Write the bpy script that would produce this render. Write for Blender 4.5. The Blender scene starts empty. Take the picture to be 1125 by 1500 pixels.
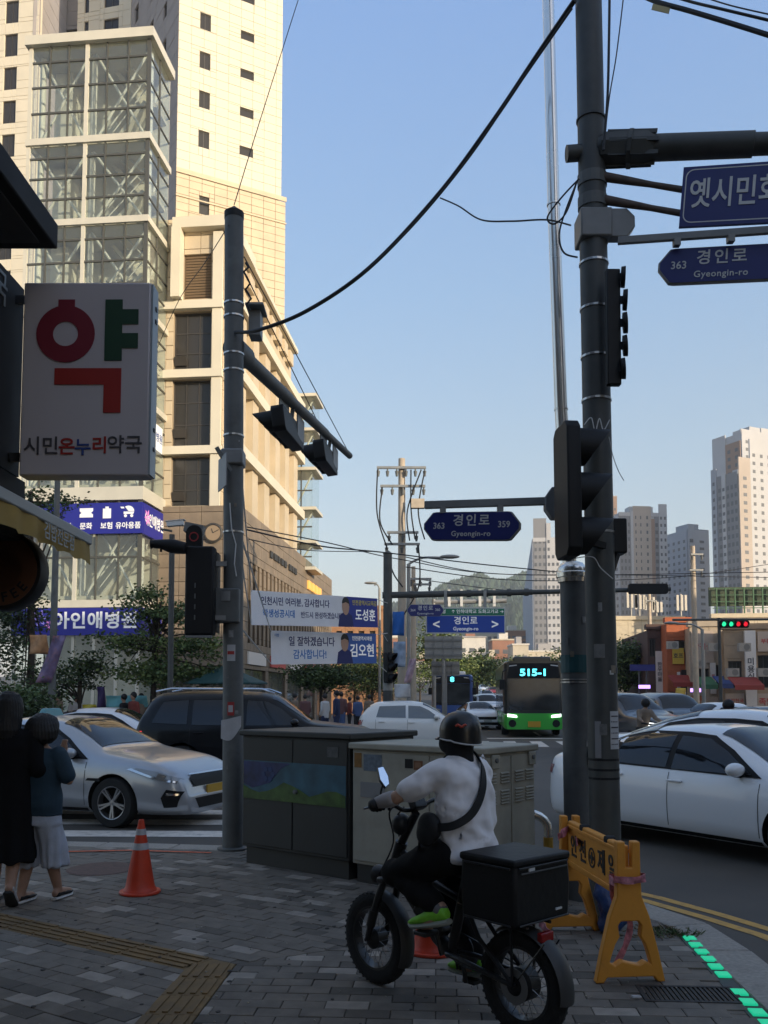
import bpy, bmesh, math, random
from math import sin, cos, pi, radians, sqrt, atan2
from mathutils import Vector as V, Matrix, noise

random.seed(11)
D = bpy.data
SC = bpy.context.scene
COL = SC.collection

# ------------------------------------------------------------------ camera, sky, sun, exposure
EYE = 1.6
F, CX, CY, PITCH = 1280.0, 562.5, 928.5, radians(4)       # photograph pixels (1125 x 1500)
cam = D.cameras.new('camera'); cam_ob = D.objects.new('camera', cam); COL.objects.link(cam_ob)
cam_ob.location = (0, 0, EYE); cam_ob.rotation_euler = (pi / 2 + PITCH, 0, 0)
cam.sensor_fit = 'VERTICAL'; cam.sensor_height = 36.0; cam.sensor_width = 27.0
cam.lens = F / 1500 * 36.0
cam.shift_y = (CY - 750) / 1500
cam.clip_start = 0.05; cam.clip_end = 6000
SC.camera = cam_ob

SUN_EL, SUN_AZ = radians(13), atan2(0.73, -0.68)          # azimuth from +Y towards +X
W = D.worlds.new('World'); SC.world = W; W.use_nodes = True
nt = W.node_tree; nt.nodes.clear()
o_ = nt.nodes.new('ShaderNodeOutputWorld'); b_ = nt.nodes.new('ShaderNodeBackground')
s_ = nt.nodes.new('ShaderNodeTexSky'); s_.sky_type = 'NISHITA'; s_.sun_disc = False
s_.sun_elevation = SUN_EL; s_.sun_rotation = SUN_AZ
s_.altitude = 50; s_.air_density = 1.0; s_.dust_density = 2.2; s_.ozone_density = 1.0
b_.inputs['Strength'].default_value = 0.15
tc_ = nt.nodes.new('ShaderNodeTexCoord'); sx_ = nt.nodes.new('ShaderNodeSeparateXYZ'); rp_ = nt.nodes.new('ShaderNodeValToRGB'); mx_ = nt.nodes.new('ShaderNodeMix')
nt.links.new(tc_.outputs['Generated'], sx_.inputs[0]); nt.links.new(sx_.outputs['Z'], rp_.inputs[0])
cr_ = rp_.color_ramp                                       # evening air: the same all the way round, pale at the horizon
cr_.elements[0].position = 0.0; cr_.elements[0].color = (1.86, 1.79, 1.71, 1)
cr_.elements[1].position = 1.0; cr_.elements[1].color = (0.98, 1.15, 1.45, 1)
for p_, c_ in ((0.12, (1.46, 1.59, 1.65)), (0.26, (1.13, 1.49, 1.85)), (0.43, (0.85, 1.39, 2.18)), (0.66, (0.65, 1.22, 2.44))):
    e_ = cr_.elements.new(p_); e_.color = (*c_, 1)
mx_.data_type = 'RGBA'; mx_.inputs[0].default_value = 0.68
nt.links.new(s_.outputs[0], mx_.inputs[6]); nt.links.new(rp_.outputs[0], mx_.inputs[7])
nt.links.new(mx_.outputs[2], b_.inputs[0]); nt.links.new(b_.outputs[0], o_.inputs[0])
sun = D.lights.new('sun', 'SUN'); sun.energy = 2.2; sun.angle = radians(0.5); sun.color = (1.0, 0.845, 0.63)
sun_ob = D.objects.new('sun', sun); COL.objects.link(sun_ob)
SDIR = V((sin(SUN_AZ) * cos(SUN_EL), cos(SUN_AZ) * cos(SUN_EL), sin(SUN_EL)))
sun_ob.rotation_euler = SDIR.to_track_quat('Z', 'Y').to_euler()
sun_ob.location = SDIR * 60
SC.view_settings.view_transform = 'Standard'; SC.view_settings.look = 'None'
SC.view_settings.gamma = 1.0; SC.view_settings.use_curve_mapping = False
SC.view_settings.exposure = 1.2
SC.render.engine = 'CYCLES'
SC.cycles.use_denoising = True
SC.cycles.max_bounces = 6; SC.cycles.transparent_max_bounces = 16
SC.cycles.diffuse_bounces = 3; SC.cycles.glossy_bounces = 3

# ------------------------------------------------------------------ pixel helpers
def ray(px, py):
    u, v = (px - CX) / F, (CY - py) / F
    return V((u, cos(PITCH) - v * sin(PITCH), sin(PITCH) + v * cos(PITCH)))
def at(px, py, Y):
    r = ray(px, py); t = Y / r.y
    return V((r.x * t, Y, EYE + r.z * t))
def gnd(px, py, z=0.0):
    r = ray(px, py); t = (z - EYE) / r.z
    return V((r.x * t, r.y * t, z))
ROADZ = -0.17
HAZE = 0.00025
def hz(z, Y):                                                # height read off the picture as if it were level -> true height
    return at(CX, 1018-(z-EYE)*F/Y, Y).z
def road_z(Y):                                             # the main street climbs gently away from the crossing
    if Y < 70: return ROADZ
    return ROADZ + 0.030 * (min(Y, 420) - 70)

# ------------------------------------------------------------------ materials
MATS = {}
def mat(name, rgb, rough=0.6, metal=0.0, var=0.0, vs=6.0, bump=0.0, bs=60.0, emit=None, es=0.0, spec=0.5,
        coat=0.0, alpha=1.0, trans=0.0, dirt=None, ds=2.0, damt=0.5):
    if name in MATS: return MATS[name]
    m = D.materials.new(name); m.use_nodes = True; MATS[name] = m
    t = m.node_tree; p = t.nodes['Principled BSDF']
    p.inputs['Base Color'].default_value = (*rgb, 1)
    p.inputs['Roughness'].default_value = rough; p.inputs['Metallic'].default_value = metal
    p.inputs['Specular IOR Level'].default_value = spec
    p.inputs['Coat Weight'].default_value = coat; p.inputs['Coat Roughness'].default_value = 0.06
    p.inputs['Alpha'].default_value = alpha; p.inputs['Transmission Weight'].default_value = trans
    if emit:
        p.inputs['Emission Color'].default_value = (*emit, 1); p.inputs['Emission Strength'].default_value = es
    tc = t.nodes.new('ShaderNodeTexCoord')
    if var or dirt:
        n = t.nodes.new('ShaderNodeTexNoise'); n.inputs['Scale'].default_value = vs; n.inputs['Detail'].default_value = 6
        t.links.new(tc.outputs['Object'], n.inputs['Vector'])
        r = t.nodes.new('ShaderNodeMapRange'); r.inputs[1].default_value = 0.3; r.inputs[2].default_value = 0.7
        r.inputs[3].default_value = 1 - var; r.inputs[4].default_value = 1 + var
        t.links.new(n.outputs['Fac'], r.inputs[0])
        mx = t.nodes.new('ShaderNodeVectorMath'); mx.operation = 'SCALE'; mx.inputs[0].default_value = rgb
        t.links.new(r.outputs[0], mx.inputs['Scale'])
        src = mx.outputs[0]
        if dirt:
            n2 = t.nodes.new('ShaderNodeTexNoise'); n2.inputs['Scale'].default_value = ds; n2.inputs['Detail'].default_value = 9
            n2.inputs['Roughness'].default_value = 0.7
            t.links.new(tc.outputs['Object'], n2.inputs['Vector'])
            r2 = t.nodes.new('ShaderNodeMapRange'); r2.inputs[1].default_value = 0.5; r2.inputs[2].default_value = 0.75
            r2.inputs[3].default_value = 0; r2.inputs[4].default_value = damt
            t.links.new(n2.outputs['Fac'], r2.inputs[0])
            mm = t.nodes.new('ShaderNodeMix'); mm.data_type = 'RGBA'
            t.links.new(r2.outputs[0], mm.inputs[0]); t.links.new(src, mm.inputs[6]); mm.inputs[7].default_value = (*dirt, 1)
            src = mm.outputs[2]
        t.links.new(src, p.inputs['Base Color'])
        rr = t.nodes.new('ShaderNodeMapRange'); rr.inputs[3].default_value = max(0, rough - 0.12); rr.inputs[4].default_value = min(1, rough + 0.12)
        t.links.new(n.outputs['Fac'], rr.inputs[0]); t.links.new(rr.outputs[0], p.inputs['Roughness'])
    if bump:
        n3 = t.nodes.new('ShaderNodeTexNoise'); n3.inputs['Scale'].default_value = bs; n3.inputs['Detail'].default_value = 5
        t.links.new(tc.outputs['Object'], n3.inputs['Vector'])
        bp = t.nodes.new('ShaderNodeBump'); bp.inputs['Strength'].default_value = bump; bp.inputs['Distance'].default_value = 0.01
        t.links.new(n3.outputs['Fac'], bp.inputs['Height']); t.links.new(bp.outputs[0], p.inputs['Normal'])
    return m
def glass_mat(name, tint, opacity, rough=0.03):
    """window glass: a see-through tint under a fresnel reflection"""
    if name in MATS: return MATS[name]
    m = D.materials.new(name); m.use_nodes = True; MATS[name] = m
    t = m.node_tree; t.nodes.clear()
    out = t.nodes.new('ShaderNodeOutputMaterial'); mix = t.nodes.new('ShaderNodeMixShader'); mix2 = t.nodes.new('ShaderNodeMixShader')
    tr = t.nodes.new('ShaderNodeBsdfTransparent'); tr.inputs[0].default_value = (*tint, 1)
    df = t.nodes.new('ShaderNodeBsdfDiffuse'); df.inputs[0].default_value = (tint[0] * .5, tint[1] * .5, tint[2] * .5, 1)
    gl = t.nodes.new('ShaderNodeBsdfGlossy'); gl.inputs['Roughness'].default_value = rough; gl.inputs[0].default_value = (.9, .93, .95, 1)
    fr = t.nodes.new('ShaderNodeFresnel'); fr.inputs[0].default_value = 1.6
    mix2.inputs[0].default_value = opacity
    t.links.new(tr.outputs[0], mix2.inputs[1]); t.links.new(df.outputs[0], mix2.inputs[2])
    ge = t.nodes.new('ShaderNodeNewGeometry'); inv = t.nodes.new('ShaderNodeMath'); inv.operation = 'SUBTRACT'; inv.inputs[0].default_value = 1.0
    mu = t.nodes.new('ShaderNodeMath'); mu.operation = 'MULTIPLY'
    t.links.new(ge.outputs['Backfacing'], inv.inputs[1]); t.links.new(fr.outputs[0], mu.inputs[0]); t.links.new(inv.outputs[0], mu.inputs[1])
    t.links.new(mu.outputs[0], mix.inputs[0]); t.links.new(mix2.outputs[0], mix.inputs[1]); t.links.new(gl.outputs[0], mix.inputs[2])
    t.links.new(mix.outputs[0], out.inputs[0])
    return m

def cloth_mat(name, rgb, through=0.4, var=0.05):
    """thin cloth: part of the light goes through"""
    m = mat(name, rgb, 0.8, var=var, vs=3); t = m.node_tree; p = t.nodes['Principled BSDF']
    if 'Translucent BSDF' not in [n.bl_label for n in t.nodes]:
        tr = t.nodes.new('ShaderNodeBsdfTranslucent'); tr.inputs[0].default_value = (*rgb, 1); mx = t.nodes.new('ShaderNodeMixShader'); mx.inputs[0].default_value = through
        out = [n for n in t.nodes if n.type == 'OUTPUT_MATERIAL'][0]
        t.links.new(p.outputs[0], mx.inputs[1]); t.links.new(tr.outputs[0], mx.inputs[2]); t.links.new(mx.outputs[0], out.inputs[0])
    return m

# ------------------------------------------------------------------ mesh builder
class MB:
    def __init__(s): s.v = []; s.f = []; s.mi = []
    def add(s, vs, fs, mi=0):
        b = len(s.v); s.v += [tuple(q) for q in vs]
        for f in fs: s.f.append(tuple(b + i for i in f)); s.mi.append(mi)
        return s
    def box(s, x0, x1, y0, y1, z0, z1, mi=0):
        return s.add([(x0, y0, z0), (x1, y0, z0), (x1, y1, z0), (x0, y1, z0), (x0, y0, z1), (x1, y0, z1), (x1, y1, z1), (x0, y1, z1)],
                     [(3, 2, 1, 0), (4, 5, 6, 7), (0, 1, 5, 4), (1, 2, 6, 5), (2, 3, 7, 6), (3, 0, 4, 7)], mi)
    def obox(s, c, size, M=None, mi=0):
        c = V(c); M = M or Matrix.Identity(3); h = V(size) / 2
        vs = [c + M @ V((sx * h.x, sy * h.y, sz * h.z)) for sz in (-1, 1) for sx, sy in ((-1, -1), (1, -1), (1, 1), (-1, 1))]
        return s.add(vs, [(3, 2, 1, 0), (4, 5, 6, 7), (0, 1, 5, 4), (1, 2, 6, 5), (2, 3, 7, 6), (3, 0, 4, 7)], mi)
    def bar(s, p, q, w, h, up=(0, 0, 1), mi=0):
        p, q = V(p), V(q); d = (q - p); L = d.length; d.normalize()
        u = V(up); r = d.cross(u)
        if r.length < 1e-4: r = d.cross(V((1, 0, 0)))
        r.normalize(); u = r.cross(d)
        return s.obox((p + q) / 2, (L, w, h), Matrix((d, r, u)).transposed(), mi)
    def tube(s, pts, r, n=10, cap=True, mi=0, flat=1.0):
        pts = [V(p) for p in pts]
        if not isinstance(r, (list, tuple)): r = [r] * len(pts)
        b = len(s.v); up = None
        for i, p in enumerate(pts):
            d = (pts[min(i + 1, len(pts) - 1)] - pts[max(i - 1, 0)])
            if d.length < 1e-9: d = V((0, 0, 1))
            d.normalize()
            if up is None:
                up = V((0, 0, 1)) if abs(d.z) < 0.9 else V((1, 0, 0))
            x = up.cross(d)
            if x.length < 1e-5: x = V((1, 0, 0)).cross(d)
            x.normalize(); y = d.cross(x); up = y
            for k in range(n):
                a = 2 * pi * k / n
                s.v.append(tuple(p + (x * cos(a) + y * sin(a) * flat) * r[i]))
        for i in range(len(pts) - 1):
            for k in range(n):
                k2 = (k + 1) % n
                s.f.append((b + i * n + k, b + i * n + k2, b + (i + 1) * n + k2, b + (i + 1) * n + k)); s.mi.append(mi)
        if cap:
            s.f.append(tuple(b + k for k in reversed(range(n)))); s.mi.append(mi)
            s.f.append(tuple(b + (len(pts) - 1) * n + k for k in range(n))); s.mi.append(mi)
        return s
    def lathe(s, prof, M=None, n=24, mi=0, cap=True):
        """prof: (r, h) pairs, revolved round local z"""
        M = M or Matrix.Identity(4); b = len(s.v)
        for r, h in prof:
            for k in range(n):
                a = 2 * pi * k / n; s.v.append(tuple(M @ V((r * cos(a), r * sin(a), h))))
        for i in range(len(prof) - 1):
            for k in range(n):
                k2 = (k + 1) % n
                s.f.append((b + i * n + k, b + i * n + k2, b + (i + 1) * n + k2, b + (i + 1) * n + k)); s.mi.append(mi)
        if cap and prof[0][0] > 1e-6: s.f.append(tuple(b + k for k in reversed(range(n)))); s.mi.append(mi)
        if cap and prof[-1][0] > 1e-6: s.f.append(tuple(b + (len(prof) - 1) * n + k for k in range(n))); s.mi.append(mi)
        return s
    def ball(s, c, r, n=16, m=10, M=None, mi=0):
        if not isinstance(r, (tuple, list, V)): r = (r, r, r)
        M = M or Matrix.Identity(3); c = V(c); b = len(s.v)
        s.v.append(tuple(c + M @ V((0, 0, -r[2]))))
        for i in range(1, m):
            t = -pi / 2 + pi * i / m
            for k in range(n):
                a = 2 * pi * k / n; s.v.append(tuple(c + M @ V((r[0] * cos(t) * cos(a), r[1] * cos(t) * sin(a), r[2] * sin(t)))))
        s.v.append(tuple(c + M @ V((0, 0, r[2])))); e = len(s.v) - 1
        for k in range(n):
            k2 = (k + 1) % n
            s.f.append((b, b + 1 + k2, b + 1 + k)); s.mi.append(mi)
            s.f.append((e, b + 1 + (m - 2) * n + k, b + 1 + (m - 2) * n + k2)); s.mi.append(mi)
            for i in range(m - 2):
                q = b + 1 + i * n; s.f.append((q + k, q + k2, q + n + k2, q + n + k)); s.mi.append(mi)
        return s
    def prism(s, poly, h0, h1, M=None, mi=0):
        """2D outline extruded along local z between h0 and h1"""
        M = M or Matrix.Identity(4); n = len(poly); b = len(s.v)
        for h in (h0, h1):
            for x, y in poly: s.v.append(tuple(M @ V((x, y, h))))
        s.f.append(tuple(b + i for i in reversed(range(n)))); s.mi.append(mi)
        s.f.append(tuple(b + n + i for i in range(n))); s.mi.append(mi)
        for i in range(n):
            j = (i + 1) % n; s.f.append((b + i, b + j, b + n + j, b + n + i)); s.mi.append(mi)
        return s
    def loft(s, rings, cap=True, mi=0, closed=True):
        b = len(s.v); n = len(rings[0])
        for r in rings: s.v += [tuple(q) for q in r]
        for i in range(len(rings) - 1):
            for k in range(n if closed else n - 1):
                k2 = (k + 1) % n
                s.f.append((b + i * n + k, b + i * n + k2, b + (i + 1) * n + k2, b + (i + 1) * n + k)); s.mi.append(mi)
        if cap:
            s.f.append(tuple(b + k for k in reversed(range(n)))); s.mi.append(mi)
            s.f.append(tuple(b + (len(rings) - 1) * n + k for k in range(n))); s.mi.append(mi)
        return s
    def xf(s, M):
        s.v = [tuple(M @ V(q)) for q in s.v]; return s
    def mesh(s, name, mats, smooth=None, off=None, recalc=True):
        me = D.meshes.new(name)
        vs = s.v if off is None else [(x - off[0], y - off[1], z - off[2]) for x, y, z in s.v]
        me.from_pydata(vs, [], s.f)
        for m in (mats if isinstance(mats, (list, tuple)) else [mats]): me.materials.append(m)
        if any(s.mi): me.polygons.foreach_set('material_index', s.mi)
        if recalc and len(s.f) < 60000:
            bm = bmesh.new(); bm.from_mesh(me); bmesh.ops.recalc_face_normals(bm, faces=bm.faces); bm.to_mesh(me); bm.free()
        if smooth:
            me.shade_smooth(); me.set_sharp_from_angle(angle=radians(smooth))
        me.update()
        return me
    def build(s, name, mats, parent=None, smooth=None, w=True, bevel=0.0, kind=None, label=None, recalc=True):
        off = ORIG.get(parent.name) if (parent is not None and w) else None
        o = D.objects.new(name, s.mesh(name, mats, smooth, off, recalc)); COL.objects.link(o)
        if parent is not None:
            o.parent = parent
            if off is not None: ORIG[o.name] = off
        if bevel:
            md = o.modifiers.new('bevel', 'BEVEL'); md.width = bevel; md.segments = 2; md.limit_method = 'ANGLE'; md.angle_limit = radians(40)
            o.data.shade_smooth(); o.data.set_sharp_from_angle(angle=radians(50))
        if kind: o['kind'] = kind
        if label: o['label'] = label
        return o
ORIG = {}
def thing(name, label, cat, loc=(0, 0, 0), rotz=0.0, group=None, world=True):
    """an Empty at the thing's base. world=True: its parts are written in world coordinates"""
    o = D.objects.new(name, None); COL.objects.link(o); o.empty_display_size = 0.2
    o.location = loc; o.rotation_euler = (0, 0, rotz); o['label'] = label; o['category'] = cat
    if group: o['group'] = group
    if world: ORIG[o.name] = tuple(loc)
    return o
def tag(o, label, cat, group=None):
    o['label'] = label; o['category'] = cat
    if group: o['group'] = group
    return o
def struct(o, kind='structure'):
    o['kind'] = kind; return o
def dup(o, loc=None, rotz=None, label=None, parent=None, skip=()):
    c = o.copy(); COL.objects.link(c)
    if parent is not None: c.parent = parent
    if loc is not None: c.location = loc
    if rotz is not None: c.rotation_euler = (0, 0, rotz)
    if label: c['label'] = label
    for ch in [x for x in D.objects if x.parent == o]: dup(ch, parent=c)
    return c
def inst(o, parent, loc, name=None):
    c = D.objects.new(name or o.name.split('.')[0], o.data); COL.objects.link(c); c.parent = parent; c.location = loc
    return c
def frame(o, x, n):
    """matrix whose local x runs along x, local z along n"""
    x = V(x).normalized(); n = V(n).normalized(); y = n.cross(x).normalized(); x = y.cross(n)
    M = Matrix((x, y, n)).transposed().to_4x4(); M.translation = V(o); return M
def text(parent, s, size, m, M, bold=0.0, name='lettering', sx=1.0, space=1.0, align='CENTER', ext=0.002, w=True):
    cu = D.curves.new('t', 'FONT'); cu.body = s; cu.size = size; cu.align_x = align; cu.align_y = 'CENTER'
    cu.offset = bold * size; cu.extrude = ext; cu.resolution_u = 3; cu.space_character = space; cu.space_line = 1.0
    ob = D.objects.new('t', cu); TXT.objects.link(ob)
    dg = TSC_update(); me = D.meshes.new_from_object(ob.evaluated_get(dg))
    D.objects.remove(ob); D.curves.remove(cu)
    me.transform(Matrix.Diagonal((sx, 1, 1, 1)))
    if w and ORIG.get(parent.name) is not None: M = Matrix.Translation(-V(ORIG[parent.name])) @ M
    me.transform(M)
    me.materials.clear(); me.materials.append(m)
    o = D.objects.new(name, me); COL.objects.link(o); o.parent = parent
    return o
TSC = D.scenes.new('lettering_workshop'); TXT = TSC.collection
def TSC_update():
    vl = TSC.view_layers[0]; vl.update(); dg = vl.depsgraph; dg.update(); return dg
def evalmesh(me, mods):
    """apply modifiers to a mesh in the workshop scene and return the result"""
    ob = D.objects.new('t', me); TXT.objects.link(ob)
    for ty, kw in mods:
        md = ob.modifiers.new(ty, ty)
        for k, v in kw.items(): setattr(md, k, v)
    dg = TSC_update(); r = D.meshes.new_from_object(ob.evaluated_get(dg)); D.objects.remove(ob)
    return r
def organic(mb, name, m, parent, voxel=0.012, it=6, off=True, dec=0):
    me = mb.mesh(name, m, off=ORIG.get(parent.name) if off else None)
    mods = [('REMESH', dict(mode='VOXEL', voxel_size=voxel)), ('SMOOTH', dict(factor=0.5, iterations=it))]
    if dec: mods.append(('DECIMATE', dict(ratio=dec)))
    r = evalmesh(me, mods); r.name = name; r.materials.clear(); r.materials.append(m); r.shade_smooth()
    o = D.objects.new(name, r); COL.objects.link(o); o.parent = parent
    if off and ORIG.get(parent.name) is not None: ORIG[o.name] = ORIG[parent.name]
    return o
def smooth_interp(pts, x):
    """monotone cubic through (x, y) points"""
    n = len(pts)
    if x <= pts[0][0]: return pts[0][1]
    if x >= pts[-1][0]: return pts[-1][1]
    d = [(pts[i + 1][1] - pts[i][1]) / (pts[i + 1][0] - pts[i][0]) for i in range(n - 1)]
    i = next(k for k in range(n - 1) if x <= pts[k + 1][0])
    def tan_(k):
        if k == 0: return d[0]
        if k == n - 1: return d[-1]
        return 0 if d[k - 1] * d[k] <= 0 else 2 * d[k - 1] * d[k] / (d[k - 1] + d[k])
    h = pts[i + 1][0] - pts[i][0]; t = (x - pts[i][0]) / h; m0, m1 = tan_(i) * h, tan_(i + 1) * h
    return (2*t**3-3*t**2+1)*pts[i][1] + (t**3-2*t**2+t)*m0 + (-2*t**3+3*t**2)*pts[i+1][1] + (t**3-t**2)*m1
def clip_poly(poly, planes):
    """2D convex clipping, planes: (nx, ny, c) keeps nx*x+ny*y<=c"""
    for nx, ny, c in planes:
        out = []
        for i in range(len(poly)):
            a, b = poly[i], poly[(i + 1) % len(poly)]
            da, db = nx*a[0]+ny*a[1]-c, nx*b[0]+ny*b[1]-c
            if da <= 0: out.append(a)
            if (da < 0 < db) or (db < 0 < da):
                t = da / (da - db); out.append((a[0]+(b[0]-a[0])*t, a[1]+(b[1]-a[1])*t))
        poly = out
        if len(poly) < 3: return []
    return poly
def area2(p): return abs(sum(p[i][0]*p[(i+1)%len(p)][1]-p[(i+1)%len(p)][0]*p[i][1] for i in range(len(p)))) / 2
def catenary(p, q, sag, n=16):
    p, q = V(p), V(q)
    return [p.lerp(q, i / n) - V((0, 0, sag * 4 * (i / n) * (1 - i / n))) for i in range(n + 1)]
# ================================================================== THE SETTING: ground, roads, sidewalk
m_ground = mat('dirt_asphalt', (0.075, 0.07, 0.063), 0.9, var=0.25, vs=0.4)
m_road = mat('asphalt', (0.080, 0.070, 0.059), 0.82, var=0.22, vs=1.2, bump=0.35, bs=90, dirt=(0.05, 0.043, 0.036), ds=0.35, damt=0.6)
m_white = mat('road_paint_white', (0.66, 0.60, 0.53), 0.7, var=0.1, vs=9, dirt=(0.09, 0.09, 0.09), ds=7, damt=0.7)
m_yellow = mat('road_paint_yellow', (0.55, 0.31, 0.065), 0.7, var=0.12, vs=9, dirt=(0.12, 0.09, 0.06), ds=8, damt=0.7)
m_paver = [mat('paver_grey', (0.150, 0.130, 0.108), 0.85, var=0.22, vs=9, bump=0.25, bs=120, dirt=(0.078, 0.066, 0.053), ds=1.7, damt=0.65),
           mat('paver_charcoal', (0.094, 0.082, 0.068), 0.85, var=0.22, vs=9, bump=0.25, bs=120, dirt=(0.06, 0.05, 0.042), ds=1.7, damt=0.6),
           mat('paver_light', (0.275, 0.242, 0.205), 0.85, var=0.2, vs=9, bump=0.25, bs=120, dirt=(0.13, 0.122, 0.112), ds=5, damt=0.5),
           mat('paver_warm', (0.162, 0.138, 0.112), 0.85, var=0.22, vs=9, bump=0.25, bs=120, dirt=(0.07, 0.06, 0.05), ds=1.7, damt=0.6)]
m_bed = mat('joint_sand', (0.055, 0.05, 0.042), 0.95, var=0.3, vs=14)
m_granite = mat('granite_kerb', (0.29, 0.265, 0.23), 0.75, var=0.2, vs=40, bump=0.15, bs=180, dirt=(0.12, 0.11, 0.1), ds=3, damt=0.5)
m_tactile = mat('tactile_ochre', (0.175, 0.110, 0.045), 0.8, var=0.18, vs=9, bump=0.2, bs=100, dirt=(0.085, 0.068, 0.048), ds=3, damt=0.85)

def sheet(name, ys, x0, x1, dz, m, kind='structure'):
    mb = MB()
    for a, b in zip(ys[:-1], ys[1:]):
        fa = x0(a), x1(a); fb = x0(b), x1(b)
        mb.add([(fa[0], a, road_z(a)+dz), (fa[1], a, road_z(a)+dz), (fb[1], b, road_z(b)+dz), (fb[0], b, road_z(b)+dz)], [(0, 1, 2, 3)])
    o = mb.build(name, m, recalc=False); struct(o, kind); return o
YS = [-80, 70, 75] + [80+20*i for i in range(18)] + [460, 1000, 3000]
sheet('ground', YS, lambda y: -2500, lambda y: 2500, -0.012, m_ground)
mx0 = lambda y: -2.0 + 0.10*(y-26) if y > 26 else -2.0
mx1 = lambda y: mx0(y) + 19
sheet('main_road', [26, 70, 75] + [80+20*i for i in range(18)], mx0, mx1, 0.0, m_road)
mb = MB(); mb.add([(-90, 9, ROADZ), (120, 9, ROADZ), (120, 26, ROADZ), (-90, 26, ROADZ)], [(0, 1, 2, 3)])
mb.add([(2.2, -40, ROADZ), (15, -40, ROADZ), (15, 9, ROADZ), (2.2, 9, ROADZ)], [(0, 1, 2, 3)])
mb.add([(-6, 6, ROADZ), (2.2, 6, ROADZ), (2.2, 9, ROADZ), (-6, 9, ROADZ)], [(0, 1, 2, 3)])
struct(mb.build('cross_road', m_road, recalc=False))

def paint(name, m, quads, z=ROADZ+0.004):
    """each marking its own part would be needless: every stripe is one structure sheet"""
    for q in quads:
        mb = MB(); mb.add([(x, y, z) for x, y in q], [tuple(range(len(q)))])
        struct(mb.build(name, m, recalc=False))
stripes = []
for i in range(13):
    y = 11.15 + i*1.02
    stripes.append([(-6.6, y), (-1.35+0.1*i, y-0.12), (-1.35+0.1*i, y+0.36), (-6.6, y+0.48)])
paint('crosswalk_stripe', m_white, stripes)
paint('crosswalk_stripe', m_white, [[(3.2+i*1.0, 30.0), (3.65+i*1.0, 30.0), (4.0+i*1.0, 33.6), (3.55+i*1.0, 33.6)] for i in range(12)])
paint('stop_line', m_white, [[(4.2, 35.6), (14, 35.2), (14, 35.7), (4.2, 36.1)]])
paint('lane_line', m_white, [[(mx0(y)+k, y), (mx0(y)+k+.14, y), (mx0(y+4)+k+.14, y+4), (mx0(y+4)+k, y+4)] for y in (38, 46, 54, 62) for k in (7.5, 14.2)])
# double yellow line bending round the corner
def ribbon(name, pts, w, m, z):
    mb = MB(); L = []; 
    for i, p in enumerate(pts):
        a, b = V(pts[max(i-1, 0)]), V(pts[min(i+1, len(pts)-1)]); d = (b-a).normalized(); n = V((-d.y, d.x))
        L.append((V(p)+n*w/2, V(p)-n*w/2))
    for (a, b), (c, d) in zip(L[:-1], L[1:]): mb.add([(a.x, a.y, z), (b.x, b.y, z), (d.x, d.y, z), (c.x, c.y, z)], [(0, 1, 2, 3)])
    return struct(mb.build(name, m, recalc=False))
def offset_line(pts, o):
    r = []
    for i, p in enumerate(pts):
        a, b = V(pts[max(i-1, 0)]), V(pts[min(i+1, len(pts)-1)]); d = (b-a).normalized(); r.append((p[0]-d.y*o, p[1]+d.x*o))
    return r
yl = [(-0.6, 9.95), (0.6, 9.5), (1.5, 8.75), (2.05, 8.1), (2.32, 7.72), (2.62, 7.15), (2.86, 6.62), (3.02, 6.0), (3.1, 5.2), (3.12, 2), (3.12, -6)]
ribbon('yellow_edge_line', offset_line(yl, -0.09), 0.1, m_yellow, ROADZ+0.004)
ribbon('yellow_edge_line', offset_line(yl, 0.1), 0.1, m_yellow, ROADZ+0.004)

# ---- sidewalk slab with kerb stones, pavers, tactile tiles
outer = [(2.22, -6), (2.24, 4.4), (2.3, 5.6), (2.27, 6.25), (2.0, 6.9), (1.6, 7.75), (0.75, 8.75), (-0.4, 9.2), (-1.4, 9.4), (-3, 9.65), (-9, 10.4), (-9, -6)]
mb = MB(); mb.prism(outer, -0.4, -0.012)
sidewalk = struct(mb.build('sidewalk', m_bed))
def poly_inset(pts, o):
    r = []
    for i, p in enumerate(pts):
        a, b = V(pts[i-1]) if i else V(p), V(pts[i+1]) if i < len(pts)-1 else V(p); d = (b-a).normalized(); r.append((p[0]-d.y*o, p[1]+d.x*o))
    return r
kerb_out = outer[:11]; kerb_in = poly_inset(kerb_out, 0.30)
kw = lambda i: kerb_in[i]
def resample(A, B, step):
    out = []
    for i in range(len(A)-1):
        L = (V(A[i+1])-V(A[i])).length; n = max(1, round(L/step))
        for k in range(n):
            t0, t1 = k/n, (k+1)/n
            out.append([V(A[i]).lerp(V(A[i+1]), t0), V(A[i]).lerp(V(A[i+1]), t1), V(B[i]).lerp(V(B[i+1]), t1), V(B[i]).lerp(V(B[i+1]), t0)])
    return out
def stone(q, z0, z1, name, m, parent, gap=0.004, bev=0.008):
    """a thin bevelled slab on a convex 2D outline"""
    c = sum((V(p) for p in q), V((0, 0)))/len(q); n = len(q); mb = MB()
    def shrink(d): return [V(p)+(c-V(p)).normalized()*min(d*1.3, (c-V(p)).length*.8) for p in q]
    r0 = shrink(gap/2); r1 = shrink(gap/2+bev)
    mb.loft([[(p.x, p.y, z0) for p in r0], [(p.x, p.y, z1-bev*.6) for p in r0], [(p.x, p.y, z1) for p in r1]])
    return mb
for q in resample(kerb_out, kerb_in, 0.95):
    if max(p.y for p in q) < 2.5: continue
    stone(q, -0.3, 0.004+random.uniform(-.003, .003), 'kerb_stone', m_granite, sidewalk, 0.008, 0.012).build('kerb_stone', m_granite, sidewalk, recalc=False)

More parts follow.
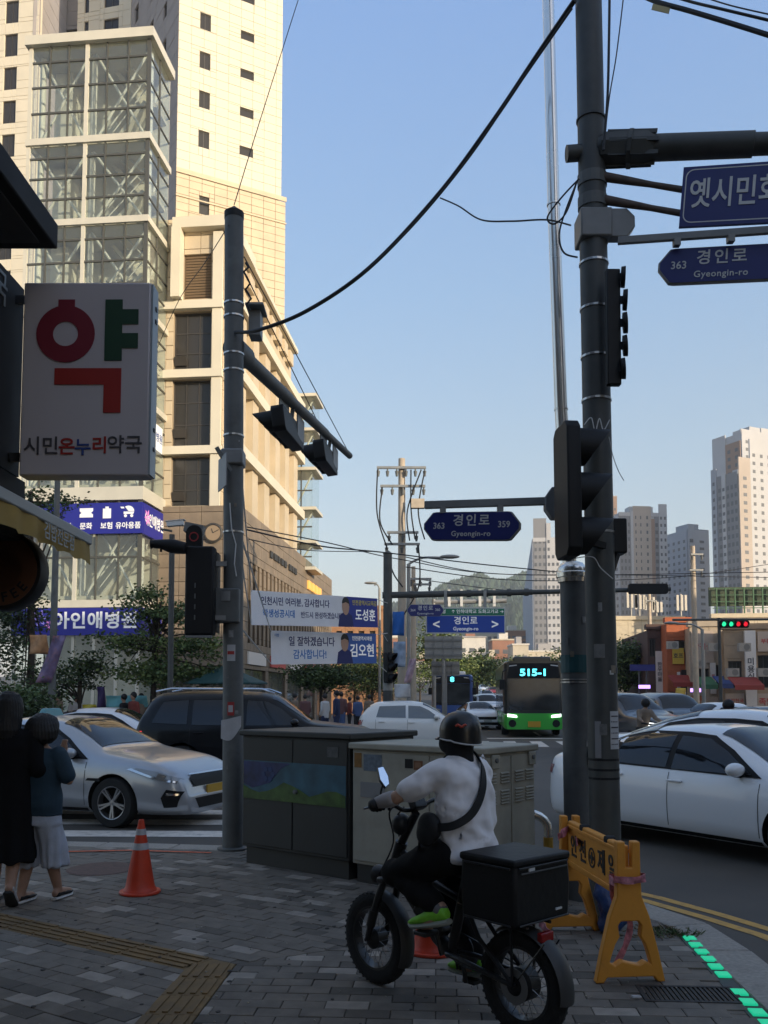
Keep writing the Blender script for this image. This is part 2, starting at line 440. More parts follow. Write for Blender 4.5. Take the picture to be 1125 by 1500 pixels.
ang1 = atan2(-1.23, 1.99)
bend_u = V((-0.88, 5.34)); bend_l = V((-1.16, 5.22))
d1 = V((cos(ang1), sin(ang1))); n1 = V((-d1.y, d1.x))          # n1 points up/away
d2 = V((0.06, 1)).normalized(); n2 = V((d2.y, -d2.x))          # n2 points right
d3 = V((0.62, 0.33)).normalized(); n3 = V((-d3.y, d3.x))
def hp(n, p): return (n.x, n.y, n.dot(p))                       # keep n.x <= n.p
edge_planes = []
for i in range(len(kerb_in)-1):
    a, b = V(kerb_in[i]), V(kerb_in[i+1]); d = (b-a).normalized(); edge_planes.append(hp(V((d.y, -d.x)), a))
A2 = edge_planes + [hp(-n1, bend_u), hp(-n3, bend_u), (-1, 0, 7.5)]
A1 = [hp(n1, bend_l), hp(n2, bend_l), (-1, 0, 4.2), (0, -1, -2.6)]
B = edge_planes + [hp(-n2, bend_u), hp(n3, bend_u), (0, -1, -2.6)]
cells = []
def pave(planes, ax, org, L=0.228, Wd=0.114, region=((-8, 3), (2, 11))):
    ay = V((-ax.y, ax.x)); R = 60
    for j in range(-R, R):
        for i in range(-R//2, R//2+20):
            o = org + ax*(i*L + (L/2 if j % 2 else 0)) + ay*(j*Wd)
            if not (-7.5 < o.x < 2.4 and 2.4 < o.y < 10.5): continue
            q = [o, o+ax*L, o+ax*L+ay*Wd, o+ay*Wd]
            q = clip_poly([(p.x, p.y) for p in q], planes)
            if len(q) >= 3 and area2(q) > 0.0008: cells.append(q)
axA = V((cos(ang1+pi/2), sin(ang1+pi/2)))
pave(A2, d1, V((-3, 7))); pave(A1, d1, V((-3, 4)))
pave(B, V((n2.x, n2.y)), V((0, 4)))
# things that sit flush in the paving leave their own hole
grate_q = [gnd(935, 1441), gnd(1062, 1437), gnd(1092, 1474), gnd(952, 1476)]
gc = sum(grate_q, V((0, 0, 0)))/4
led_line = (gnd(1008, 1372), gnd(1131, 1506))
cells = [q for q in cells if not (abs(sum(p[0] for p in q)/len(q)-gc.x) < 0.27 and abs(sum(p[1] for p in q)/len(q)-gc.y) < 0.14)]
def in_led(q):
    c = V((sum(p[0] for p in q)/len(q), sum(p[1] for p in q)/len(q))); a = led_line[0].xy; b = led_line[1].xy
    d = (b-a).normalized(); return -0.1 < (c-a).dot(d) < (b-a).length+.1 and abs((c-a).dot(V((-d.y, d.x)))) < 0.09
cells = [q for q in cells if not in_led(q)]
cells.sort(key=lambda q: abs(sum(p[1] for p in q)/len(q)-4.0) + max(0, abs(sum(p[0] for p in q)/len(q))-1.7)*3)
rest = MB(); shown = 0
for q in cells:
    k = random.choices((0, 1, 2, 3), (58, 15, 11, 16))[0]; h = random.uniform(-.0035, .0025)
    cy_ = sum(p[1] for p in q)/len(q); cx_ = sum(p[0] for p in q)/len(q)
    mbp = stone(q, -0.03, h, 'paver', None, None, 0.0045, 0.004)
    if shown < 300 and cy_ > 4.1 and abs(cx_) < 0.46*cy_ and area2(q) > 0.012:
        mbp.build('paver', m_paver[k], sidewalk, recalc=False); shown += 1
    else:
        rest.add(mbp.v, mbp.f, k)
o = rest.build('paver', m_paver, sidewalk, recalc=False, kind='stuff')
# tactile tiles with raised guide bars
def tactile(o, ax, L, n):
    ay = V((-ax.y, ax.x))
    for i in range(n):
        p = o + ax*(i*L); mb = MB()
        q = [p, p+ax*L, p+ax*L+ay*0.28, p+ay*0.28]
        st = stone(q, -0.03, 0.0, '', None, None, 0.005, 0.004); mb.add(st.v, st.f)
        for k in range(4):
            a = p + ay*(0.045+k*0.0635) + ax*0.02; b = a + ax*(L-0.04)
            mb.bar((a.x, a.y, 0.003), (b.x, b.y, 0.003), 0.03, 0.010)
        mb.build('tactile_tile', m_tactile, sidewalk, recalc=False)
tactile(bend_l + V((-0.02, 0.0)) - d1*0.28*16, d1, 0.28, 16)
tactile(bend_u - V((0.005, 0.0)) - d2*0.28*10, d2, 0.28, 10)
q = [bend_u-n2*0.28, bend_u, bend_l+n1*0.28+V((-.02, 0)), bend_l+V((-.02, 0))]
cq = sum(q, V((0, 0)))/4; q.sort(key=lambda p: atan2(p.y-cq.y, p.x-cq.x))
stone(q, -0.04, -0.003, '', None, None, 0.005, 0.004).build('tactile_tile', m_tactile, sidewalk)
M_ = Matrix.Translation((gc.x, gc.y, 0)) @ Matrix.Rotation(radians(-3.5), 4, 'Z')
MB().box(-.42, .42, -.26, .26, -.035, -.0072).xf(M_).build('mortar_bed', m_paver[3], sidewalk)
d_ = (led_line[1]-led_line[0]).normalized(); M_ = Matrix.Translation(led_line[0]) @ Matrix.Rotation(atan2(d_.y, d_.x), 4, 'Z')
MB().box(-.22, (led_line[1]-led_line[0]).length+.2, -.22, .22, -.033, -.0091).xf(M_).build('mortar_bed', m_paver[3], sidewalk)
# far pavements along the hospital and along the shops
mb = MB(); mb.prism([(-60, 26.3), (-4.2, 25.6), (-2.6, 27.5), (-2.2+0.1*44, 70), (-60, 76)], -0.4, -0.02)
struct(mb.build('far_sidewalk', mat('far_paving', (0.14, 0.13, 0.12), 0.85, var=0.2, vs=2)))
mb = MB(); mb.prism([(16.5, 27), (110, 24), (110, 120), (24.5, 110)], -0.4, -0.02)
struct(mb.build('shop_sidewalk', MATS['far_paving']))
# spray-painted utility mark on the paving edge and a manhole
ribbon('utility_mark', [(-4.3, 9.25), (-3.2, 9.05), (-2.6, 9.12), (-1.75, 8.98)], 0.05, mat('spray_orange', (0.62, 0.12, 0.05), 0.8, var=.3, vs=30), 0.008)
mb = MB(); mb.lathe([(0.0, 0.006), (0.30, 0.006), (0.32, 0.001)], Matrix.Translation((-2.6, 8.2, 0)), 28)
tag(mb.build('manhole_cover', mat('cast_iron_brown', (0.10, 0.06, 0.05), 0.8, var=.3, vs=20, bump=.4, bs=60)), 'round brownish manhole cover lying in the grey paving past the woman in culottes', 'manhole cover')

# drain grate
gr = thing('drain_grate', 'dark cast iron drain grate set in the paving beside the green light strip', 'grate', (gc.x, gc.y, 0), radians(-3.5), world=False)
m_iron = mat('cast_iron', (0.045, 0.042, 0.04), 0.7, metal=0.4, var=0.3, vs=20)
mb = MB(); W2, H2 = 0.26, 0.13
for a in ((-W2, W2, -H2, -H2+.022), (-W2, W2, H2-.022, H2), (-W2, -W2+.022, -H2+.022, H2-.022), (W2-.022, W2, -H2+.022, H2-.022)): mb.box(a[0], a[1], a[2], a[3], -0.03, 0.004)
mb.build('grate_frame', m_iron, gr)
MB().box(-W2+.022, W2-.022, -H2+.022, H2-.022, -0.034, -0.03).build('sump', mat('sump_black', (0.006, 0.006, 0.006), .9), gr)
for i in range(19):
    x = -W2+.034+i*0.0253
    MB().box(x, x+.013, -H2+.0225, H2-.0225, -0.025, 0.002).build('grate_bar', m_iron, gr)
# green ground signal light strip
m_led = mat('green_led', (0.02, 0.3, 0.2), 0.35, emit=(0.02, 0.82, 0.42), es=0.22)
d = (led_line[1]-led_line[0]); dn = d.normalized(); rz = atan2(dn.y, dn.x); L = d.length
ls = thing('ground_light_strip', 'green glowing ground signal strip set in the paving beside the granite kerb', 'signal light', (led_line[0].x, led_line[0].y, 0), rz, world=False)
MB().box(-0.05, L, -0.055, 0.055, -0.03, -0.004).build('light_housing', mat('led_housing', (0.03, 0.035, 0.033), .6), ls)
x = 0.0; i = 0
while x < L-0.1:
    if not (0.76 < x < 1.02):
        mb = MB().box(x, x+0.09, -0.036, 0.036, -0.004, 0.005)
        for k in range(7): mb.box(x+.006+k*.012, x+.012+k*.012, -0.035, 0.035, 0.0045, 0.008)
        mb.build('light_module', m_led, ls)
    x += 0.15; i += 1
# weeds at the kerb joint
def tuft(name, label, c, r, n, h, m, seed, cat='weed'):
    rnd = random.Random(seed); mb = MB()
    for i in range(n):
        a = rnd.uniform(0, 2*pi); q = rnd.uniform(0, r)**1; b = V((c[0]+cos(a)*q, c[1]+sin(a)*q*.6, c[2])); t = b+V((rnd.uniform(-.05, .05), rnd.uniform(-.05, .05), rnd.uniform(.3, 1)*h))
        w_ = V((rnd.uniform(-1, 1), rnd.uniform(-1, 1), 0)).normalized()*rnd.uniform(.003, .008)
        mb.add([b-w_, b+w_, b.lerp(t, .6)+w_*1.2, t, b.lerp(t, .6)-w_*1.2], [(0, 1, 2, 3, 4)])
    o = mb.build(name, m, recalc=False); o['kind'] = 'stuff'; return o
m_weed = mat('weed_green', (0.06, 0.085, 0.03), .8, var=.3, vs=30)
g1 = gnd(985, 1368); tuft('weeds', '', (g1.x, g1.y, 0), 0.2, 110, 0.045, m_weed, 3)
mb = MB(); rnd = random.Random(5)
for i in range(120):
    a = rnd.uniform(0, 2*pi); q = rnd.uniform(0, .3); c = (g1.x-.1+cos(a)*q, g1.y+.05+sin(a)*q*.6, 0.002)
    s = rnd.uniform(.008, .025); mb.obox(c, (s*1.6, s, s*.5), Matrix.Rotation(rnd.uniform(0, 3), 3, 'Z') @ Matrix.Rotation(rnd.uniform(-.4, .4), 3, 'X'))
o = mb.build('fallen_leaves', mat('leaf_litter', (0.14, 0.11, 0.07), .9, var=.4, vs=40)); o['kind'] = 'stuff'

# old gum spots and grit on the paving
rnd = random.Random(12); mb = MB()
for i in range(110):
    x, y = rnd.uniform(-2.4, 1.7), rnd.uniform(3.9, 7.6); r_ = rnd.uniform(.006, .016)
    mb.prism([(x+r_*cos(a)*rnd.uniform(.8, 1.2), y+r_*sin(a)*rnd.uniform(.8, 1.2)) for a in [2*pi*k/9 for k in range(9)]], .002, .0045)
o = mb.build('gum_spots', mat('old_gum', (.05, .045, .042), .9)); o['kind'] = 'stuff'
mb = MB()
for i in range(260):
    x, y = rnd.uniform(-2.4, 1.8), rnd.uniform(3.9, 8.5); s = rnd.uniform(.003, .008)
    mb.obox((x, y, .004), (s*1.5, s, s*.7), Matrix.Rotation(rnd.uniform(0, 3), 3, 'Z'))
o = mb.build('grit', mat('grit_pale', (.3, .27, .22), .9, var=.5, vs=50)); o['kind'] = 'stuff'
# ================================================================== BUILDINGS
MC = {}
def put(me, name, parent, M):
    """an object on shared mesh data, placed by a world matrix under a thing at world offset"""
    o = D.objects.new(name, me); COL.objects.link(o); o.parent = parent
    off = ORIG.get(parent.name, (0, 0, 0))
    o.matrix_local = Matrix.Translation(-V(off)) @ M
    return o
def panel_mesh(w, h, t, gap, m):
    k = ('p', round(w, 2), round(h, 2), round(t, 3), m.name)
    if k not in MC:
        mb = MB(); g = gap/2; b = min(.006, t*.3)
        mb.loft([[(g, g, -.01), (w-g, g, -.01), (w-g, h-g, -.01), (g, h-g, -.01)], [(g, g, t-b), (w-g, g, t-b), (w-g, h-g, t-b), (g, h-g, t-b)],
                 [(g+b, g+b, t), (w-g-b, g+b, t), (w-g-b, h-g-b, t), (g+b, h-g-b, t)]])
        MC[k] = mb.mesh('stone_panel', m, recalc=False)
    return MC[k]
def clad(parent, O, r, n, Wd, H, du, dz, m, holes=(), t=0.04, gap=0.03, indiv=300, name='stone_panel', back=None, thick=0.3, stagger=False):
    """a wall of separate panels on a backing wall; holes = (u0, u1, z0, z1) in the wall's own frame"""
    Mf = frame(O, r, n); us = [i*du for i in range(int(Wd/du)+1)]+[Wd]; zs = [i*dz for i in range(int(H/dz)+1)]+[H]
    for h in holes: us += [h[0], h[1]]; zs += [h[2], h[3]]
    def uniq(a):
        a = sorted(a); o = [a[0]]
        for q in a[1:]:
            if q-o[-1] > 0.02: o.append(q)
        return o
    hu = sorted(set([0, Wd]+[x for h in holes for x in h[:2]])); hz = sorted(set([0, H]+[x for h in holes for x in h[2:]]))
    inh = lambda u, z: any(h[0] < u < h[1] and h[2] < z < h[3] for h in holes)
    mb = MB()
    for a, b in zip(hu[:-1], hu[1:]):
        for c, d in zip(hz[:-1], hz[1:]):
            if not inh((a+b)/2, (c+d)/2) and b-a > .005 and d-c > .005: mb.box(a, b, c, d, -thick, 0)
    mb.xf(Mf).build('wall', back or m, parent, recalc=False)
    cells = []
    # cells: the regular grid, cut where a hole crosses it
    for i in range(len(us)): pass
    gu = [i*du for i in range(int(Wd/du+1e-6)+1)]; gz = [i*dz for i in range(int(H/dz+1e-6)+1)]
    if Wd-gu[-1] > .05: gu.append(Wd)
    else: gu[-1] = Wd
    if H-gz[-1] > .05: gz.append(H)
    else: gz[-1] = H
    for a, b in zip(gu[:-1], gu[1:]):
        for c, d in zip(gz[:-1], gz[1:]):
            cut = [h for h in holes if h[0] < b-.01 and h[1] > a+.01 and h[2] < d-.01 and h[3] > c+.01]
            if not cut: cells.append((a, b, c, d)); continue
            xs = uniq([a, b]+[x for h in cut for x in h[:2] if a < x < b]); ys = uniq([c, d]+[x for h in cut for x in h[2:] if c < x < d])
            for p, q in zip(xs[:-1], xs[1:]):
                for e, f in zip(ys[:-1], ys[1:]):
                    if not inh((p+q)/2, (e+f)/2) and q-p > .06 and f-e > .06: cells.append((p, q, e, f))
    rest = MB(); k = 0
    eye = V((0, 0, EYE)); cells.sort(key=lambda c: (Mf @ V((c[0], c[2], 0))-eye).length)
    for a, b, c, d in cells:
        tt = round(t+random.choice((-.004, 0, .003)), 3)
        me = panel_mesh(b-a, d-c, tt, gap, m); M = Mf @ Matrix.Translation((a, c, 0))
        wp = M @ V(((b-a)/2, (d-c)/2, 0)); px = CX+F*wp.x/wp.y if wp.y > 0 else -9
        if k < indiv and -20 < px < 1145: put(me, name, parent, M); k += 1
        else: rest.add([M @ v.co for v in me.vertices], [tuple(p.vertices) for p in me.polygons])
    if rest.v:
        rest.build(name, m, parent, recalc=False, kind='stuff')
    return Mf
def window(parent, M, w, h, cols, rows, mf, mg, recess=0.12, fw=0.05, name='window'):
    """frame + pane set into a hole, M = frame at the hole's lower left corner"""
    k = ('w', round(w, 2), round(h, 2), cols, rows, mf.name)
    if k not in MC:
        mb = MB(); a = -recess
        mb.box(0, fw, 0, h, a-.06, a); mb.box(w-fw, w, 0, h, a-.06, a); mb.box(fw, w-fw, 0, fw, a-.06, a); mb.box(fw, w-fw, h-fw, h, a-.06, a)
        for i in range(1, cols): mb.box(w*i/cols-fw*.4, w*i/cols+fw*.4, fw, h-fw, a-.055, a-.003)
        for j in range(1, rows): mb.box(fw, w-fw, h*j/rows-fw*.4, h*j/rows+fw*.4, a-.05, a-.006)
        MC[k] = mb.mesh(name, mf, recalc=False)
        MC[k+(1,)] = MB().box(fw*.5, w-fw*.5, fw*.5, h-fw*.5, a-.045, a-.03).mesh('pane', mg, recalc=False)
    o = put(MC[k], name, parent, M); ORIG[o.name] = (0, 0, 0)
    p = D.objects.new('pane', MC[k+(1,)]); COL.objects.link(p); p.parent = o
    if mg.name not in [x.name for x in p.data.materials]: pass
    return o

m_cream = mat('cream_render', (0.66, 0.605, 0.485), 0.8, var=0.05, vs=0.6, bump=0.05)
m_creamgap = mat('cream_joint', (0.56, 0.51, 0.41), 0.9)
m_beige = mat('beige_stone', (0.56, 0.465, 0.33), 0.75, var=0.09, vs=0.9)
m_beigegap = mat('beige_joint', (0.36, 0.29, 0.2), 0.9)
m_brown = mat('brown_stone', (0.225, 0.175, 0.125), 0.6, var=0.22, vs=1.3, dirt=(0.16, 0.122, 0.088), ds=.9, damt=.5)
m_browngap = mat('brown_joint', (0.10, 0.075, 0.05), 0.9)
m_shadewall = mat('cream_render_shaded', (0.36, 0.33, 0.32), 0.85, var=0.06, vs=0.8)  # darker copy of the cream wall, shade is part of its colour
m_alu = mat('white_aluminium', (0.58, 0.55, 0.46), 0.45, var=0.05, vs=1.5)
m_mull = mat('dark_mullion', (0.075, 0.075, 0.065), 0.5)
m_wf = mat('dark_window_frame', (0.05, 0.045, 0.04), 0.5)
m_glass = glass_mat('tower_glass', (0.92, 0.955, 0.945), 0.07)
m_dglass = mat('dark_glass', (0.040, 0.037, 0.033), 0.18, spec=0.4)
m_slab = mat('interior_slab', (0.52, 0.48, 0.38), 0.8, var=.1, vs=1)
m_brace = mat('white_brace', (0.62, 0.6, 0.52), 0.5)
m_inside = mat('interior_wall', (0.58, 0.55, 0.46), 0.85, var=.25, vs=.7)
m_bluesign = mat('sign_violet_blue', (0.016, 0.019, 0.21), 0.5, emit=(0.02, 0.02, 0.3), es=0.06)
m_signwhite = mat('sign_white', (0.82, 0.82, 0.82), 0.5, emit=(1, 1, 1), es=0.06)

# ------------------------------------------------------------------ glazed stair tower of the hospital
O2 = V((-9.85, 35.0)); U2 = V((0.995, -0.0995)); V2 = V((0.0995, 0.995))
def P(u, v, z): q = O2+U2*u+V2*v; return V((q.x, q.y, z))
Mh = Matrix(((U2.x, V2.x, 0, O2.x), (U2.y, V2.y, 0, O2.y), (0, 0, 1, 0), (0, 0, 0, 1)))
base = P(-2.6, 1.2, ROADZ)
gt = thing('glass_tower', 'glazed stair tower with white braces inside and violet sign bands', 'glass tower', base)
UL = -5.25; DV = 2.52
bands = [(hz(a, 35), hz(b, 35)) for a, b in ((28.25, 27.88), (24.12, 23.86), (20.8, 20.55), (17.2, 16.95), (13.55, 13.3), (9.95, 9.42), (5.42, 5.12))]
for i, (a, b) in enumerate(bands):
    mb = MB(); e = .10 if i else .2
    mb.box(UL-e, 0+e, -e, 0.02, b, a); mb.box(-.02, e, .02, DV, b, a); mb.box(UL-e, UL, .02, DV, b, a)
    mb.xf(Mh).build('cornice', m_alu, gt)
# front mullions: two bays of three lights
ufr = [UL, UL+.86, UL+1.68, UL+2.5, UL+3.38, UL+4.32, -0.04]
zlev = [z for ab in bands for z in ab]
storeys = [(bands[i+1][0], bands[i][1]) for i in range(len(bands)-1)]
for (z0, z1) in storeys:
    H = z1-z0; top = z1-1.25 if z0 == bands[5][0] else z1; z0_ = z0
    rows = [z0, z0+H*.28, z0+H*.56, z0+H*.83, z1] if z0 > 6 else [z0+.0, z0+H*.45, z1-1.32]
    if z1 == bands[5][1]: rows = [z0, z0+1.75, z1-1.33]
    for j, (a, b) in enumerate(zip(rows[:-1], rows[1:])):
        for c, d in zip(ufr[:-1], ufr[1:]):
            w, h = d-c, b-a; k = ('gp', round(w, 2), round(h, 2))
            if k not in MC: MC[k] = MB().box(.03, w-.03, 0, .025, .03, h-.03).mesh('glass_pane', m_glass, recalc=False)
            put(MC[k], 'glass_pane', gt, Mh @ Matrix.Translation((c, .03, a)))
        for c, d in ((.05, DV*.5), (DV*.5, DV)):
            w, h = d-c, b-a; k = ('gs', round(w, 2), round(h, 2))
            if k not in MC: MC[k] = MB().box(-.025, 0, .03, w-.03, .03, h-.03).mesh('glass_pane', m_glass, recalc=False)
            put(MC[k], 'glass_pane', gt, Mh @ Matrix.Translation((-.02, c, a)))
        if j:
            mb = MB(); mb.box(UL, 0, -.01, .05, a-.04, a+.04); mb.box(-.05, .01, .05, DV, a-.035, a+.035); mb.xf(Mh).build('transom', m_mull, gt, recalc=False)
    for i, u in enumerate(ufr):
        w = .08 if i in (0, 3, 6) else .03
        MB().box(u-w, u+w, -.02, .08, z0, z1).xf(Mh).build('mullion', m_mull if i not in (0, 3) else m_alu, gt, recalc=False)
    MB().box(-.06, .015, DV*.5-.04, DV*.5+.04, z0, z1).xf(Mh).build('mullion', m_mull, gt, recalc=False)
    # braces: two crossed pipes per bay and a ring of columns
    for a, b in ((UL+.15, UL+2.4), (UL+2.6, -.2)):
        mb = MB(); mb.tube([P(a, .55, z0), P(b, .55, z1)], .055, 8); mb.tube([P(a, .62, z1), P(b, .62, z0)], .055, 8)
        mb.build('brace', m_brace, gt, smooth=40, recalc=False)
    mb = MB(); mb.tube([P(-.4, .5, z0), P(-.4, DV-.1, z1)], .06, 8); mb.build('brace', m_brace, gt, smooth=40, recalc=False)
    # floor slab, landing and stair flights seen through the glass
    mb = MB(); mb.box(UL+.05, -.1, .35, DV, z0-.1, z0+.22); mb.xf(Mh).build('floor_slab', m_slab, gt)
    zm = z0+H*.5
    mb = MB(); mb.box(UL+3.0, -.15, 1.2, DV, zm-.08, zm+.1); mb.xf(Mh).build('landing', m_slab, gt)
    for zz, s in ((z0+.1, 1), (zm, -1)):
        mb = MB(); a, b = (P(-2.2, 1.5, zz), P(-.6, 1.5, zz+H*.5)) if s > 0 else (P(-.6, 2.1, zz), P(-2.2, 2.1, zz+H*.5))
        mb.bar(a, b, .9, .16); mb.build('stair_flight', m_slab, gt)
        mb = MB(); mb.tube([a+V((0, -.5, .95)), b+V((0, -.5, .95))], .035, 6); mb.tube([a+V((0, -.5, .5)), b+V((0, -.5, .5))], .025, 6)
        mb.build('handrail', m_brace, gt, recalc=False)
    mb = MB()
    for u in (UL+.18, UL+2.5, -.25): mb.tube([P(u, .75, z0), P(u, .75, z1)], .13, 10)
    mb.build('column', m_brace, gt, smooth=40, kind='stuff', recalc=False)
    MB().box(UL+.3, UL+1.1, 1.6, DV-.02, z0+.25, z1).xf(Mh).build('core_wall', m_inside, gt)
MB().box(UL, -.02, DV-.03, DV, ROADZ, 29.3).xf(Mh).build('back_wall', m_inside, gt)
MB().box(UL, 0, .05, DV, 29.2, 29.5).xf(Mh).build('roof', m_slab, gt)
# ground floor
for c, d in zip(ufr[:-1], ufr[1:]):
    MB().box(c+.03, d-.03, .0, .03, ROADZ, 3.95).xf(Mh).build('glass_pane', m_glass, gt, recalc=False)
MB().box(-.03, 0, .05, DV, ROADZ, 3.95).xf(Mh).build('glass_pane', m_glass, gt, recalc=False)
for u in ufr: MB().box(u-.06, u+.06, -.02, .1, ROADZ, 3.98).xf(Mh).build('mullion', m_alu, gt, recalc=False)
# sign bands
MB().box(UL+.2, .10, -.14, -.03, 8.12, 9.38).xf(Mh).build('sign_band', m_bluesign, gt)
MB().box(.02, .12, -.03, DV-.1, 8.12, 9.38).xf(Mh).build('sign_band', m_bluesign, gt)
MB().box(UL-.05, .12, -.16, -.03, 4.0, 5.1).xf(Mh).build('sign_band', m_bluesign, gt)
MB().box(.02, .13, -.03, DV-.1, 4.0, 5.1).xf(Mh).build('sign_band', m_bluesign, gt)
nF = V((-U2.y, -U2.x, 0)); nF = V((-V2.x, -V2.y, 0)); rF = V((U2.x, U2.y, 0)); nS = rF.copy(); rS = V((V2.x, V2.y, 0))
def on_front(u, z, v=-.16): return frame(P(u, v, z), rF, nF)
for u, s in ((-2.24, '문화'), (-1.37, '보험'), (-.47, '유아용품'), (-3.1, '건강')):
    text(gt, s, 0.29, m_signwhite, on_front(u, 8.42), 0.022, 'sign_lettering')
# pictograms: coupon, clipboard, pram
def icon(polys, u, z, v=-.145):
    mb = MB()
    for pl in polys: mb.prism(pl, 0, .012)
    mb.xf(on_front(u, z, v)).build('sign_pictogram', m_signwhite, gt)
icon([[(-.28, -.19), (.28, -.19), (.28, -.07), (.2, 0), (.28, .07), (.28, .19), (-.28, .19), (-.28, .07), (-.2, 0), (-.28, -.07)]], -2.24, 8.98)
icon([[(-.17, -.22), (.17, -.22), (.17, .18), (-.17, .18)], [(-.07, .185), (.07, .185), (.07, .26), (-.07, .26)]], -1.37, 8.96)
arc = [(.24*cos(a), .22*sin(a)) for a in [pi*k/10 for k in range(0, 8)]]
icon([[(0, 0.02)]+[(x, y+.02) for x, y in arc], [(-.2, -.1), (.2, -.1), (.24, .0), (-.2, .0)], [(-.34, .2), (-.2, .2), (-.17, .13), (-.3, .13)]]+
     [[(cx+.065*cos(2*pi*k/10), -.17+.065*sin(2*pi*k/10)) for k in range(10)] for cx in (-.12, .14)], -.47, 9.0)
text(gt, '아인애병원', 0.72, m_signwhite, on_front(-1.75, 4.55, -.175), 0.028, 'sign_lettering', sx=1.05, space=1.05)
text(gt, '아인애병원', 0.6, m_signwhite, frame(P(.135, 1.2, 8.75), rS, nS), 0.02, 'sign_lettering', sx=.8)
m_petal = mat('petal_pink', (0.75, 0.25, 0.6), .5, emit=(.8, .3, .65), es=.1); m_petal2 = mat('petal_violet', (0.35, 0.28, 0.8), .5, emit=(.4, .3, .8), es=.1)
def flower(u, z, r, m, fr=None):
    mb = MB()
    for k in range(6):
        a = 2*pi*k/6+.2
        pl = [(r*.15, 0), (r*.55, r*.2), (r, 0), (r*.55, -r*.2)]
        mb.prism([(x*cos(a)-y*sin(a), x*sin(a)+y*cos(a)) for x, y in pl], 0, .012)
    mb.xf(fr or on_front(u, z, -.175)).build('sign_flower', m, gt)
flower(-4.1, 4.68, .36, m_petal2); flower(-3.65, 4.42, .24, m_petal)
flower(0, 0, .34, m_petal, frame(P(.14, .35, 8.85), rS, nS))
MB().box(.0, .14, .2, 1.9, 11.9, 13.0).xf(Mh).build('side_poster', m_signwhite, gt)
text(gt, '안심 병원', 0.42, mat('poster_ink', (0.05, 0.1, 0.3), .6), frame(P(.15, 1.05, 12.45), rS, nS), 0.01, 'sign_lettering')

# ------------------------------------------------------------------ hospital: stone blocks and podium
hb = thing('hospital_building', 'beige stone hospital block with deep ledges above a brown stone podium', 'building', P(2, 10, ROADZ))
UF, VF = 2.55, 2.55
q_ = lambda z: hz(z, 37.6)
zs_ = [(q_(a), q_(b)) for a, b in ((18.55, 20.45), (15.4, 18.0), (12.25, 15.1), (9.7, 11.8))]
holes = [(.33+6, 2.02+6, a-9.5, b-9.5) for a, b in zs_]
holes[0] = (.75+6, 2.0+6, zs_[0][0]-9.5, zs_[0][1]-9.5)
Mc = clad(hb, P(-6, VF, 9.5), rF, nF, 8.55, 13.2, 0.75, 0.62, m_beige, holes, back=m_beigegap, t=.04, gap=.025, indiv=130)
m_louv = mat('brown_louvre', (0.20, 0.14, 0.085), .6)
for k, h in enumerate(holes):
    M = Mc @ Matrix.Translation((h[0], h[2], 0))
    if k == 0:
        MB().box(0, h[1]-h[0], 0, h[3]-h[2], -.28, -.2).xf(M).build('louvre_back', m_browngap, hb)
        for j in range(16):
            z = j*(h[3]-h[2])/16
            mb = MB(); mb.obox((0.63, z+.05, -.1), (h[1]-h[0], .085, .02), Matrix.Rotation(.5, 3, 'X')); mb.xf(M).build('louvre_slat', m_louv, hb)
    else:
        window(hb, M, h[1]-h[0], h[3]-h[2], 3, 3, m_wf, m_dglass, .16, .06)
        mb = MB(); mb.obox((.32, (h[3]-h[2])*.2, -.02), (.55, .38, .04), Matrix.Rotation(.45, 3, 'X')); mb.xf(M).build('open_sash', m_wf, hb)
# ledges and pilaster on the front
for z in (q_(18.05), q_(15.12), q_(11.85)):
    mb = MB(); mb.box(-.25, UF+.05, VF-.3, VF-.045, z, z+.36); mb.xf(Mh).build('ledge', m_cream, hb)
mb = MB(); mb.box(2.12, 2.55, VF-.22, VF-.045, 9.6, q_(21.3)); mb.xf(Mh).build('pilaster', m_cream, hb)
mb = MB(); mb.box(.35, UF+.6, VF-.5, VF+.6, q_(21.4), q_(21.85)); mb.box(.35, .75, VF-.6, VF-.045, q_(18.45), q_(21.4)); mb.xf(Mh).build('canopy_frame', m_cream, hb)
mb = MB(); mb.box(UF+.3, UF+.8, VF+.0, VF+2.5, q_(20.9), q_(21.38)); mb.xf(Mh).build('roof_bracket', m_cream, hb)
# side wall along the main street
LS = 14.3
Ms = clad(hb, P(UF, VF, 9.5), rS, nS, LS, 12.7, 1.1, 0.9, m_beige, (), back=m_beigegap, t=.03, gap=.02, indiv=140)
for z in (q_(18.05), q_(15.05), q_(11.85)):
    mb = MB(); mb.box(UF+.05, UF+.92, VF, VF+LS, z, z+.5); mb.xf(Mh).build('ledge', m_cream, hb)
for z0, z1 in ((q_(15.05)+.51, q_(18.05)-.01), (q_(11.85)+.51, q_(15.05)-.01), (9.52, q_(11.85)-.01)):
    for k in range(6):
        v = VF+.25+k*2.35
        MB().box(UF+.05, UF+.72, v, v+1.05, z0, z1).xf(Mh).build('pier', m_beige, hb)
mb = MB(); mb.box(UF-.3, UF+.42, VF+.3, VF+LS+.2, 22.21, 22.45); mb.xf(Mh).build('coping', m_cream, hb)
for k in range(7):
    v = VF+3.2+k*1.55
    MB().box(UF+.05, UF+.36, v, v+.9, 21.0, 21.7).xf(Mh).build('parapet_block', m_beige, hb)
MB().box(-6, UF-.35, VF+.35, VF+LS-.2, 9.4, 22.2).xf(Mh).build('core', m_beigegap, hb)
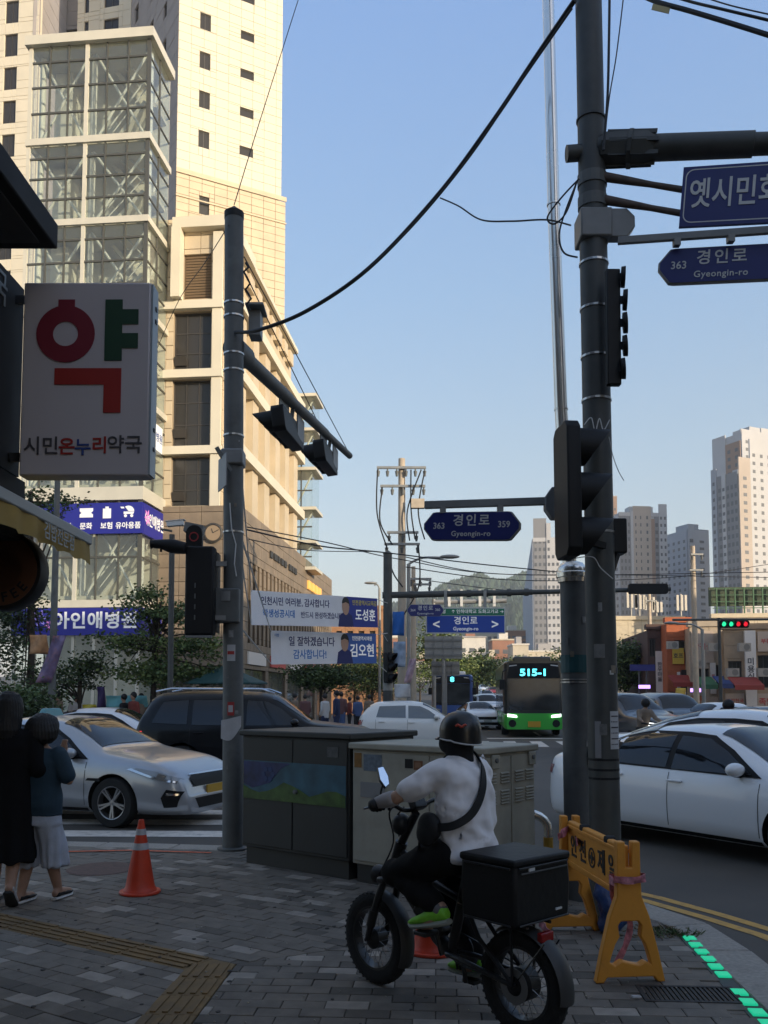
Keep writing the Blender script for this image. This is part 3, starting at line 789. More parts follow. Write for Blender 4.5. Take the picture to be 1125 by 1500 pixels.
# far glazed corner block
g2 = thing('glazed_corner', 'narrow far glazed corner block at the end of the beige ledges', 'glass tower', P(UF, VF+LS+1, ROADZ))
va, vb, ua, ub = VF+LS+.1, VF+LS+2.4, 1.5, UF+1.35
for i, z in enumerate((9.0, 10.6, 12.6, 15.0, 17.4, 19.5)):
    mb = MB(); mb.box(ua, ub+.25, va-.2, vb, z, z+.18); mb.xf(Mh).build('cornice', m_alu, g2)
    if i < 5:
        z2 = (9.0, 10.6, 12.6, 15.0, 17.4, 19.5)[i+1]
        MB().box(UF, ub, va, va+.03, z+.18, z2).xf(Mh).build('glass_pane', m_glass, g2, recalc=False)
        MB().box(ub-.03, ub, va+.03, vb, z+.18, z2).xf(Mh).build('glass_pane', m_glass, g2, recalc=False)
        mb = MB(); mb.box((UF+ub)/2-.04, (UF+ub)/2+.04, va-.03, va+.02, z+.18, z2); mb.box(UF+.1, ub, va-.02, va+.03, (z+z2)/2-.04, (z+z2)/2+.04); mb.xf(Mh).build('mullion', m_mull, g2)
        mb = MB(); mb.tube([P(UF+.1, va+.6, z), P(ub-.1, va+.6, z2)], .06, 6); mb.build('brace', m_brace, g2)
MB().box(ua, UF-.02, va+.05, vb, 8.9, 19.5).xf(Mh).build('core', m_beige, g2)
# podium
LP = 24.5; UP = UF+.95
clad(hb, P(-.1, VF-.3, ROADZ), rF, nF, UP+.1, 9.7-ROADZ, 0.95, 0.6, m_brown, ((.2, 1.6, 0, 3.0), (1.9, 3.3, 0, 3.0)), back=m_browngap, t=.04, gap=.02, indiv=110)
for u in (.1, 1.8):
    MB().box(u+.02, u+1.38, VF-.18, VF-.12, ROADZ, 2.8).xf(Mh).build('glass_door', m_dglass, hb)
fins = []; v = 1.4
while v < LP-1.5: fins.append((v, v+.42, 3.9-ROADZ, 7.5-ROADZ)); v += .82
shops = [(1.0+k*4.4, 1.0+k*4.4+3.8, 0, 2.9) for k in range(5)]
clad(hb, P(UP, VF-.3, ROADZ), rS, nS, LP, 9.7-ROADZ, 1.23, 0.62, m_brown, fins+shops, back=m_browngap, t=.03, gap=.02, indiv=60)
mb = MB()
MB().box(UP-.45, UP-.32, VF+.5, VF+LP-.8, 3.6, 7.8).xf(Mh).build('slot_glazing', m_dglass, hb)
m_shoplit = mat('lit_shop', (0.6, 0.5, 0.4), .6, emit=(1.0, 0.72, 0.48), es=0.28)
for k, h in enumerate(shops):
    mb = MB(); mb.box(UP-.5, UP-.45, VF-.3+h[0], VF-.3+h[1], ROADZ, 2.75); mb.xf(Mh).build('shop_interior', m_shoplit, hb)
    for j in range(3):
        MB().box(UP-.12, UP-.06, VF-.3+h[0]+j*1.28+.03, VF-.3+h[0]+j*1.28+1.2, ROADZ, 2.7).xf(Mh).build('shop_window', m_glass, hb)
    MB().box(UP+.05, UP+.12, VF-.3+h[0]+.2, VF-.3+h[1]-.3, 2.95, 3.5).xf(Mh).build('shop_sign', [mat('shop_sign_white', (.7, .66, .62), .5), mat('shop_sign_red', (.5, .08, .07), .5)][k % 2], hb)
MB().box(0, UP-.36, VF+.2, VF+LP-.6, ROADZ, 9.35).xf(Mh).build('podium_core', m_browngap, hb)
MB().box(0.02, UP-.02, VF-.02, VF+LP-.35, 9.36, 9.5).xf(Mh).build('podium_roof', m_browngap, hb)
m_dlet = mat('dark_letters', (0.03, 0.028, 0.025), .5)

for k, (v, w) in enumerate(((7.6, .5), (8.4, .7), (9.3, .4), (10, .6), (10.8, .5), (12.0, .6), (12.8, .45), (13.4, .6))):
    MB().box(UP+.045, UP+.11, v, v+w, 8.3, 8.62).xf(Mh).build('wall_letter', m_dlet, hb)
m_amber = mat('amber_letters', (0.6, 0.28, 0.06), .5, emit=(1, .5, .12), es=.35)
for v in (17.4, 18.6, 19.8, 21.0): MB().box(UP+.045, UP+.15, v, v+.8, 7.95, 8.45).xf(Mh).build('wall_letter', m_amber, hb)
ck = thing('wall_clock', 'round dark wall clock on the brown stone podium', 'clock', P(2.35, VF-.4, 8.5))
mb = MB(); mb.lathe([(0, .0), (.42, 0), (.44, .05), (.36, .08), (.34, .05), (0, .05)], frame(P(2.35, VF-.36, 8.5), rF, nF), 28); mb.build('clock_case', m_wf, ck, smooth=40)
mb = MB(); mb.lathe([(0, .055), (.33, .055)], frame(P(2.35, VF-.36, 8.5), rF, nF), 28, cap=False); mb.build('dial', mat('dial_tan', (.3, .22, .14), .5), ck)
mb = MB(); M = frame(P(2.35, VF-.36, 8.5), rF, nF)
for a, l in ((1.9, .2), (.5, .29)): mb.bar(M @ V((0, 0, .065)), M @ V((cos(a)*l, sin(a)*l, .065)), .03, .01, up=nF)
mb.build('hands', m_wf, ck)

# ------------------------------------------------------------------ high-rise behind the hospital
hr = thing('high_rise', 'tall cream panelled high-rise with small square windows behind the glass tower', 'building', (-13, 66, ROADZ))
eB = V((0.885, 0.466, 0)); nB = V((0.466, -0.885, 0)); SB = V((-15.35, 62.0, 0)); WB = 8.25
holesU, holesL = [], []
for k in range(-0, 6):
    zc = 43.25+k*3.11; holesU.append((1.62, 2.44, zc-.66-40.5, zc+.66-40.5)); 
    zc2 = 43.3+k*3.11; holesU.append((4.82, 5.9, zc2-.35-40.5, zc2+.35-40.5))
Mb = clad(hr, SB+V((0, 0, 40.5)), eB, nB, WB, 24, 0.97, 0.71, m_cream, holesU, back=m_creamgap, t=.03, gap=.022, indiv=230)
for h in holesU: window(hr, Mb @ Matrix.Translation((h[0], h[2], 0)), h[1]-h[0], h[3]-h[2], 2 if h[3]-h[2] > .9 else 1, 1, m_wf, m_dglass, .10, .06)
holesL = [(1.75, 2.5, 37.4-10, 38.8-10)]
Mb2 = clad(hr, SB+V((0, 0, 10)), eB, nB, WB+.35, 30.1, 0.97, 0.62, m_beige, holesL, back=m_beigegap, t=.06, gap=.025, indiv=70)
window(hr, Mb2 @ Matrix.Translation((1.75, 27.4, 0)), .75, 1.4, 1, 1, m_wf, m_dglass, .10, .06)
for z, t in ((40.12, .36), (38.3, .1)):
    mb = MB(); mb.box(-.02, WB+.4, z, z+t, 0.065, .14); mb.xf(frame(SB, eB, nB)).build('band', m_beige, hr)
MB().box(.02, WB-.02, 10, 64, -9, -.32).xf(frame(SB, eB, nB)).build('core', m_cream, hr)
# wings to the left: lit ones cream, shade painted into the darker ones
dL = V((-0.554, 0.832, 0)); nL = V((-0.832, -0.554, 0))
def wing(a, b, name, m, wins, z1=88, face=-1):
    a, b = V((*a, 0)), V((*b, 0)); r = (b-a).normalized(); n = V((r.y, -r.x, 0)); L = (b-a).length
    hs = []
    for (u0, u1, zc, h, n_) in wins:
        for k in range(n_): hs.append((u0, u1, zc+k*3.0-h/2-6, zc+k*3.0+h/2-6))
    M = clad(hr, a+V((0, 0, 6)), r, n, L, z1-6, 2.2, 1.41, m, hs, back=m, t=.03, gap=.03, indiv=40, thick=.5)
    for h in hs: window(hr, M @ Matrix.Translation((h[0], h[2], 0)), h[1]-h[0], h[3]-h[2], 2, 1, m_wf, m_dglass, .10, .06)
    return M
wing((-21.9, 71.9), (-15.36, 62.05), 'shade', m_shadewall, [(1.0, 2.0, 50.5, 1.5, 4), (5.2, 6.0, 49.5, 1.2, 4), (8.4, 9.2, 48.8, 1.2, 4)])
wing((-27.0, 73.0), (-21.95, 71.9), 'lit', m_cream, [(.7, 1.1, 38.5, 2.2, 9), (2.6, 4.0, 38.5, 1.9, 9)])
wing((-30.5, 77.5), (-27.0, 77), 'recess', m_shadewall, [(.3, 2.6, 38.5, 1.9, 9)])
wing((-29.5, 70.9), (-29.5, 77), 'return', m_shadewall, [])
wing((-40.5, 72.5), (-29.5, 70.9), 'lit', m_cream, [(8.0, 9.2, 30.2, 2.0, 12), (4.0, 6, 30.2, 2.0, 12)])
# ================================================================== FAR BACKGROUND: hill, apartments, shops
m_hill = mat('hill_forest', (0.05, 0.085, 0.055), 0.95, var=0.35, vs=0.02)
rows = []
for j in range(15):
    Y = 900+j*55; row = []
    for i in range(90):
        px = 380+i*9; X = (px-CX)/F*1200
        prof = smooth_interp([(380, 900), (520, 897), (560, 893), (610, 876), (640, 862), (665, 850), (690, 845), (705, 840), (722, 848), (745, 846), (762, 838), (790, 838), (830, 850), (880, 880), (960, 905), (1200, 915)], px)
        top = (1018-prof)/1280*1300
        s = sin(min(1, j/9)*pi/2) if j <= 9 else max(0, 1-(j-9)/6)*1.0
        row.append((X*Y/1200, Y, 5+top*s+ (noise.noise(V((X*.02, Y*.02, 1)))*9+noise.noise(V((X*.07, Y*.07, 4)))*5)*min(1, s*2)))
    rows.append(row)
mb = MB(); mb.loft(rows, cap=False, closed=False)
struct(mb.build('hill', m_hill, smooth=60))
# a skin of tree crowns on the hill so its edge is not a smooth line
rnd = random.Random(2); mb = MB()
for k in range(5200):
    j = rnd.uniform(1, 9.4); i = rnd.uniform(8, 70); a = V(rows[int(j)][int(i)]); b = V(rows[int(j)+1][int(i)+1]); p = a.lerp(b, rnd.random())
    r = rnd.uniform(3.5, 8); mb.add([p+V((r*cos(q), r*sin(q)*.8, -2)) for q in (0.3, 1.8, 3.2, 4.9)]+[p+V((rnd.uniform(-1, 1), 0, r*1.1))], [(0, 1, 4), (1, 2, 4), (2, 3, 4), (3, 0, 4)])
o = mb.build('hill_trees', m_hill, recalc=False); o['kind'] = 'stuff'

m_tw = mat('tower_white', (0.48, 0.48, 0.49), .85, var=.06, vs=.1); m_tg = mat('tower_shade_blue', (0.33, 0.355, 0.40), .85, var=.06, vs=.1)  # the blue grey one has the shade of the tower faces in its colour
m_tt = mat('tower_tan', (0.43, 0.37, 0.32), .85, var=.06, vs=.1); m_td = mat('tower_dark_grey', (0.23, 0.235, 0.25), .85)
m_tr = mat('tower_terracotta', (0.32, 0.22, 0.17), .85)
m_win = mat('far_window', (0.10, 0.11, 0.125), .4)
def apartment(label, pxl, pxm, pxr, ytop, Y, ang, mL, mR, colsL, colsR, crown=True, floor=2.9, tops=None, group=None):
    """two visible faces meeting at pxm; left face pxl..pxm, right face pxm..pxr"""
    c = at(pxm, 1018, Y); H = at(pxm, ytop, Y).z
    r = V((cos(ang), sin(ang), 0)); l = V((-sin(ang), cos(ang), 0))       # right face runs along r, left face runs along l (away)
    def hit(px, d):
        k = (px-CX)/F; t = (k*c.y-c.x)/(d.x-k*d.y); return t
    wr, wl = hit(pxr, r), hit(pxl, l)
    T = thing('apartment_tower', label, 'apartment tower', (c.x, c.y, 0), group=group)
    M = Matrix(((r.x, l.x, 0, c.x), (r.y, l.y, 0, c.y), (0, 0, 1, 0), (0, 0, 0, 1)))
    def strip(u0, u1, face, m, zt, dep=.5):
        mb = MB()
        if face == 'R': mb.box(u0, u1, -dep, 0, -2, zt)
        else: mb.box(-dep, 0, u0, u1, -2, zt)
        mb.xf(M).build('wall_bay', m, T, recalc=False)
    MB().box(.0, wr, .0, wl, -2, H-1).xf(M).build('core', mL, T, recalc=False)
    nfl = int((H-6)/floor)
    for face, wd, cols in (('L', wl, colsL), ('R', wr, colsR)):
        tot = sum(c_[0] for c_ in cols); u = 0; wins = MB()
        for (w, m, nwin, ww, wh, dh) in cols:
            a, b = u/tot*wd, (u+w)/tot*wd; u += w; dep = .5+.0*w
            strip(a, b, face, m, H+dh, dep if m is not m_td else .2)
            d_ = (dep if m is not m_td else .2)
            for f in range(nfl+int(dh/floor)):
                z = 4+f*floor
                for k in range(nwin):
                    uc = a+(b-a)*(k+.5)/nwin; hw = (b-a)/nwin*ww/2
                    if face == 'R': wins.box(uc-hw, uc+hw, -d_-.05, -d_+.02, z, z+wh)
                    else: wins.box(-d_-.05, -d_+.02, uc-hw, uc+hw, z, z+wh)
        if wins.v: wins.xf(M).build('window', m_win, T, recalc=False, kind='stuff')
    mb = MB(); mb.box(wr*.25, wr*.75, wl*.2, wl*.8, H-1, H+3.2); mb.xf(M).build('lift_house', mL, T, recalc=False)
    mb = MB(); mb.box(-.25, wr+.1, -.3, .25, H-1, H+.5); mb.xf(M).build('parapet', mL, T, recalc=False)
    return T
# (width share, material, windows across, window width share, window height, extra height)
apartment('apartment tower, coloured pale blue for shade, left of the silver pole, dark strip up its middle', 768, 784, 822, 790, 330, radians(-8), m_tw, m_tg,
          [(1, m_tg, 0, 1, 1, 0)], [(3, m_td, 3, .5, 1.3, 8), (1, m_tw, 1, .5, 1.2, 6), (2, m_tw, 2, .55, 1.2, 0)])
apartment('reddish slim apartment tower just right of the dark pole', 884, 896, 908, 728, 420, radians(-5), m_tt, m_tr, [(1, m_tt, 2, .4, 1.2, 0)], [(1, m_tr, 2, .4, 1.2, 0)])
apartment('cream and dark striped apartment tower right of the dark pole', 900, 912, 981, 752, 340, radians(6), m_tw, m_tw,
          [(1, m_tg, 2, .5, 1.2, 0)], [(2.2, m_td, 3, .45, 1.5, -1), (.5, m_tw, 0, 1, 1, 1), (2, m_tt, 2, .22, 1.3, 3), (1.6, m_tt, 1, .22, 1.3, 3), (.7, m_tr, 0, 1, 1, -2), (.9, m_td, 1, .6, 1.5, 0), (1.6, m_tw, 2, .45, 1.2, 4)])
apartment('apartment tower with left face coloured blue grey for shade, between the striped one and the tallest one', 981, 1013, 1042, 776, 360, radians(20), m_tg, m_tw,
          [(1, m_tg, 4, .4, 1.3, 0)], [(.4, m_tw, 1, .6, 1.5, 2), (1, m_tw, 1, .3, 1.1, 0)])
apartment('tallest apartment tower at the right edge, shaded left face and pale right face', 1050, 1090, 1180, 690, 300, radians(24), m_tw, m_tw,
          [(1.1, m_td, 3, .55, 1.5, 0), (.35, m_tw, 1, .6, 1.2, 0), (.5, m_td, 1, .5, 1.4, 0), (.5, m_tg, 1, .4, 1.3, 3)], [(.8, m_tt, 1, .3, 1.2, 5), (1.6, m_tw, 3, .35, 1.2, 12), (2, m_tw, 3, .4, 1.2, 14)])
apartment('upper slab of the tallest apartment pair, brick strip in its side', 1053, 1096, 1180, 630, 325, radians(24), m_tw, m_tw,
          [(1.0, m_tr, 2, .4, 1.4, -4), (.9, m_tw, 0, 1, 1, 0)], [(1, m_tw, 2, .25, 1.2, 0), (2, m_tw, 3, .3, 1.2, 2)])

# low houses at the foot of the hill, down the street
m_roofs = [mat('roof_brick', (0.30, 0.15, 0.10), .85, var=.1, vs=.3), mat('house_cream', (0.5, 0.45, 0.36), .85, var=.1, vs=.3), mat('house_white', (0.6, 0.57, 0.52), .85, var=.1, vs=.3), mat('house_grey', (0.32, 0.31, 0.31), .85, var=.1, vs=.3)]
hs = [(640, 690, 955, 330, 2, 'cream low block with rows of windows behind the guide sign'), (672, 712, 934, 300, 2, 'white apartment block with stacked balconies down the street'), (712, 735, 965, 280, 3, 'small grey block with a flat roof at the street end'), (722, 760, 938, 310, 0, 'brick red block at the street end'),
      (752, 775, 945, 290, 1, 'cream block beside the brick red block'), (690, 730, 920, 420, 1, 'cream block low on the hill foot'), (735, 772, 924, 460, 0, 'red roofed block high at the hill foot'), (600, 650, 968, 260, 3, 'grey block behind the sign backs'), (775, 830, 955, 300, 1, 'cream block beside the green bus roof'), (556, 610, 935, 300, 0, 'brick block behind the concrete utility pole')]
for (a, b, yt, Y, mi, lab) in hs:
    c = at((a+b)/2, 1018, Y); H = (1018-yt)/1280*Y+EYE; w = (b-a)/1280*Y
    T = thing('town_block', lab, 'building', (c.x, c.y, 0))
    MB().box(c.x-w/2, c.x+w/2, c.y, c.y+12, -2, H).build('wall', m_roofs[mi], T)
    MB().box(c.x-w/2-.3, c.x+w/2+.3, c.y-.3, c.y+12.3, H, H+.5).build('roof', m_roofs[(mi+1) % 4], T)
    MB().box(c.x-w*.2, c.x+w*.15, c.y+3, c.y+7, H+.5, H+3).build('stair_head', m_roofs[(mi+2) % 4], T)
    wm = MB(); nf = max(1, int((H-2)/3)); nc = max(2, int(w/2.6))
    for f in range(nf):
        for k in range(nc):
            x = c.x-w/2+w*(k+.5)/nc; wm.box(x-w/nc*.3, x+w/nc*.3, c.y-.06, c.y+.05, 1.2+f*3, 2.7+f*3)
    wm.build('window', m_win, T, recalc=False, kind='stuff')

# ------------------------------------------------------------------ row of shops across the street on the right
def shop(name, label, px0, px1, ytop, Y, m, wins, signs, roof=None, dep=10, skew=-.35):
    a, b = at(px0, 1018, Y), at(px1, 1018, Y); b.y += skew*(b.x-a.x); k = (px1-CX)/F; b.x = k*b.y
    r = V((b.x-a.x, b.y-a.y, 0)); L = r.length; r.normalize(); n = V((r.y, -r.x, 0)); H = (1018-ytop)/1280*Y+EYE
    T = thing(name, label, 'shop building', (a.x, a.y, ROADZ)); M = frame(V((a.x, a.y, ROADZ)), r, n); H -= ROADZ
    hs_ = [(u0*L, u1*L, z0*H, z1*H) for u0, u1, z0, z1, c, rr in wins]
    clad(T, V((a.x, a.y, ROADZ)), r, n, L, H, 1.2, .8, m, hs_, t=.03, gap=.02, indiv=40, back=m, name='wall_panel')
    for (u0, u1, z0, z1, c, rr), h in zip(wins, hs_): window(T, M @ Matrix.Translation((h[0], h[2], 0)), h[1]-h[0], h[3]-h[2], c, rr, m_wf, m_dglass, .15, .07)
    for (u0, u1, z0, z1, ms, proud, txt, mt) in signs:
        MB().box(u0*L, u1*L, z0*H, z1*H, .04, .04+proud).xf(M).build('shop_sign', ms, T)
        if txt:
            vert = '\n' in txt
            h_ = (z1-z0)*H; w_ = (u1-u0)*L; n_ = len(txt.replace('\n', ''))
            sz = min(h_*.72, w_/n_*1.0) if not vert else min(w_*.75, h_/n_*.75)
            text(T, txt, sz, mt, M @ Matrix.Translation(((u0+u1)/2*L, (z0+z1)/2*H, .05+proud)), .02, 'sign_lettering')
    MB().box(.05, L-.05, 0, H-.05, -dep, -.31).xf(M).build('core', m, T)
    MB().box(-.1, L+.1, H, H+.35, -.5, .15).xf(M).build('parapet', roof or m, T)
    return T, M, L, H
m_orange = mat('orange_brick', (0.42, 0.12, 0.05), .8, var=.12, vs=3); m_tanb = mat('tan_tile', (0.36, 0.26, 0.17), .8, var=.12, vs=2); m_dkb = mat('dark_brick', (0.10, 0.06, 0.05), .85, var=.15, vs=3)
m_creamb = mat('cream_shop', (0.55, 0.47, 0.34), .8, var=.1, vs=2); m_shwhite = MATS['shop_sign_white']; m_shred = MATS['shop_sign_red']
m_ink = mat('sign_ink', (.05, .05, .06), .6); m_inkred = mat('sign_ink_red', (.45, .05, .05), .6); m_yel = mat('sign_yellow', (.6, .42, .06), .5); m_blk = mat('sign_black', (.02, .02, .022), .4); m_pale = mat('sign_pale_tan', (.48, .38, .3), .6); m_oran = mat('sign_orange', (.5, .17, .08), .5)
m_ltan = mat('light_tan_wall', (0.44, 0.36, 0.27), .85, var=.1, vs=2)
shop('shop_house', 'cream low roofed building behind the kerb trees by the dark pole', 902, 1003, 908, 78, m_creamb, [(.1, .25, .6, .8, 2, 1), (.5, .65, .6, .8, 2, 1)], [], skew=0)
shop('shop_house', 'dark brick shop house left of the orange one with a white upright sign', 950, 978, 922, 60, m_dkb, [(.1, .4, .7, .9, 2, 1)], [(.38, .72, .3, .76, m_shwhite, .25, '한\n우\n마\n을', m_ink)], skew=-.1)
shop('shop_house', 'orange brick shop house with a yellow sign and black upright signs', 978, 1016, 912, 58, m_orange, [(.3, .98, .7, .82, 3, 1), (.1, .3, .1, .3, 1, 1)],
     [(.2, .62, .58, .74, m_yel, .15, '호프', m_ink), (.5, .68, .05, .52, m_blk, .3, '노\n래\n방', m_signwhite), (.36, .46, .34, .5, m_shwhite, .2, '', m_ink), (.72, .98, .3, .72, m_blk, .2, '당\n구', m_pale)], skew=-.1)
shop('shop_house', 'tan tiled shop house with red and pale signs, left of the window fronted one', 1012, 1066, 918, 56, m_ltan, [(.12, .5, .36, .56, 3, 1), (.68, .98, .36, .6, 2, 1)],
     [(.04, .62, .62, .95, m_pale, .12, '삼겹살', m_inkred), (.52, .66, .3, .62, m_shwhite, .2, '횟\n집', m_inkred), (.0, .3, .12, .28, m_oran, .15, '식당', m_pale), (.33, .72, .1, .27, m_pale, .15, '노래연습장', m_ink), (.75, .99, .12, .28, m_oran, .15, '치킨', m_pale)], skew=-.15)
shop('shop_house', 'tan shop house at the right edge with big dark windows and a pale upright sign', 1062, 1160, 922, 54, m_tanb, [(.06, .26, .38, .66, 3, 1), (.5, .68, .38, .72, 2, 1), (.7, .98, .38, .72, 3, 1)],
     [(.3, .46, .16, .98, m_shwhite, .35, '미\n용\n실', m_ink), (.5, 1.0, .76, .97, m_pale, .15, '부동산 공인', m_inkred), (.0, .28, .16, .32, m_pale, .15, '김밥천국', m_inkred), (.48, .72, .14, .32, m_pale, .15, '족발', m_inkred), (.74, 1.0, .14, .34, m_oran, .15, '호프 치킨', m_pale)], skew=-.2)
T, M, L, H = shop('market_hall', 'cream flat topped building with a green end wall and green lattice roof', 1046, 1170, 905, 72, m_creamb, [(.35, .5, .75, .92, 2, 1)], [(.0, .22, .7, .99, mat('green_board', (.035, .17, .04), .6), .1, '', m_ink)], skew=-.1)
mb = MB()
for k in range(9): mb.bar(M @ V((L*.1+k*L*.11, H+.3, -1)), M @ V((L*.1+k*L*.11, H+2.6, -1.0)), .1, .1)
for j in range(4): mb.bar(M @ V((L*.05, H+.9+j*.55, -1+j*.0)), M @ V((L, H+.9+j*.55, -1)), .06, .06)
mb.build('roof_frame', mat('green_steel', (.05, .12, .06), .7), T)
MB().box(L*.02, L, H+1.1, H+2.7, -1.5, -1.35).xf(M).build('roof_mesh', mat('green_tarp', (.055, .075, .045), .8, var=.2, vs=.6), T)
# clutter on the shop fronts: air conditioners, awnings, pipes, extra sign boards
m_ac = mat('ac_unit', (.30, .28, .25), .6, var=.1, vs=5); m_acf = mat('ac_fan', (.17, .165, .155), .7)
rnd = random.Random(31)
for (px, py, Y, k) in ((985, 945, 56.5, 0), (1024, 972, 54.6, 1), (1046, 948, 54.4, 0), (1073, 985, 52.6, 1), (1090, 948, 52.4, 0), (1118, 985, 52.0, 1)):
    c = at(px, py, Y); T = thing('air_conditioner', 'pale air conditioner box hung on the shop fronts ' + ['right of the yellow sign', 'below the tan tiled wall', 'beside the pale upright sign', 'low on the right edge house', 'high on the right edge house', 'lowest at the right edge'][[985, 1024, 1046, 1073, 1090, 1118].index(px)], 'air conditioner', c, group='air conditioners on the shop fronts')
    MB().obox(c, (.72, .3, .5)).build('case', m_ac, T)
    mb = MB(); mb.lathe([(.0, 0), (.19, 0)], frame(c+V((.1, -.155, 0)), (1, 0, 0), (0, -1, 0)), 14, cap=False); mb.build('fan', m_acf, T)
aw_c = [mat('awning_red', (.25, .04, .03), .8, var=.15, vs=2), mat('awning_green', (.04, .12, .06), .8, var=.15, vs=2), mat('awning_blue', (.04, .07, .2), .8, var=.15, vs=2)]
for i, (pa_, pb_, py, Y, lab) in enumerate(((978, 1014, 1000, 57, 'red shop awning under the orange shop house'), (1016, 1042, 1003, 54.5, 'green shop awning under the tan shop house'), (1044, 1064, 1002, 54.5, 'blue shop awning left of the right edge house'), (1066, 1108, 1004, 52.5, 'red shop awning under the right edge house'))):
    a, b = at(pa_, py, Y), at(pb_, py, Y); mb = MB()
    mb.loft([[(a.x, Y, a.z+.5), (b.x, Y, a.z+.5), (b.x, Y, a.z+.45), (a.x, Y, a.z+.45)], [(a.x, Y-1.1, a.z), (b.x, Y-1.1, a.z), (b.x, Y-1.1, a.z-.05), (a.x, Y-1.1, a.z-.05)], [(a.x, Y-1.12, a.z-.28), (b.x, Y-1.12, a.z-.28), (b.x, Y-1.10, a.z-.28), (a.x, Y-1.10, a.z-.28)]])
    tag(mb.build('shop_awning', aw_c[(0, 1, 2, 0)[i]], None), lab, 'awning')
# little rooftop things: antennas, tank
mt_ant = mat('antenna_white', (.55, .5, .42), .6)
for i, (px, yb, h_) in enumerate(((925, 905, 2.6), (937, 905, 2.2), (951, 905, 2.0), (962, 906, 1.6), (998, 908, 2.4))):
    p = at(px, yb, 80)
    a = thing('roof_antenna', 'pale rooftop phone antenna cluster ' + ["leftmost, beside the dark pole", "second from the dark pole", "above the cream low roof", "near the utility pole", "beside the tall utility pole"][i], 'antenna', p, group='phone antennas on the low roofs')
    mb = MB(); mb.tube([p-V((0, 0, 1)), p+V((0, 0, h_))], .06, 6); mb.build('mast', mt_ant, a)
    for s in (-.35, .05, .4): MB().box(p.x+s-.1, p.x+s+.1, p.y-.2, p.y-.05, p.z+h_*.35, p.z+h_*.95).build('panel_antenna', mt_ant, a)

# ------------------------------------------------------------------ unseen blocks added beside and behind the viewer to shade this corner
m_near = mat('near_block_render', (0.22, 0.2, 0.18), .85, var=.1, vs=.5)
def shade_block(label, x0, x1, y0, y1, h):
    T = thing('unseen_shade_block', label, 'building', ((x0+x1)/2, (y0+y1)/2, ROADZ))
    MB().box(x0, x1, y0, y1, ROADZ, h).build('wall', m_near, T)
    MB().box(x0-.2, x1+.2, y0-.2, y1+.2, h, h+.5).build('roof_edge', m_near, T)
    wm = MB(); k = y0+1.5
    for f in range(int(h/3.2)):
        y = y0+1.5
        while y < y1-2: wm.box(x0-.05, x0+.05, y, y+1.4, 1+f*3.2, 2.6+f*3.2); y += 2.6
        x = x0+1.5
        while x < x1-2: wm.box(x, x+1.4, y1-.05, y1+.05, 1+f*3.2, 2.6+f*3.2); x += 2.6
    wm.build('window', m_win, T, recalc=False, kind='stuff')
shade_block('unseen block added for shade behind the viewer on the far side of the right hand street', 16.5, 44, -38, -1, 16.5)
shade_block('second unseen block added for shade behind the viewer to the right', 46, 82, -50, -12, 18)
shade_block('unseen block added for shade at the right hand street corner outside the frame', 30, 62, 4, 21, 16.5)
shade_block('unseen block added for shade behind the viewer on the near side', -16, 2.0, -30, -9, 13)

# ------------------------------------------------------------------ evening haze: one closed box of thin air round everything
mh = D.materials.new('haze_air'); mh.use_nodes = True; t_ = mh.node_tree; t_.nodes.clear()
ho_ = t_.nodes.new('ShaderNodeOutputMaterial'); hv_ = t_.nodes.new('ShaderNodeVolumePrincipled')
hv_.inputs['Color'].default_value = (0.92, 0.95, 1.0, 1); hv_.inputs['Density'].default_value = HAZE; hv_.inputs['Anisotropy'].default_value = 0.0
t_.links.new(hv_.outputs[0], ho_.inputs['Volume'])
hzb = MB().box(-2600, 2600, -120, 3100, -1.6, 290).build('haze', mh); struct(hzb, 'stuff')
# ================================================================== POLES, SIGNS, WIRES
m_pole = mat('pole_grey_paint', (0.11, 0.116, 0.114), .6, var=.18, vs=5, dirt=(0.05, 0.05, 0.048), ds=3.5, damt=.6, bump=.08, bs=60)
m_pole2 = mat('pole_dark_paint', (0.055, 0.058, 0.056), .55, var=.2, vs=5, dirt=(0.09, 0.088, 0.08), ds=6, damt=.35, bump=.08, bs=60)
m_steel = mat('stainless', (0.72, 0.69, 0.64), .24, metal=1.0, var=.05, vs=3)
m_strap = mat('strap_steel', (0.5, 0.5, 0.5), .3, metal=1.0)
m_lgrey = mat('bracket_grey', (0.20, 0.205, 0.205), .5, var=.12, vs=8)
m_black = mat('signal_black', (0.011, 0.011, 0.012), .55, spec=.3)
m_rubber = mat('cable_black', (0.012, 0.012, 0.013), .6)
m_blue = mat('road_sign_blue', (0.012, 0.018, 0.135), .45, var=.08, vs=4)
m_blue2 = mat('road_sign_bright_blue', (0.012, 0.06, 0.36), .45)
m_green = mat('road_sign_green', (0.01, 0.16, 0.09), .45)
m_sw = mat('sign_letter_white', (0.55, 0.55, 0.54), .5)
m_paper = mat('paper_white', (0.45, 0.45, 0.46), .8, var=.08, vs=12)
m_conc = mat('concrete_pole', (0.46, 0.38, 0.29), .85, var=.12, vs=4)
m_galv = mat('galvanised', (0.27, 0.27, 0.26), .5, metal=.3, var=.1, vs=6)
m_redst = mat('sticker_red', (0.35, 0.03, 0.03), .6)

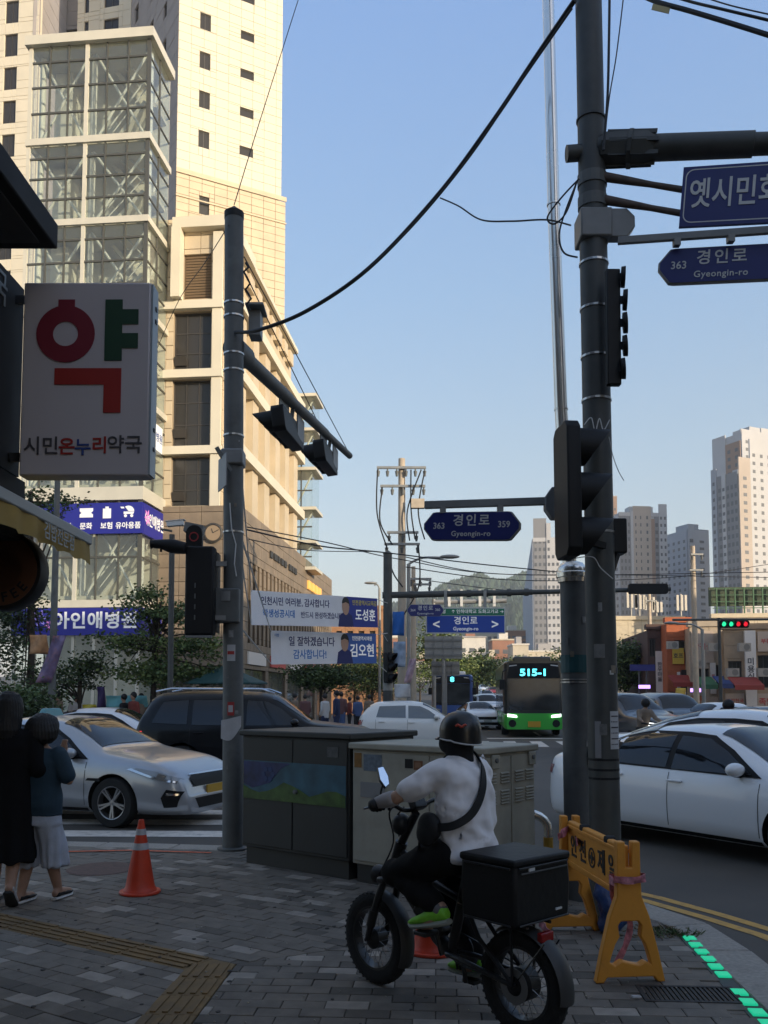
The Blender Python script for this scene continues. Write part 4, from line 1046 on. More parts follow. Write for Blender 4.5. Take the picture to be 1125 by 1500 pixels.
def strap(parent, c, r, name='strap', m=None, h=.018, d=V((0, 0, 1))):
    mb = MB(); q = d.to_track_quat('Z', 'X').to_matrix().to_4x4(); q.translation = c
    mb.lathe([(r+.003, -h/2), (r+.006, -h/2), (r+.006, h/2), (r+.003, h/2)], q, 20)
    return mb.build(name, m or m_strap, parent, recalc=False)
def wrap_sheet(parent_or_none, c, r, a0, a1, h, m, name, label=None, cat=None, curl=0.0):
    """a thin sheet bent round a pole"""
    mb = MB(); n = 8; rings = []
    for i in range(n+1):
        a = a0+(a1-a0)*i/n; rr = r+.003+curl*(i/n)**2
        rings.append([(c.x+rr*cos(a), c.y+rr*sin(a), c.z-h/2), (c.x+rr*cos(a), c.y+rr*sin(a), c.z+h/2), (c.x+(rr+.002)*cos(a), c.y+(rr+.002)*sin(a), c.z+h/2), (c.x+(rr+.002)*cos(a), c.y+(rr+.002)*sin(a), c.z-h/2)])
    mb.loft(rings); o = mb.build(name, m, parent_or_none, smooth=40, recalc=True)
    if label: tag(o, label, cat)
    return o

# ------------------------------------------------------------------ left signal pole with its long arm
p0 = gnd(341, 1244); p1 = at(343, 312, p0.y)
lp = thing('signal_pole', 'grey painted signal pole with pointed cap standing left of the dark cabinet', 'pole', p0)
mb = MB(); mb.tube([p0+V((0, 0, -.1)), p0.lerp(p1, .5), p1], [.108, .105, .102], 28); mb.build('pole', m_pole, lp, smooth=40)
mb = MB(); q = Matrix.Translation(p1); mb.lathe([(.106, -.07), (.108, 0), (.06, .035), (0.0, .085)], q, 24); mb.build('pole_cap', m_black, lp, smooth=30)
mb = MB(); mb.lathe([(.16, 0), (.16, .02), (.11, .03)], Matrix.Translation(p0), 24); mb.build('base_flange', m_pole, lp, smooth=30)
def lpz(y): return p0.lerp(p1, (1244-y)/(1244-312))
for y in (452, 472, 528, 553, 650, 792): strap(lp, lpz(y), .106)
c = lpz(684); mb = MB(); mb.obox(c+V((.0, -.02, 0)), (.235, .235, .17)); mb.build('junction_box', m_lgrey, lp, bevel=.02)
c = lpz(900); mb = MB(); mb.obox(c+V((-.05, -.10, 0)), (.27, .12, .36)); mb.build('control_box', m_pole, lp, bevel=.015)
wrap_sheet(lp, lpz(887)+V((-.05, 0, 0)), .168, -1.85, -1.3, .10, m_lgrey, 'rating_plate')
a0 = lpz(518); a1 = V((-.60, 15.0, a0.z+.42))
mb = MB(); mb.tube([a0+V((.02, 0.05, 0)), a0.lerp(a1, .35), a0.lerp(a1, .36), a0.lerp(a1, .7), a0.lerp(a1, .71), a1], [.085, .082, .072, .068, .058, .055], 18); mb.build('mast_arm', m_pole, lp, smooth=40)
mb = MB(); mb.tube([a0+V((-.0, -.02, 0)), a0+(a1-a0).normalized()*.34], .125, 18); mb.build('arm_socket', m_pole, lp, smooth=40)
mb = MB(); c = lpz(470); mb.obox(c+V((.20, .25, -.0)), (.13, .2, .28)); mb.obox(c+V((.21, .22, .17)), (.2, .34, .03)); mb.build('relay_box', m_lgrey, lp, bevel=.006)
for dz, e in ((1.02, .97), (.86, .62)):
    c = a0+V((.1, 0, dz)); mb = MB(); mb.tube([c, a0.lerp(a1, e)+V((0, 0, .06))], .007, 5); mb.build('stay_wire', m_rubber, lp, recalc=False)
mb = MB(); c = a0+V((.12, -.03, .95)); pts = [c+V((.03*sin(k*2.1)+k*.006, .02*cos(k*1.3), -k*.06)) for k in range(10)]; mb.tube(pts, .012, 6); mb.build('stay_fitting', m_rubber, lp, recalc=False)

def signal_head(name, label, c, along, face, n, L, m=m_black, plate=True, group=None, dep=.17):
    """a row of n lamps in one housing: along = direction of the row, face = where it shines"""
    along, face = V(along).normalized(), V(face).normalized(); M = frame(c, along, face)
    T = thing(name, label, 'traffic light', c, group=group); p = L/n
    mb = MB(); o = []
    hw = p*.52; r = .05
    mb.prism([(-L/2+r, -hw), (L/2-r, -hw), (L/2, -hw+r), (L/2, hw-r), (L/2-r, hw), (-L/2+r, hw), (-L/2, hw-r), (-L/2, -hw+r)], -dep, 0); mb.xf(M).build('housing', m, T, bevel=.012)
    for i in range(n):
        x = -L/2+p*(i+.5); mb = MB(); seg = 14; ring = []
        up2 = M.to_3x3().transposed() @ V((0, 0, 1)); au = atan2(up2.y, up2.x); seg = 22
        # tunnel visor, long above and cut away below
        for dz, q in ((0, 1.0), (.27, .95)):
            ring.append([(x+p*.43*q*cos(a), p*.43*q*sin(a), dz*(.28+.72*((1+cos(a-au))/2)**1.3)) for a in [2*pi*k/seg for k in range(seg)]])
        outer = ring; inner = [[(x+(vx-x)*.95, vy*.95, vz) for vx, vy, vz in r_] for r_ in ring]
        rr = [outer[0], outer[1], inner[1], inner[0]]
        mb.loft(rr, cap=False, closed=True); mb.xf(M).build('visor', m, T, smooth=40, recalc=False)
        mb = MB(); mb.lathe([(0, .03), (p*.25, .02), (p*.38, .004)], M @ Matrix.Translation((x, 0, 0)), 18); mb.build('lens', mat('lens_dark', (.03, .02, .02), .2), T, smooth=60)
    if plate:
        mb = MB(); mb.box(-L/2-.12, L/2+.12, -hw-.12, hw+.12, -.12, -.105)
        mb.xf(M).build('backplate', m, T)
    return T, M
t1 = a0.lerp(a1, .40); t2 = a0.lerp(a1, .76)
for k, (t, lab, dz) in enumerate(((t1, 'nearer black signal head hanging under the mast arm of the left pole', -.36), (t2, 'farther black signal head near the tip of the mast arm', -.34))):
    dirn = (a1-a0).normalized(); c = t+V((-.16, 0, dz))
    T, M = signal_head('traffic_light', lab, c, dirn, V((-1, .1, -.12)), 4, 1.3, plate=False, group='signal heads on the mast arm')
    mb = MB(); mb.bar(t, c+V((.12, 0, .1)), .05, .05); mb.build('hanger', m_pole, T)
    e = c+dirn*(.45 if k == 0 else .66)+V((.15, 0, .1))
    mb = MB(); mb.obox(c-dirn*.35+V((.13, 0, .16)), (.02, .5, .34), Matrix.Rotation(-.12, 3, 'Z')); mb.obox(c+dirn*.45+V((.13, 0, .12)), (.02, .42, .32), Matrix.Rotation(-.12, 3, 'Z'))
    mb.build('number_plate', m_lgrey, T)
# things hung on the left pole
T = thing('pedestrian_signal', 'tall black pedestrian signal box hung left of the grey pole, seen from behind', 'pedestrian signal', at(295, 932, 9.0))
c = at(294, 866, 9.0); mb = MB(); mb.obox(c, (.295, .17, .92)); mb.build('housing', m_black, T, bevel=.02)
for z in (.22, -.22):
    mb = MB()
    for s in (-1, 1): mb.obox(c+V((s*.14, .19, z)), (.012, .22, .4))
    mb.obox(c+V((0, .19, z+.2)), (.29, .22, .012)); mb.build('visor', m_black, T)
for y in (826, 905): MB().bar(at(312, y, 9.05), at(332, y, 9.08), .04, .05).build('bracket', m_lgrey, T)
for k in range(4): MB().obox(c+V((-.04, -.088, .05-k*.11)), (.012, .008, .05)).build('hinge_screw', m_pole, T)
MB().obox(c+V((-.0, -.06, -.475)), (.27, .06, .02)).build('bottom_trim', m_lgrey, T)
T = thing('road_sign', 'small edge-on pale placard strapped to the left grey pole', 'sign', at(322, 716, 8.95))
c = at(326, 692, 8.95); mb = MB(); mb.obox(c, (.012, .34, .34), Matrix.Rotation(.42, 3, 'Z')); mb.build('plate', mat('placard_pale', (.22, .23, .24), .5), T)
mb = MB(); mb.bar(at(317, 655, 8.95), at(338, 690, 9.02), .035, .035); mb.build('bracket', m_pole, T)
# horn speaker with camera, CCTV on its post
T = thing('signal_speaker', 'black gun shaped speaker reaching left from the pedestrian signal', 'speaker', at(275, 812, 8.9))
mb = MB(); mb.tube([at(272, 803, 8.9), at(252, 800, 8.9), at(236, 797, 8.9), at(226, 797, 8.9)], [.06, .075, .05, .045], 12); mb.tube([at(228, 797, 8.9), at(221, 797, 8.9)], [.03, .05], 10)
mb.obox(at(236, 800, 8.9), (.02, .02, .12)); mb.build('barrel', m_black, T, smooth=40)
mb = MB(); mb.bar(at(275, 806, 8.95), at(285, 830, 9.0), .03, .03); mb.build('bracket', m_black, T)
T = thing('push_button_box', 'dark round-topped button box with a red mark above the pedestrian signal', 'signal box', at(285, 802, 9.1))
c = at(285, 787, 9.1); mb = MB(); mb.prism([(-.085, -.12), (.085, -.12)]+[(.085*cos(a), .04+.085*sin(a)) for a in [pi*k/10 for k in range(11)]], -.03, .03, frame(c, (1, 0, 0), (0, -1, 0))); mb.build('case', m_black, T)
mb = MB(); mb.lathe([(.038, 0), (.050, 0), (.050, .008), (.038, .008), (.038, 0)], frame(c+V((0, -.031, -.0)), (1, 0, 0), (0, -1, 0)), 18, cap=False); mb.build('red_ring', m_redst, T)
MB().obox(at(285, 775, 9.2), (.2, .12, .1), Matrix.Rotation(.2, 3, 'Y')).build('sun_cover', m_lgrey, T)
T = thing('surveillance_camera', 'white bullet camera on a thin post left of the grey pole', 'camera', at(252, 1020, 22))
mb = MB(); mb.tube([V((at(252, 900, 22).x, 22, ROADZ)), at(252, 783, 22)], .07, 10); mb.build('post', m_pole2, T)
mb = MB(); mb.obox(at(257, 767, 22), (.42, .16, .13), Matrix.Rotation(-.1, 3, 'Y')); mb.obox(at(257, 763, 22), (.5, .2, .02), Matrix.Rotation(-.1, 3, 'Y')); mb.build('camera_body', m_sw, T, bevel=.02)
mb = MB(); mb.bar(at(252, 778, 22), at(235, 775, 22), .05, .05); mb.build('bracket', m_pole2, T)
wrap_sheet(None, lpz(967), .106, -2.0, -1.2, .17, m_paper, 'notice', 'white notice with red writing stuck on the left grey pole', 'notice')
wrap_sheet(None, lpz(967)+V((0, 0, 0)), .1075, -1.95, -1.3, .035, m_redst, 'notice', 'red bar across the white notice on the left grey pole', 'sticker')
wrap_sheet(None, lpz(1046), .106, -1.95, -1.3, .14, m_redst, 'sticker', 'red sticker with pale centre low on the left grey pole', 'sticker')
wrap_sheet(None, lpz(1046), .1085, -1.85, -1.42, .07, m_paper, 'sticker', 'pale centre label on the red sticker of the left grey pole', 'sticker')
mb = MB(); c = lpz(1074); pts = []
for i in range(9):
    a = -2.35+i*.2; rr = .112+.03*max(0, i-5)/4+.05*max(0, 3-i)/4; row = []
    zt = c.z+.085+.012*i/2; zb = c.z-.1-.03*sin(i*.5)+(.10*(i/8)**3)
    pts.append([(c.x+rr*cos(a), c.y+rr*sin(a), zb), (c.x+rr*cos(a), c.y+rr*sin(a), zt), (c.x+(rr+.002)*cos(a), c.y+(rr+.002)*sin(a), zt), (c.x+(rr+.002)*cos(a), c.y+(rr+.002)*sin(a), zb)])
mb.loft(pts); tag(mb.build('paper_sheet', m_paper, None, smooth=50), 'torn white sheet curling off the left grey pole beside the dark cabinet', 'paper')
mb = MB(); mb.tube([lpz(752)+V((-.02, -.11, 0)), lpz(790)+V((.0, -.115, 0)), lpz(812)+V((.045, -.11, 0)), lpz(840)+V((.03, -.115, 0)), lpz(858)+V((.05, -.113, 0))], .007, 6); mb.build('loose_tie', m_sw, lp, recalc=False)

# ------------------------------------------------------------------ right hand poles
d0 = gnd(889, 1347); d1_ = at(862, 0, d0.y)
dp = thing('utility_pole', 'dark grey utility pole with signs and arms rising out of the top of the view', 'pole', d0)
dtop = d0+(d1_-d0)*1.35
mb = MB(); mb.tube([d0+V((0, 0, -.1)), d0.lerp(dtop, .4), dtop], [.112, .104, .096], 28); mb.build('pole', m_pole2, dp, smooth=40)
def dpz(y): return d0.lerp(d1_, (1347-y)/1347)
for y, m_ in ((408, m_strap), (476, m_strap), (548, m_strap), (1126, m_black), (1140, m_black), (1152, m_black), (188, m_pole2), (612, m_strap), (805, m_strap)): strap(dp, dpz(y), .105, m=m_, h=.016)
c = dpz(234); arm1 = at(1330, 203, 5.75)
mb = MB(); mb.tube([c+V((-.19, 0.0, -.03)), c+V((0.05, 0, -.01))], .062, 16); mb.build('arm_stub', m_pole2, dp, smooth=40)
aa = (arm1-c).normalized()
mb = MB(); mb.tube([c+aa*.05, c+aa*1.15, c+aa*1.152, arm1], [.096, .09, .078, .07], 20); mb.build('mast_arm', m_pole2, dp, smooth=40)
mb = MB(); mb.tube([c+aa*.08, c+aa*.40, c+aa*.47], [.122, .122, .095], 8); mb.tube([c+aa*.27, c+aa*.30], .14, 10)
for k in range(8):
    a = 2*pi*k/8; o_v = V((0, 0, 1))*cos(a)*.12+V((0, 1, 0))*sin(a)*.12
    mb.bar(c+aa*.1+o_v, c+aa*.46+o_v*.95, .012, .03)
mb.build('arm_collar', m_pole2, dp, smooth=30)
c = dpz(355); mb = MB(); mb.obox(c+V((.0, -.0, 0)), (.235, .24, .22)); mb.build('sign_bracket', m_lgrey, dp, bevel=.012)
M = frame(c+V((.20, -.06, 0)), (1, 0, 0), (0, -1, 0)); mb = MB(); mb.prism([(-.09, -.11), (.03, -.11), (.09, -.03), (.09, .05), (.03, .11), (-.09, .11)], -.06, .04, M); mb.build('bracket_plate', m_lgrey, dp, bevel=.008)
for y in (282, 316): strap(dp, dpz(y), .104, m=m_pole, h=.09)
# blue square sign
T = thing('road_sign', 'square cornered dark blue street sign on two short tubes high on the dark pole', 'road sign', at(1060, 335, 6.1))
sl, sr = at(998, 288, 6.12), at(1215, 275, 5.85); rr = (sr-sl).normalized(); M = frame((sl+sr)/2, rr, V((rr.y, -rr.x, 0))); Wd = (sr-sl).length
mb = MB(); mb.box(-Wd/2, Wd/2, -.225, .22, -.03, 0); mb.xf(M).build('sign_board', m_blue, T)
def round_rect(w, h, r, n=5):
    return [(sx*(w/2-r)+r*cos(a0_+k*pi/2/n), sy*(h/2-r)+r*sin(a0_+k*pi/2/n)) for sx, sy, a0_ in ((1, 1, 0), (-1, 1, pi/2), (-1, -1, pi), (1, -1, 1.5*pi)) for k in range(n+1)]
def outline(poly, w_):
    c_ = poly; n_ = len(c_); mb = MB(); L = []
    for i in range(n_):
        a, b = V(c_[i-1]), V(c_[(i+1) % n_]); d = (b-a).normalized(); nn = V((-d.y, d.x)); L.append((V(c_[i]), V(c_[i])+nn*w_))
    for i in range(n_):
        a, b = L[i], L[(i+1) % n_]; mb.add([(a[0].x, a[0].y, .0015), (b[0].x, b[0].y, .0015), (b[1].x, b[1].y, .0015), (a[1].x, a[1].y, .0015)], [(0, 1, 2, 3)])
    return mb
outline(round_rect(Wd-.04, .40, .06), .008).xf(M).build('border_line', m_sw, T)
text(T, '옛시민회관', .235, m_sw, M @ Matrix.Translation((-Wd/2+.05, 0.0, .003)), .014, 'lettering', sx=.72, align='LEFT')
m_rusty = mat('rusty_tube', (.10, .075, .062), .7, var=.3, vs=12, dirt=(.13, .06, .035), ds=5, damt=.6)
for y, yy in ((281, 278), (316, 313)):
    mb = MB(); a, b = dpz(y)+V((.08, -.05, 0)), at(1001, yy, 6.14); mb.tube([a, a.lerp(b, .3), a.lerp(b, .6), b], [.036, .03, .022, .024], 10); mb.build('bracket_tube', m_rusty, T, smooth=40)

def hex_sign(name, label, c, r, W_, H_, left, top, bot, right, parent_arm=None, lmat=None, sz=1.0, grp=None):
    n = V((r.y, -r.x, 0)).normalized(); M = frame(c, r, n); T = thing(name, label, 'road sign', c-V((0, 0, H_/2)), group=grp)
    tip, hh = .12*W_, H_/2
    out = [(-W_/2, .0), (-W_/2+tip, -hh), (W_/2-tip, -hh), (W_/2, 0), (W_/2-tip, hh), (-W_/2+tip, hh)]
    out = [(-W_/2, -.1*H_), (-W_/2+tip*.75, -hh+.02*H_), (-W_/2+tip*1.1, -hh), (W_/2-tip*1.1, -hh), (W_/2-tip*.75, -hh+.02*H_), (W_/2, -.1*H_), (W_/2, .1*H_), (W_/2-tip*.75, hh-.02*H_), (W_/2-tip*1.1, hh), (-W_/2+tip*1.1, hh), (-W_/2+tip*.75, hh-.02*H_), (-W_/2, .1*H_)]
    mb = MB(); mb.prism(out, -.04, 0, M); mb.build('sign_edge', m_galv, T, bevel=.006*W_/.76)
    inn = [(x*.968 if abs(x) > W_/2-tip*.8 else x, y*.94) for x, y in out]
    mb = MB(); mb.prism(inn, 0.0005, .004, M); mb.build('sign_face', lmat or m_blue, T)
    Tt = lambda x, y: M @ Matrix.Translation((x*W_, y*H_, .0055))
    if left: text(T, left, H_*.30, m_sw, Tt(-.335, .0), .008, sx=.95)
    if right: text(T, right, H_*.30, m_sw, Tt(.335, .04), .008, sx=.95)
    text(T, top, H_*.43, m_sw, Tt(0, .17), .014, space=1.25); text(T, bot, H_*.25, m_sw, Tt(0, -.27), .01, space=1.08)
    return T, M
sa, sb = at(620, 771, 6.75), at(763, 770, 6.5)
T, M = hex_sign('street_name_sign', 'dark blue hexagonal street name sign hung left of the silver pole', (sa+sb)/2, (sb-sa).normalized(), .76, .225, '363', '경인로', 'Gyeongin-ro', '359', grp='street name signs')
br0, br1 = at(622, 740, 6.75), at(806, 734, 6.5)
mb = MB(); mb.bar(br0, br1, .04, .06); mb.build('sign_arm', m_lgrey, T, bevel=.006)
for px, t in ((650, .15), (735, .61)):
    b = br0.lerp(br1, t); mb = MB(); mb.obox(b+V((0, 0, -.045)), (.045, .05, .05)); mb.build('hanger', m_lgrey, T)
mb = MB(); mb.prism([(-.07, -.045), (-.02, -.12), (.05, -.12), (.05, .12), (-.02, .12), (-.07, .045)], -.05, .05, frame(at(811, 738, 6.5), (1, 0, 0), (0, -1, 0))); mb.build('bracket_plate', m_lgrey, T, bevel=.008)
sa, sb = at(964, 391, 6.15), at(1122, 383, 5.95)
sb = sa+(sb-sa).normalized()*.86
T, M = hex_sign('street_name_sign', 'dark blue hexagonal street name sign cut by the right edge, under the square sign', (sa+sb)/2, (sb-sa).normalized(), .86, .265, '363', '경인로', 'Gyeongin-ro', '', grp='street name signs')
br0, br1 = at(905, 353, 6.2), at(1160, 335, 5.85)
mb = MB(); mb.bar(br0, br1, .035, .055); mb.build('sign_arm', m_lgrey, T, bevel=.006)
for px, t in ((995, .35), (1073, .66)):
    b = br0.lerp(br1, t); mb = MB(); mb.obox(b+V((0, 0, -.045)), (.045, .05, .05)); mb.build('hanger', m_lgrey, T)
# three-lamp signal seen from the side
c = at(852, 720, 6.05)
T, M = signal_head('traffic_light', 'big black three lamp signal seen from the side on the dark pole', c+V((-.05, 0, 0)), V((-.10, 0, 1)), V((1, .10, 0)), 3, .95, plate=False, dep=.10)
for a_, b_ in (((850, 790), (885, 800)), ((860, 655), (880, 640))): MB().bar(at(*a_, 6.1), at(*b_, 6.2), .045, .045).build('bracket', m_black, T)
# five ringed lamp bar
T = thing('signal_lamp_bar', 'black upright lamp bar with five round shades seen edge on, upper dark pole', 'traffic light', at(897, 560, 6.15))
mb = MB(); mb.bar(at(897, 396, 6.15), at(899, 565, 6.15), .10, .062, up=(0, 1, 0)); mb.build('housing', m_black, T, bevel=.008)
for k in range(5):
    c = at(915-(3 if k in (0, 4) else 0), 406+k*33.5, 6.12); Mr = frame(c, (0, 0, 1), V((.97, -.2, -.05 if k < 2 else .05)))
    mb = MB(); mb.lathe([(.058, -.012), (.072, -.012), (.076, .018), (.062, .018), (.058, -.012)], Mr, 20); mb.build('lamp_shade', m_black, T, smooth=40, recalc=False)
    mb = MB(); mb.bar(at(900, 406+k*33.5, 6.15), c, .03, .05); mb.build('lamp_stem', m_black, T)
T = thing('pedestrian_signal', 'small black pedestrian signal behind the right of the dark pole', 'pedestrian signal', at(903, 812, 6.4))
mb = MB(); mb.obox(at(903, 787, 6.45), (.12, .16, .26)); mb.build('housing', m_black, T, bevel=.012)
mb = MB(); mb.bar(at(903, 812, 6.4), at(896, 835, 6.35), .04, .04); mb.build('bracket', m_black, T)

# silver pole on its grey post
g0 = gnd(850, 1316); gtop = at(840, 850, g0.y)
sp = thing('silver_pole', 'slim stainless pole on a grey painted post beside the dark pole', 'pole', g0)
mb = MB(); mb.tube([g0+V((0, 0, -.1)), gtop], [.115, .108], 28); mb.build('post', m_pole, sp, smooth=40)
q = Matrix.Translation(at(838, 838, g0.y))
mb = MB(); mb.lathe([(.10, -.09), (.115, -.085), (.118, -.05), (.128, -.045), (.128, -.01), (.118, 0), (.118, .03), (.09, .07), (.05, .085)], q, 28); mb.build('collar', m_steel, sp, smooth=40)
pts = [at(835, 835, g0.y), at(822, 600, g0.y), at(811, 300, g0.y), at(803, 0, g0.y), at(797, -260, g0.y)]
mb = MB(); mb.tube(pts, [.056, .052, .05, .049, .046], 24); mb.build('pipe', m_steel, sp, smooth=40)
for y, x in ((600, 822), (300, 811)): strap(sp, at(x, y, g0.y), .051, 'pipe_joint', m_steel, .012)
def gpz(y): return g0.lerp(gtop, (1316-y)/(1316-850))
strap(sp, gpz(1002), .112, h=.012); strap(sp, gpz(998), .112, h=.008)
strap(sp, gpz(975), .1105, 'tape_band', mat('teal_tape', (.012, .075, .085), .5), .14)
wrap_sheet(None, dpz(1085), .108, -1.35, -.55, .27, m_paper, 'notice', 'tall white notice with typed lines taped on the dark pole', 'notice')
c = dpz(1085); mb = MB()
for k in range(6): 
    for a in [(-1.25+j*.06) for j in range(0, 10, 1+k % 2)]:
        r_ = .1135; mb.obox((c.x+r_*cos(a), c.y+r_*sin(a), c.z+.1-k*.04), (.004, .005, .008), Matrix.Rotation(a, 3, 'Z'))
tag(mb.build('notice_print', m_ink, None, recalc=False), 'small black typed lines on the tall white notice of the dark pole', 'print')
wrap_sheet(None, dpz(1098), .108, -2.35, -1.95, .26, mat('notice_grey', (.22, .22, .23), .8), 'notice', 'greyish notice round the left side of the dark pole', 'notice')
wrap_sheet(None, dpz(975), .107, -2.3, -1.6, .10, mat('sticker_grey', (.16, .16, .155), .8, var=.2, vs=20), 'sticker', 'weathered grey sticker on the dark pole above its notices', 'sticker')
wrap_sheet(None, dpz(1005), .107, -1.3, -1.0, .03, m_sw, 'sticker', 'tiny white torn sticker on the right of the dark pole', 'sticker')
wrap_sheet(None, gpz(1110)+V((.02, 0, 0)), .115, -1.2, -.2, .12, mat('notice_pale', (.35, .35, .35), .8), 'notice', 'pale paper strip on the right of the grey post', 'notice')
# tie wires and loops on the right poles
def cable(name, label, pts, r, m=None, n=6, group=None, smooth=40):
    mb = MB(); mb.tube(pts, r, n); return tag(mb.build(name, m or m_rubber, None, recalc=False, smooth=smooth), label, 'cable', group)
def spline(pts, n=8):
    P_ = [pts[0]]+list(pts)+[pts[-1]]; out = []
    for i in range(1, len(P_)-2):
        for k in range(n):
            t = k/n; a, b, c_, d = (V(P_[i-1]), V(P_[i]), V(P_[i+1]), V(P_[i+2]))
            out.append(.5*((2*b)+(c_-a)*t+(2*a-5*b+4*c_-d)*t*t+(3*b-a-3*c_+d)*t**3))
    out.append(V(pts[-1])); return out
Ya, Yb = 9.1, 6.3
def wire_px(name, label, pts, r, Y0, Y1, m=None, group=None):
    n = len(pts)-1
    return cable(name, label, spline([at(x, y, Y0+(Y1-Y0)*i/n) for i, (x, y) in enumerate(pts)]), r, m, 6, group)
wire_px('overhead_cable', 'thick black cable sagging from the left pole up to the dark pole', [(345, 487), (380, 483), (450, 455), (540, 393), (640, 287), (720, 180), (790, 76), (842, 0)], .019, 9.1, 6.3)
wire_px('overhead_cable', 'thinner black cable twisted along the thick sagging one', [(362, 488), (410, 474), (500, 426), (590, 346), (680, 240), (760, 124), (838, 12)], .009, 9.0, 6.25)
wire_px('thin_wire', 'hair thin wire rising from the cap of the left pole out of the top', [(343, 300), (372, 205), (405, 100), (440, -10)], .006, 9.1, 11)
wire_px('thin_wire', 'hair thin wire slanting left from the left pole across the stone building', [(335, 330), (300, 385), (262, 440), (226, 520)], .006, 9.1, 16)
wire_px('branch_wire', 'thin wire dropping from the thick sagging cable to the silver pole', [(645, 290), (672, 302), (705, 322), (750, 324), (800, 322), (836, 330)], .007, 7.3, 6.4)
wire_px('wire_loop', 'looped black wire between the silver pole and the dark pole', [(848, 262), (822, 290), (802, 318), (812, 328), (830, 310), (845, 266)], .007, 6.3, 6.2)
wire_px('wire_loop', 'black wire loop hanging from the dark pole down past the silver pole', [(846, 264), (828, 310), (819, 345), (826, 370), (846, 377)], .007, 6.3, 6.15)
wire_px('overhead_cable', 'black cable crossing the top right corner', [(930, -12), (960, 2), (1010, 16), (1070, 34), (1140, 56)], .02, 6.8, 6.0)
wire_px('overhead_cable', 'thin upper cable in the top right corner', [(960, -14), (1010, 2), (1060, 14), (1140, 33)], .011, 6.8, 6.2)
wire_px('overhead_cable', 'uppermost thin wire in the top right corner', [(1020, -8), (1070, 8), (1140, 24)], .006, 6.9, 6.4)
wire_px('drop_wire', 'black wire dropping beside the dark pole to its mast arm', [(893, -10), (892, 60), (890, 140), (884, 220)], .010, 6.2, 6.15)
wire_px('drop_wire', 'thin slanting wire right of the dark pole', [(914, -10), (903, 80), (893, 140), (886, 200)], .005, 6.2, 6.15)
tag(MB().obox(at(968, 13, 6.5), (.14, .004, .05), Matrix.Rotation(.25, 3, 'Y')).build('cable_tag', mat('tag_yellow', (.42, .36, .18), .6)), 'yellow tag hanging from the black cable in the top right corner', 'tag')
wire_px('tie_wire', 'pale twisted tie wire looped above the three lamp signal', [(856, 622), (866, 612), (872, 632), (878, 613), (884, 630), (893, 615)], .004, 6.1, 6.1, m_sw)
wire_px('tie_wire', 'pale loose wire end hanging right of the three lamp signal', [(892, 640), (898, 668), (906, 690), (914, 704)], .003, 6.1, 6.1, m_sw)
wire_px('tie_wire', 'pale loose wire across the bottom of the three lamp signal', [(840, 818), (868, 816), (880, 832), (898, 848)], .0035, 6.05, 6.05, m_sw)

# ------------------------------------------------------------------ mast pole across the junction with its guide signs
def tpole(name, label, px, ytop, Y, r0, r1, m, cat='pole', yb=None, top=True):
    b = at(px, 1018, Y); t = at(px, ytop, Y); b = V((b.x, Y, road_z(Y)))
    T = thing(name, label, cat, b); mb = MB(); mb.tube([b, b.lerp(V((b.x, Y, t.z)), .5), V((b.x, Y, t.z))], [r0, (r0+r1)/2, r1], 16); mb.build('pole', m, T, smooth=40)
    return T, b, V((b.x, Y, t.z))
mp, mb0, mb1 = tpole('signal_pole', 'dark mast pole across the junction carrying the long arm of guide signs', 568, 812, 30, .17, .15, m_pole2)
mb = MB(); mb.lathe([(.16, 0), (.17, .03), (.0, .16)], Matrix.Translation(mb1), 16); mb.build('pole_cap', m_pole2, mp)
ma, mz = at(560, 872, 30), at(982, 863, 30)
mb = MB(); mb.tube([ma, ma.lerp(mz, .52), ma.lerp(mz, .521), mz], [.115, .1, .085, .075], 12)
mb.build('mast_arm', m_pole2, mp, smooth=40)
for t in (.1, .3, .36, .44, .5):
    mb = MB(); q = ma.lerp(mz, t); mb.tube([q-V((.07, 0, 0)), q+V((.07, 0, 0))], .135, 10); mb.build('arm_clamp', m_pole2, mp)
strap(mp, V((mb0.x, 30, 2.2)), .17, 'wrap', m_galv, .9)
gs = thing('guide_sign', 'blue and green road guide sign hung from the long arm', 'road sign', at(682, 928, 29.8))
ga, gb = at(624, 928, 29.8), at(740, 890, 29.8); Wg, Hg = gb.x-ga.x, gb.z-ga.z
M = frame(V((ga.x, 29.8, ga.z)), (1, 0, 0), (0, -1, 0))
MB().box(0, Wg, 0, Hg, -.05, 0).xf(M).build('sign_edge', m_sw, gs)
MB().box(.035, Wg-.035, .035, Hg*.68, 0.001, .006).xf(M).build('blue_panel', m_blue2, gs)
MB().box(.035, Wg-.035, Hg*.70, Hg-.035, 0.001, .006).xf(M).build('green_panel', m_green, gs)
G = lambda x, y: M @ Matrix.Translation((x*Wg, y*Hg, .012))
text(gs, '경인로', Hg*.33, m_signwhite, G(.5, .48), .012, space=1.05); text(gs, 'Gyeongin-ro', Hg*.19, m_signwhite, G(.5, .18), .01)
text(gs, '<', Hg*.5, m_signwhite, G(.13, .33), .02); text(gs, '>', Hg*.5, m_signwhite, G(.87, .33), .02)
text(gs, '↑ 인하대학교', Hg*.17, m_signwhite, G(.48, .84), .008); text(gs, '도화고가교 →', Hg*.17, m_signwhite, G(.82, .84), .008); text(gs, '시청', Hg*.17, m_signwhite, G(.2, .84), .008)
for x in (.25, .75): MB().box(Wg*x-.05, Wg*x+.05, Hg*.3, Hg+.6, -.16, -.06).xf(M).build('hanger', m_galv, gs)
ha, hb_ = at(596, 894, 29), at(650, 894, 29)
hex_sign('street_name_sign', 'small far blue street name sign left of the guide sign', (ha+hb_)/2, V((1, 0, 0)), hb_.x-ha.x, .40, '364', '경인로', 'Gyeongin-ro', '360', grp='street name signs')
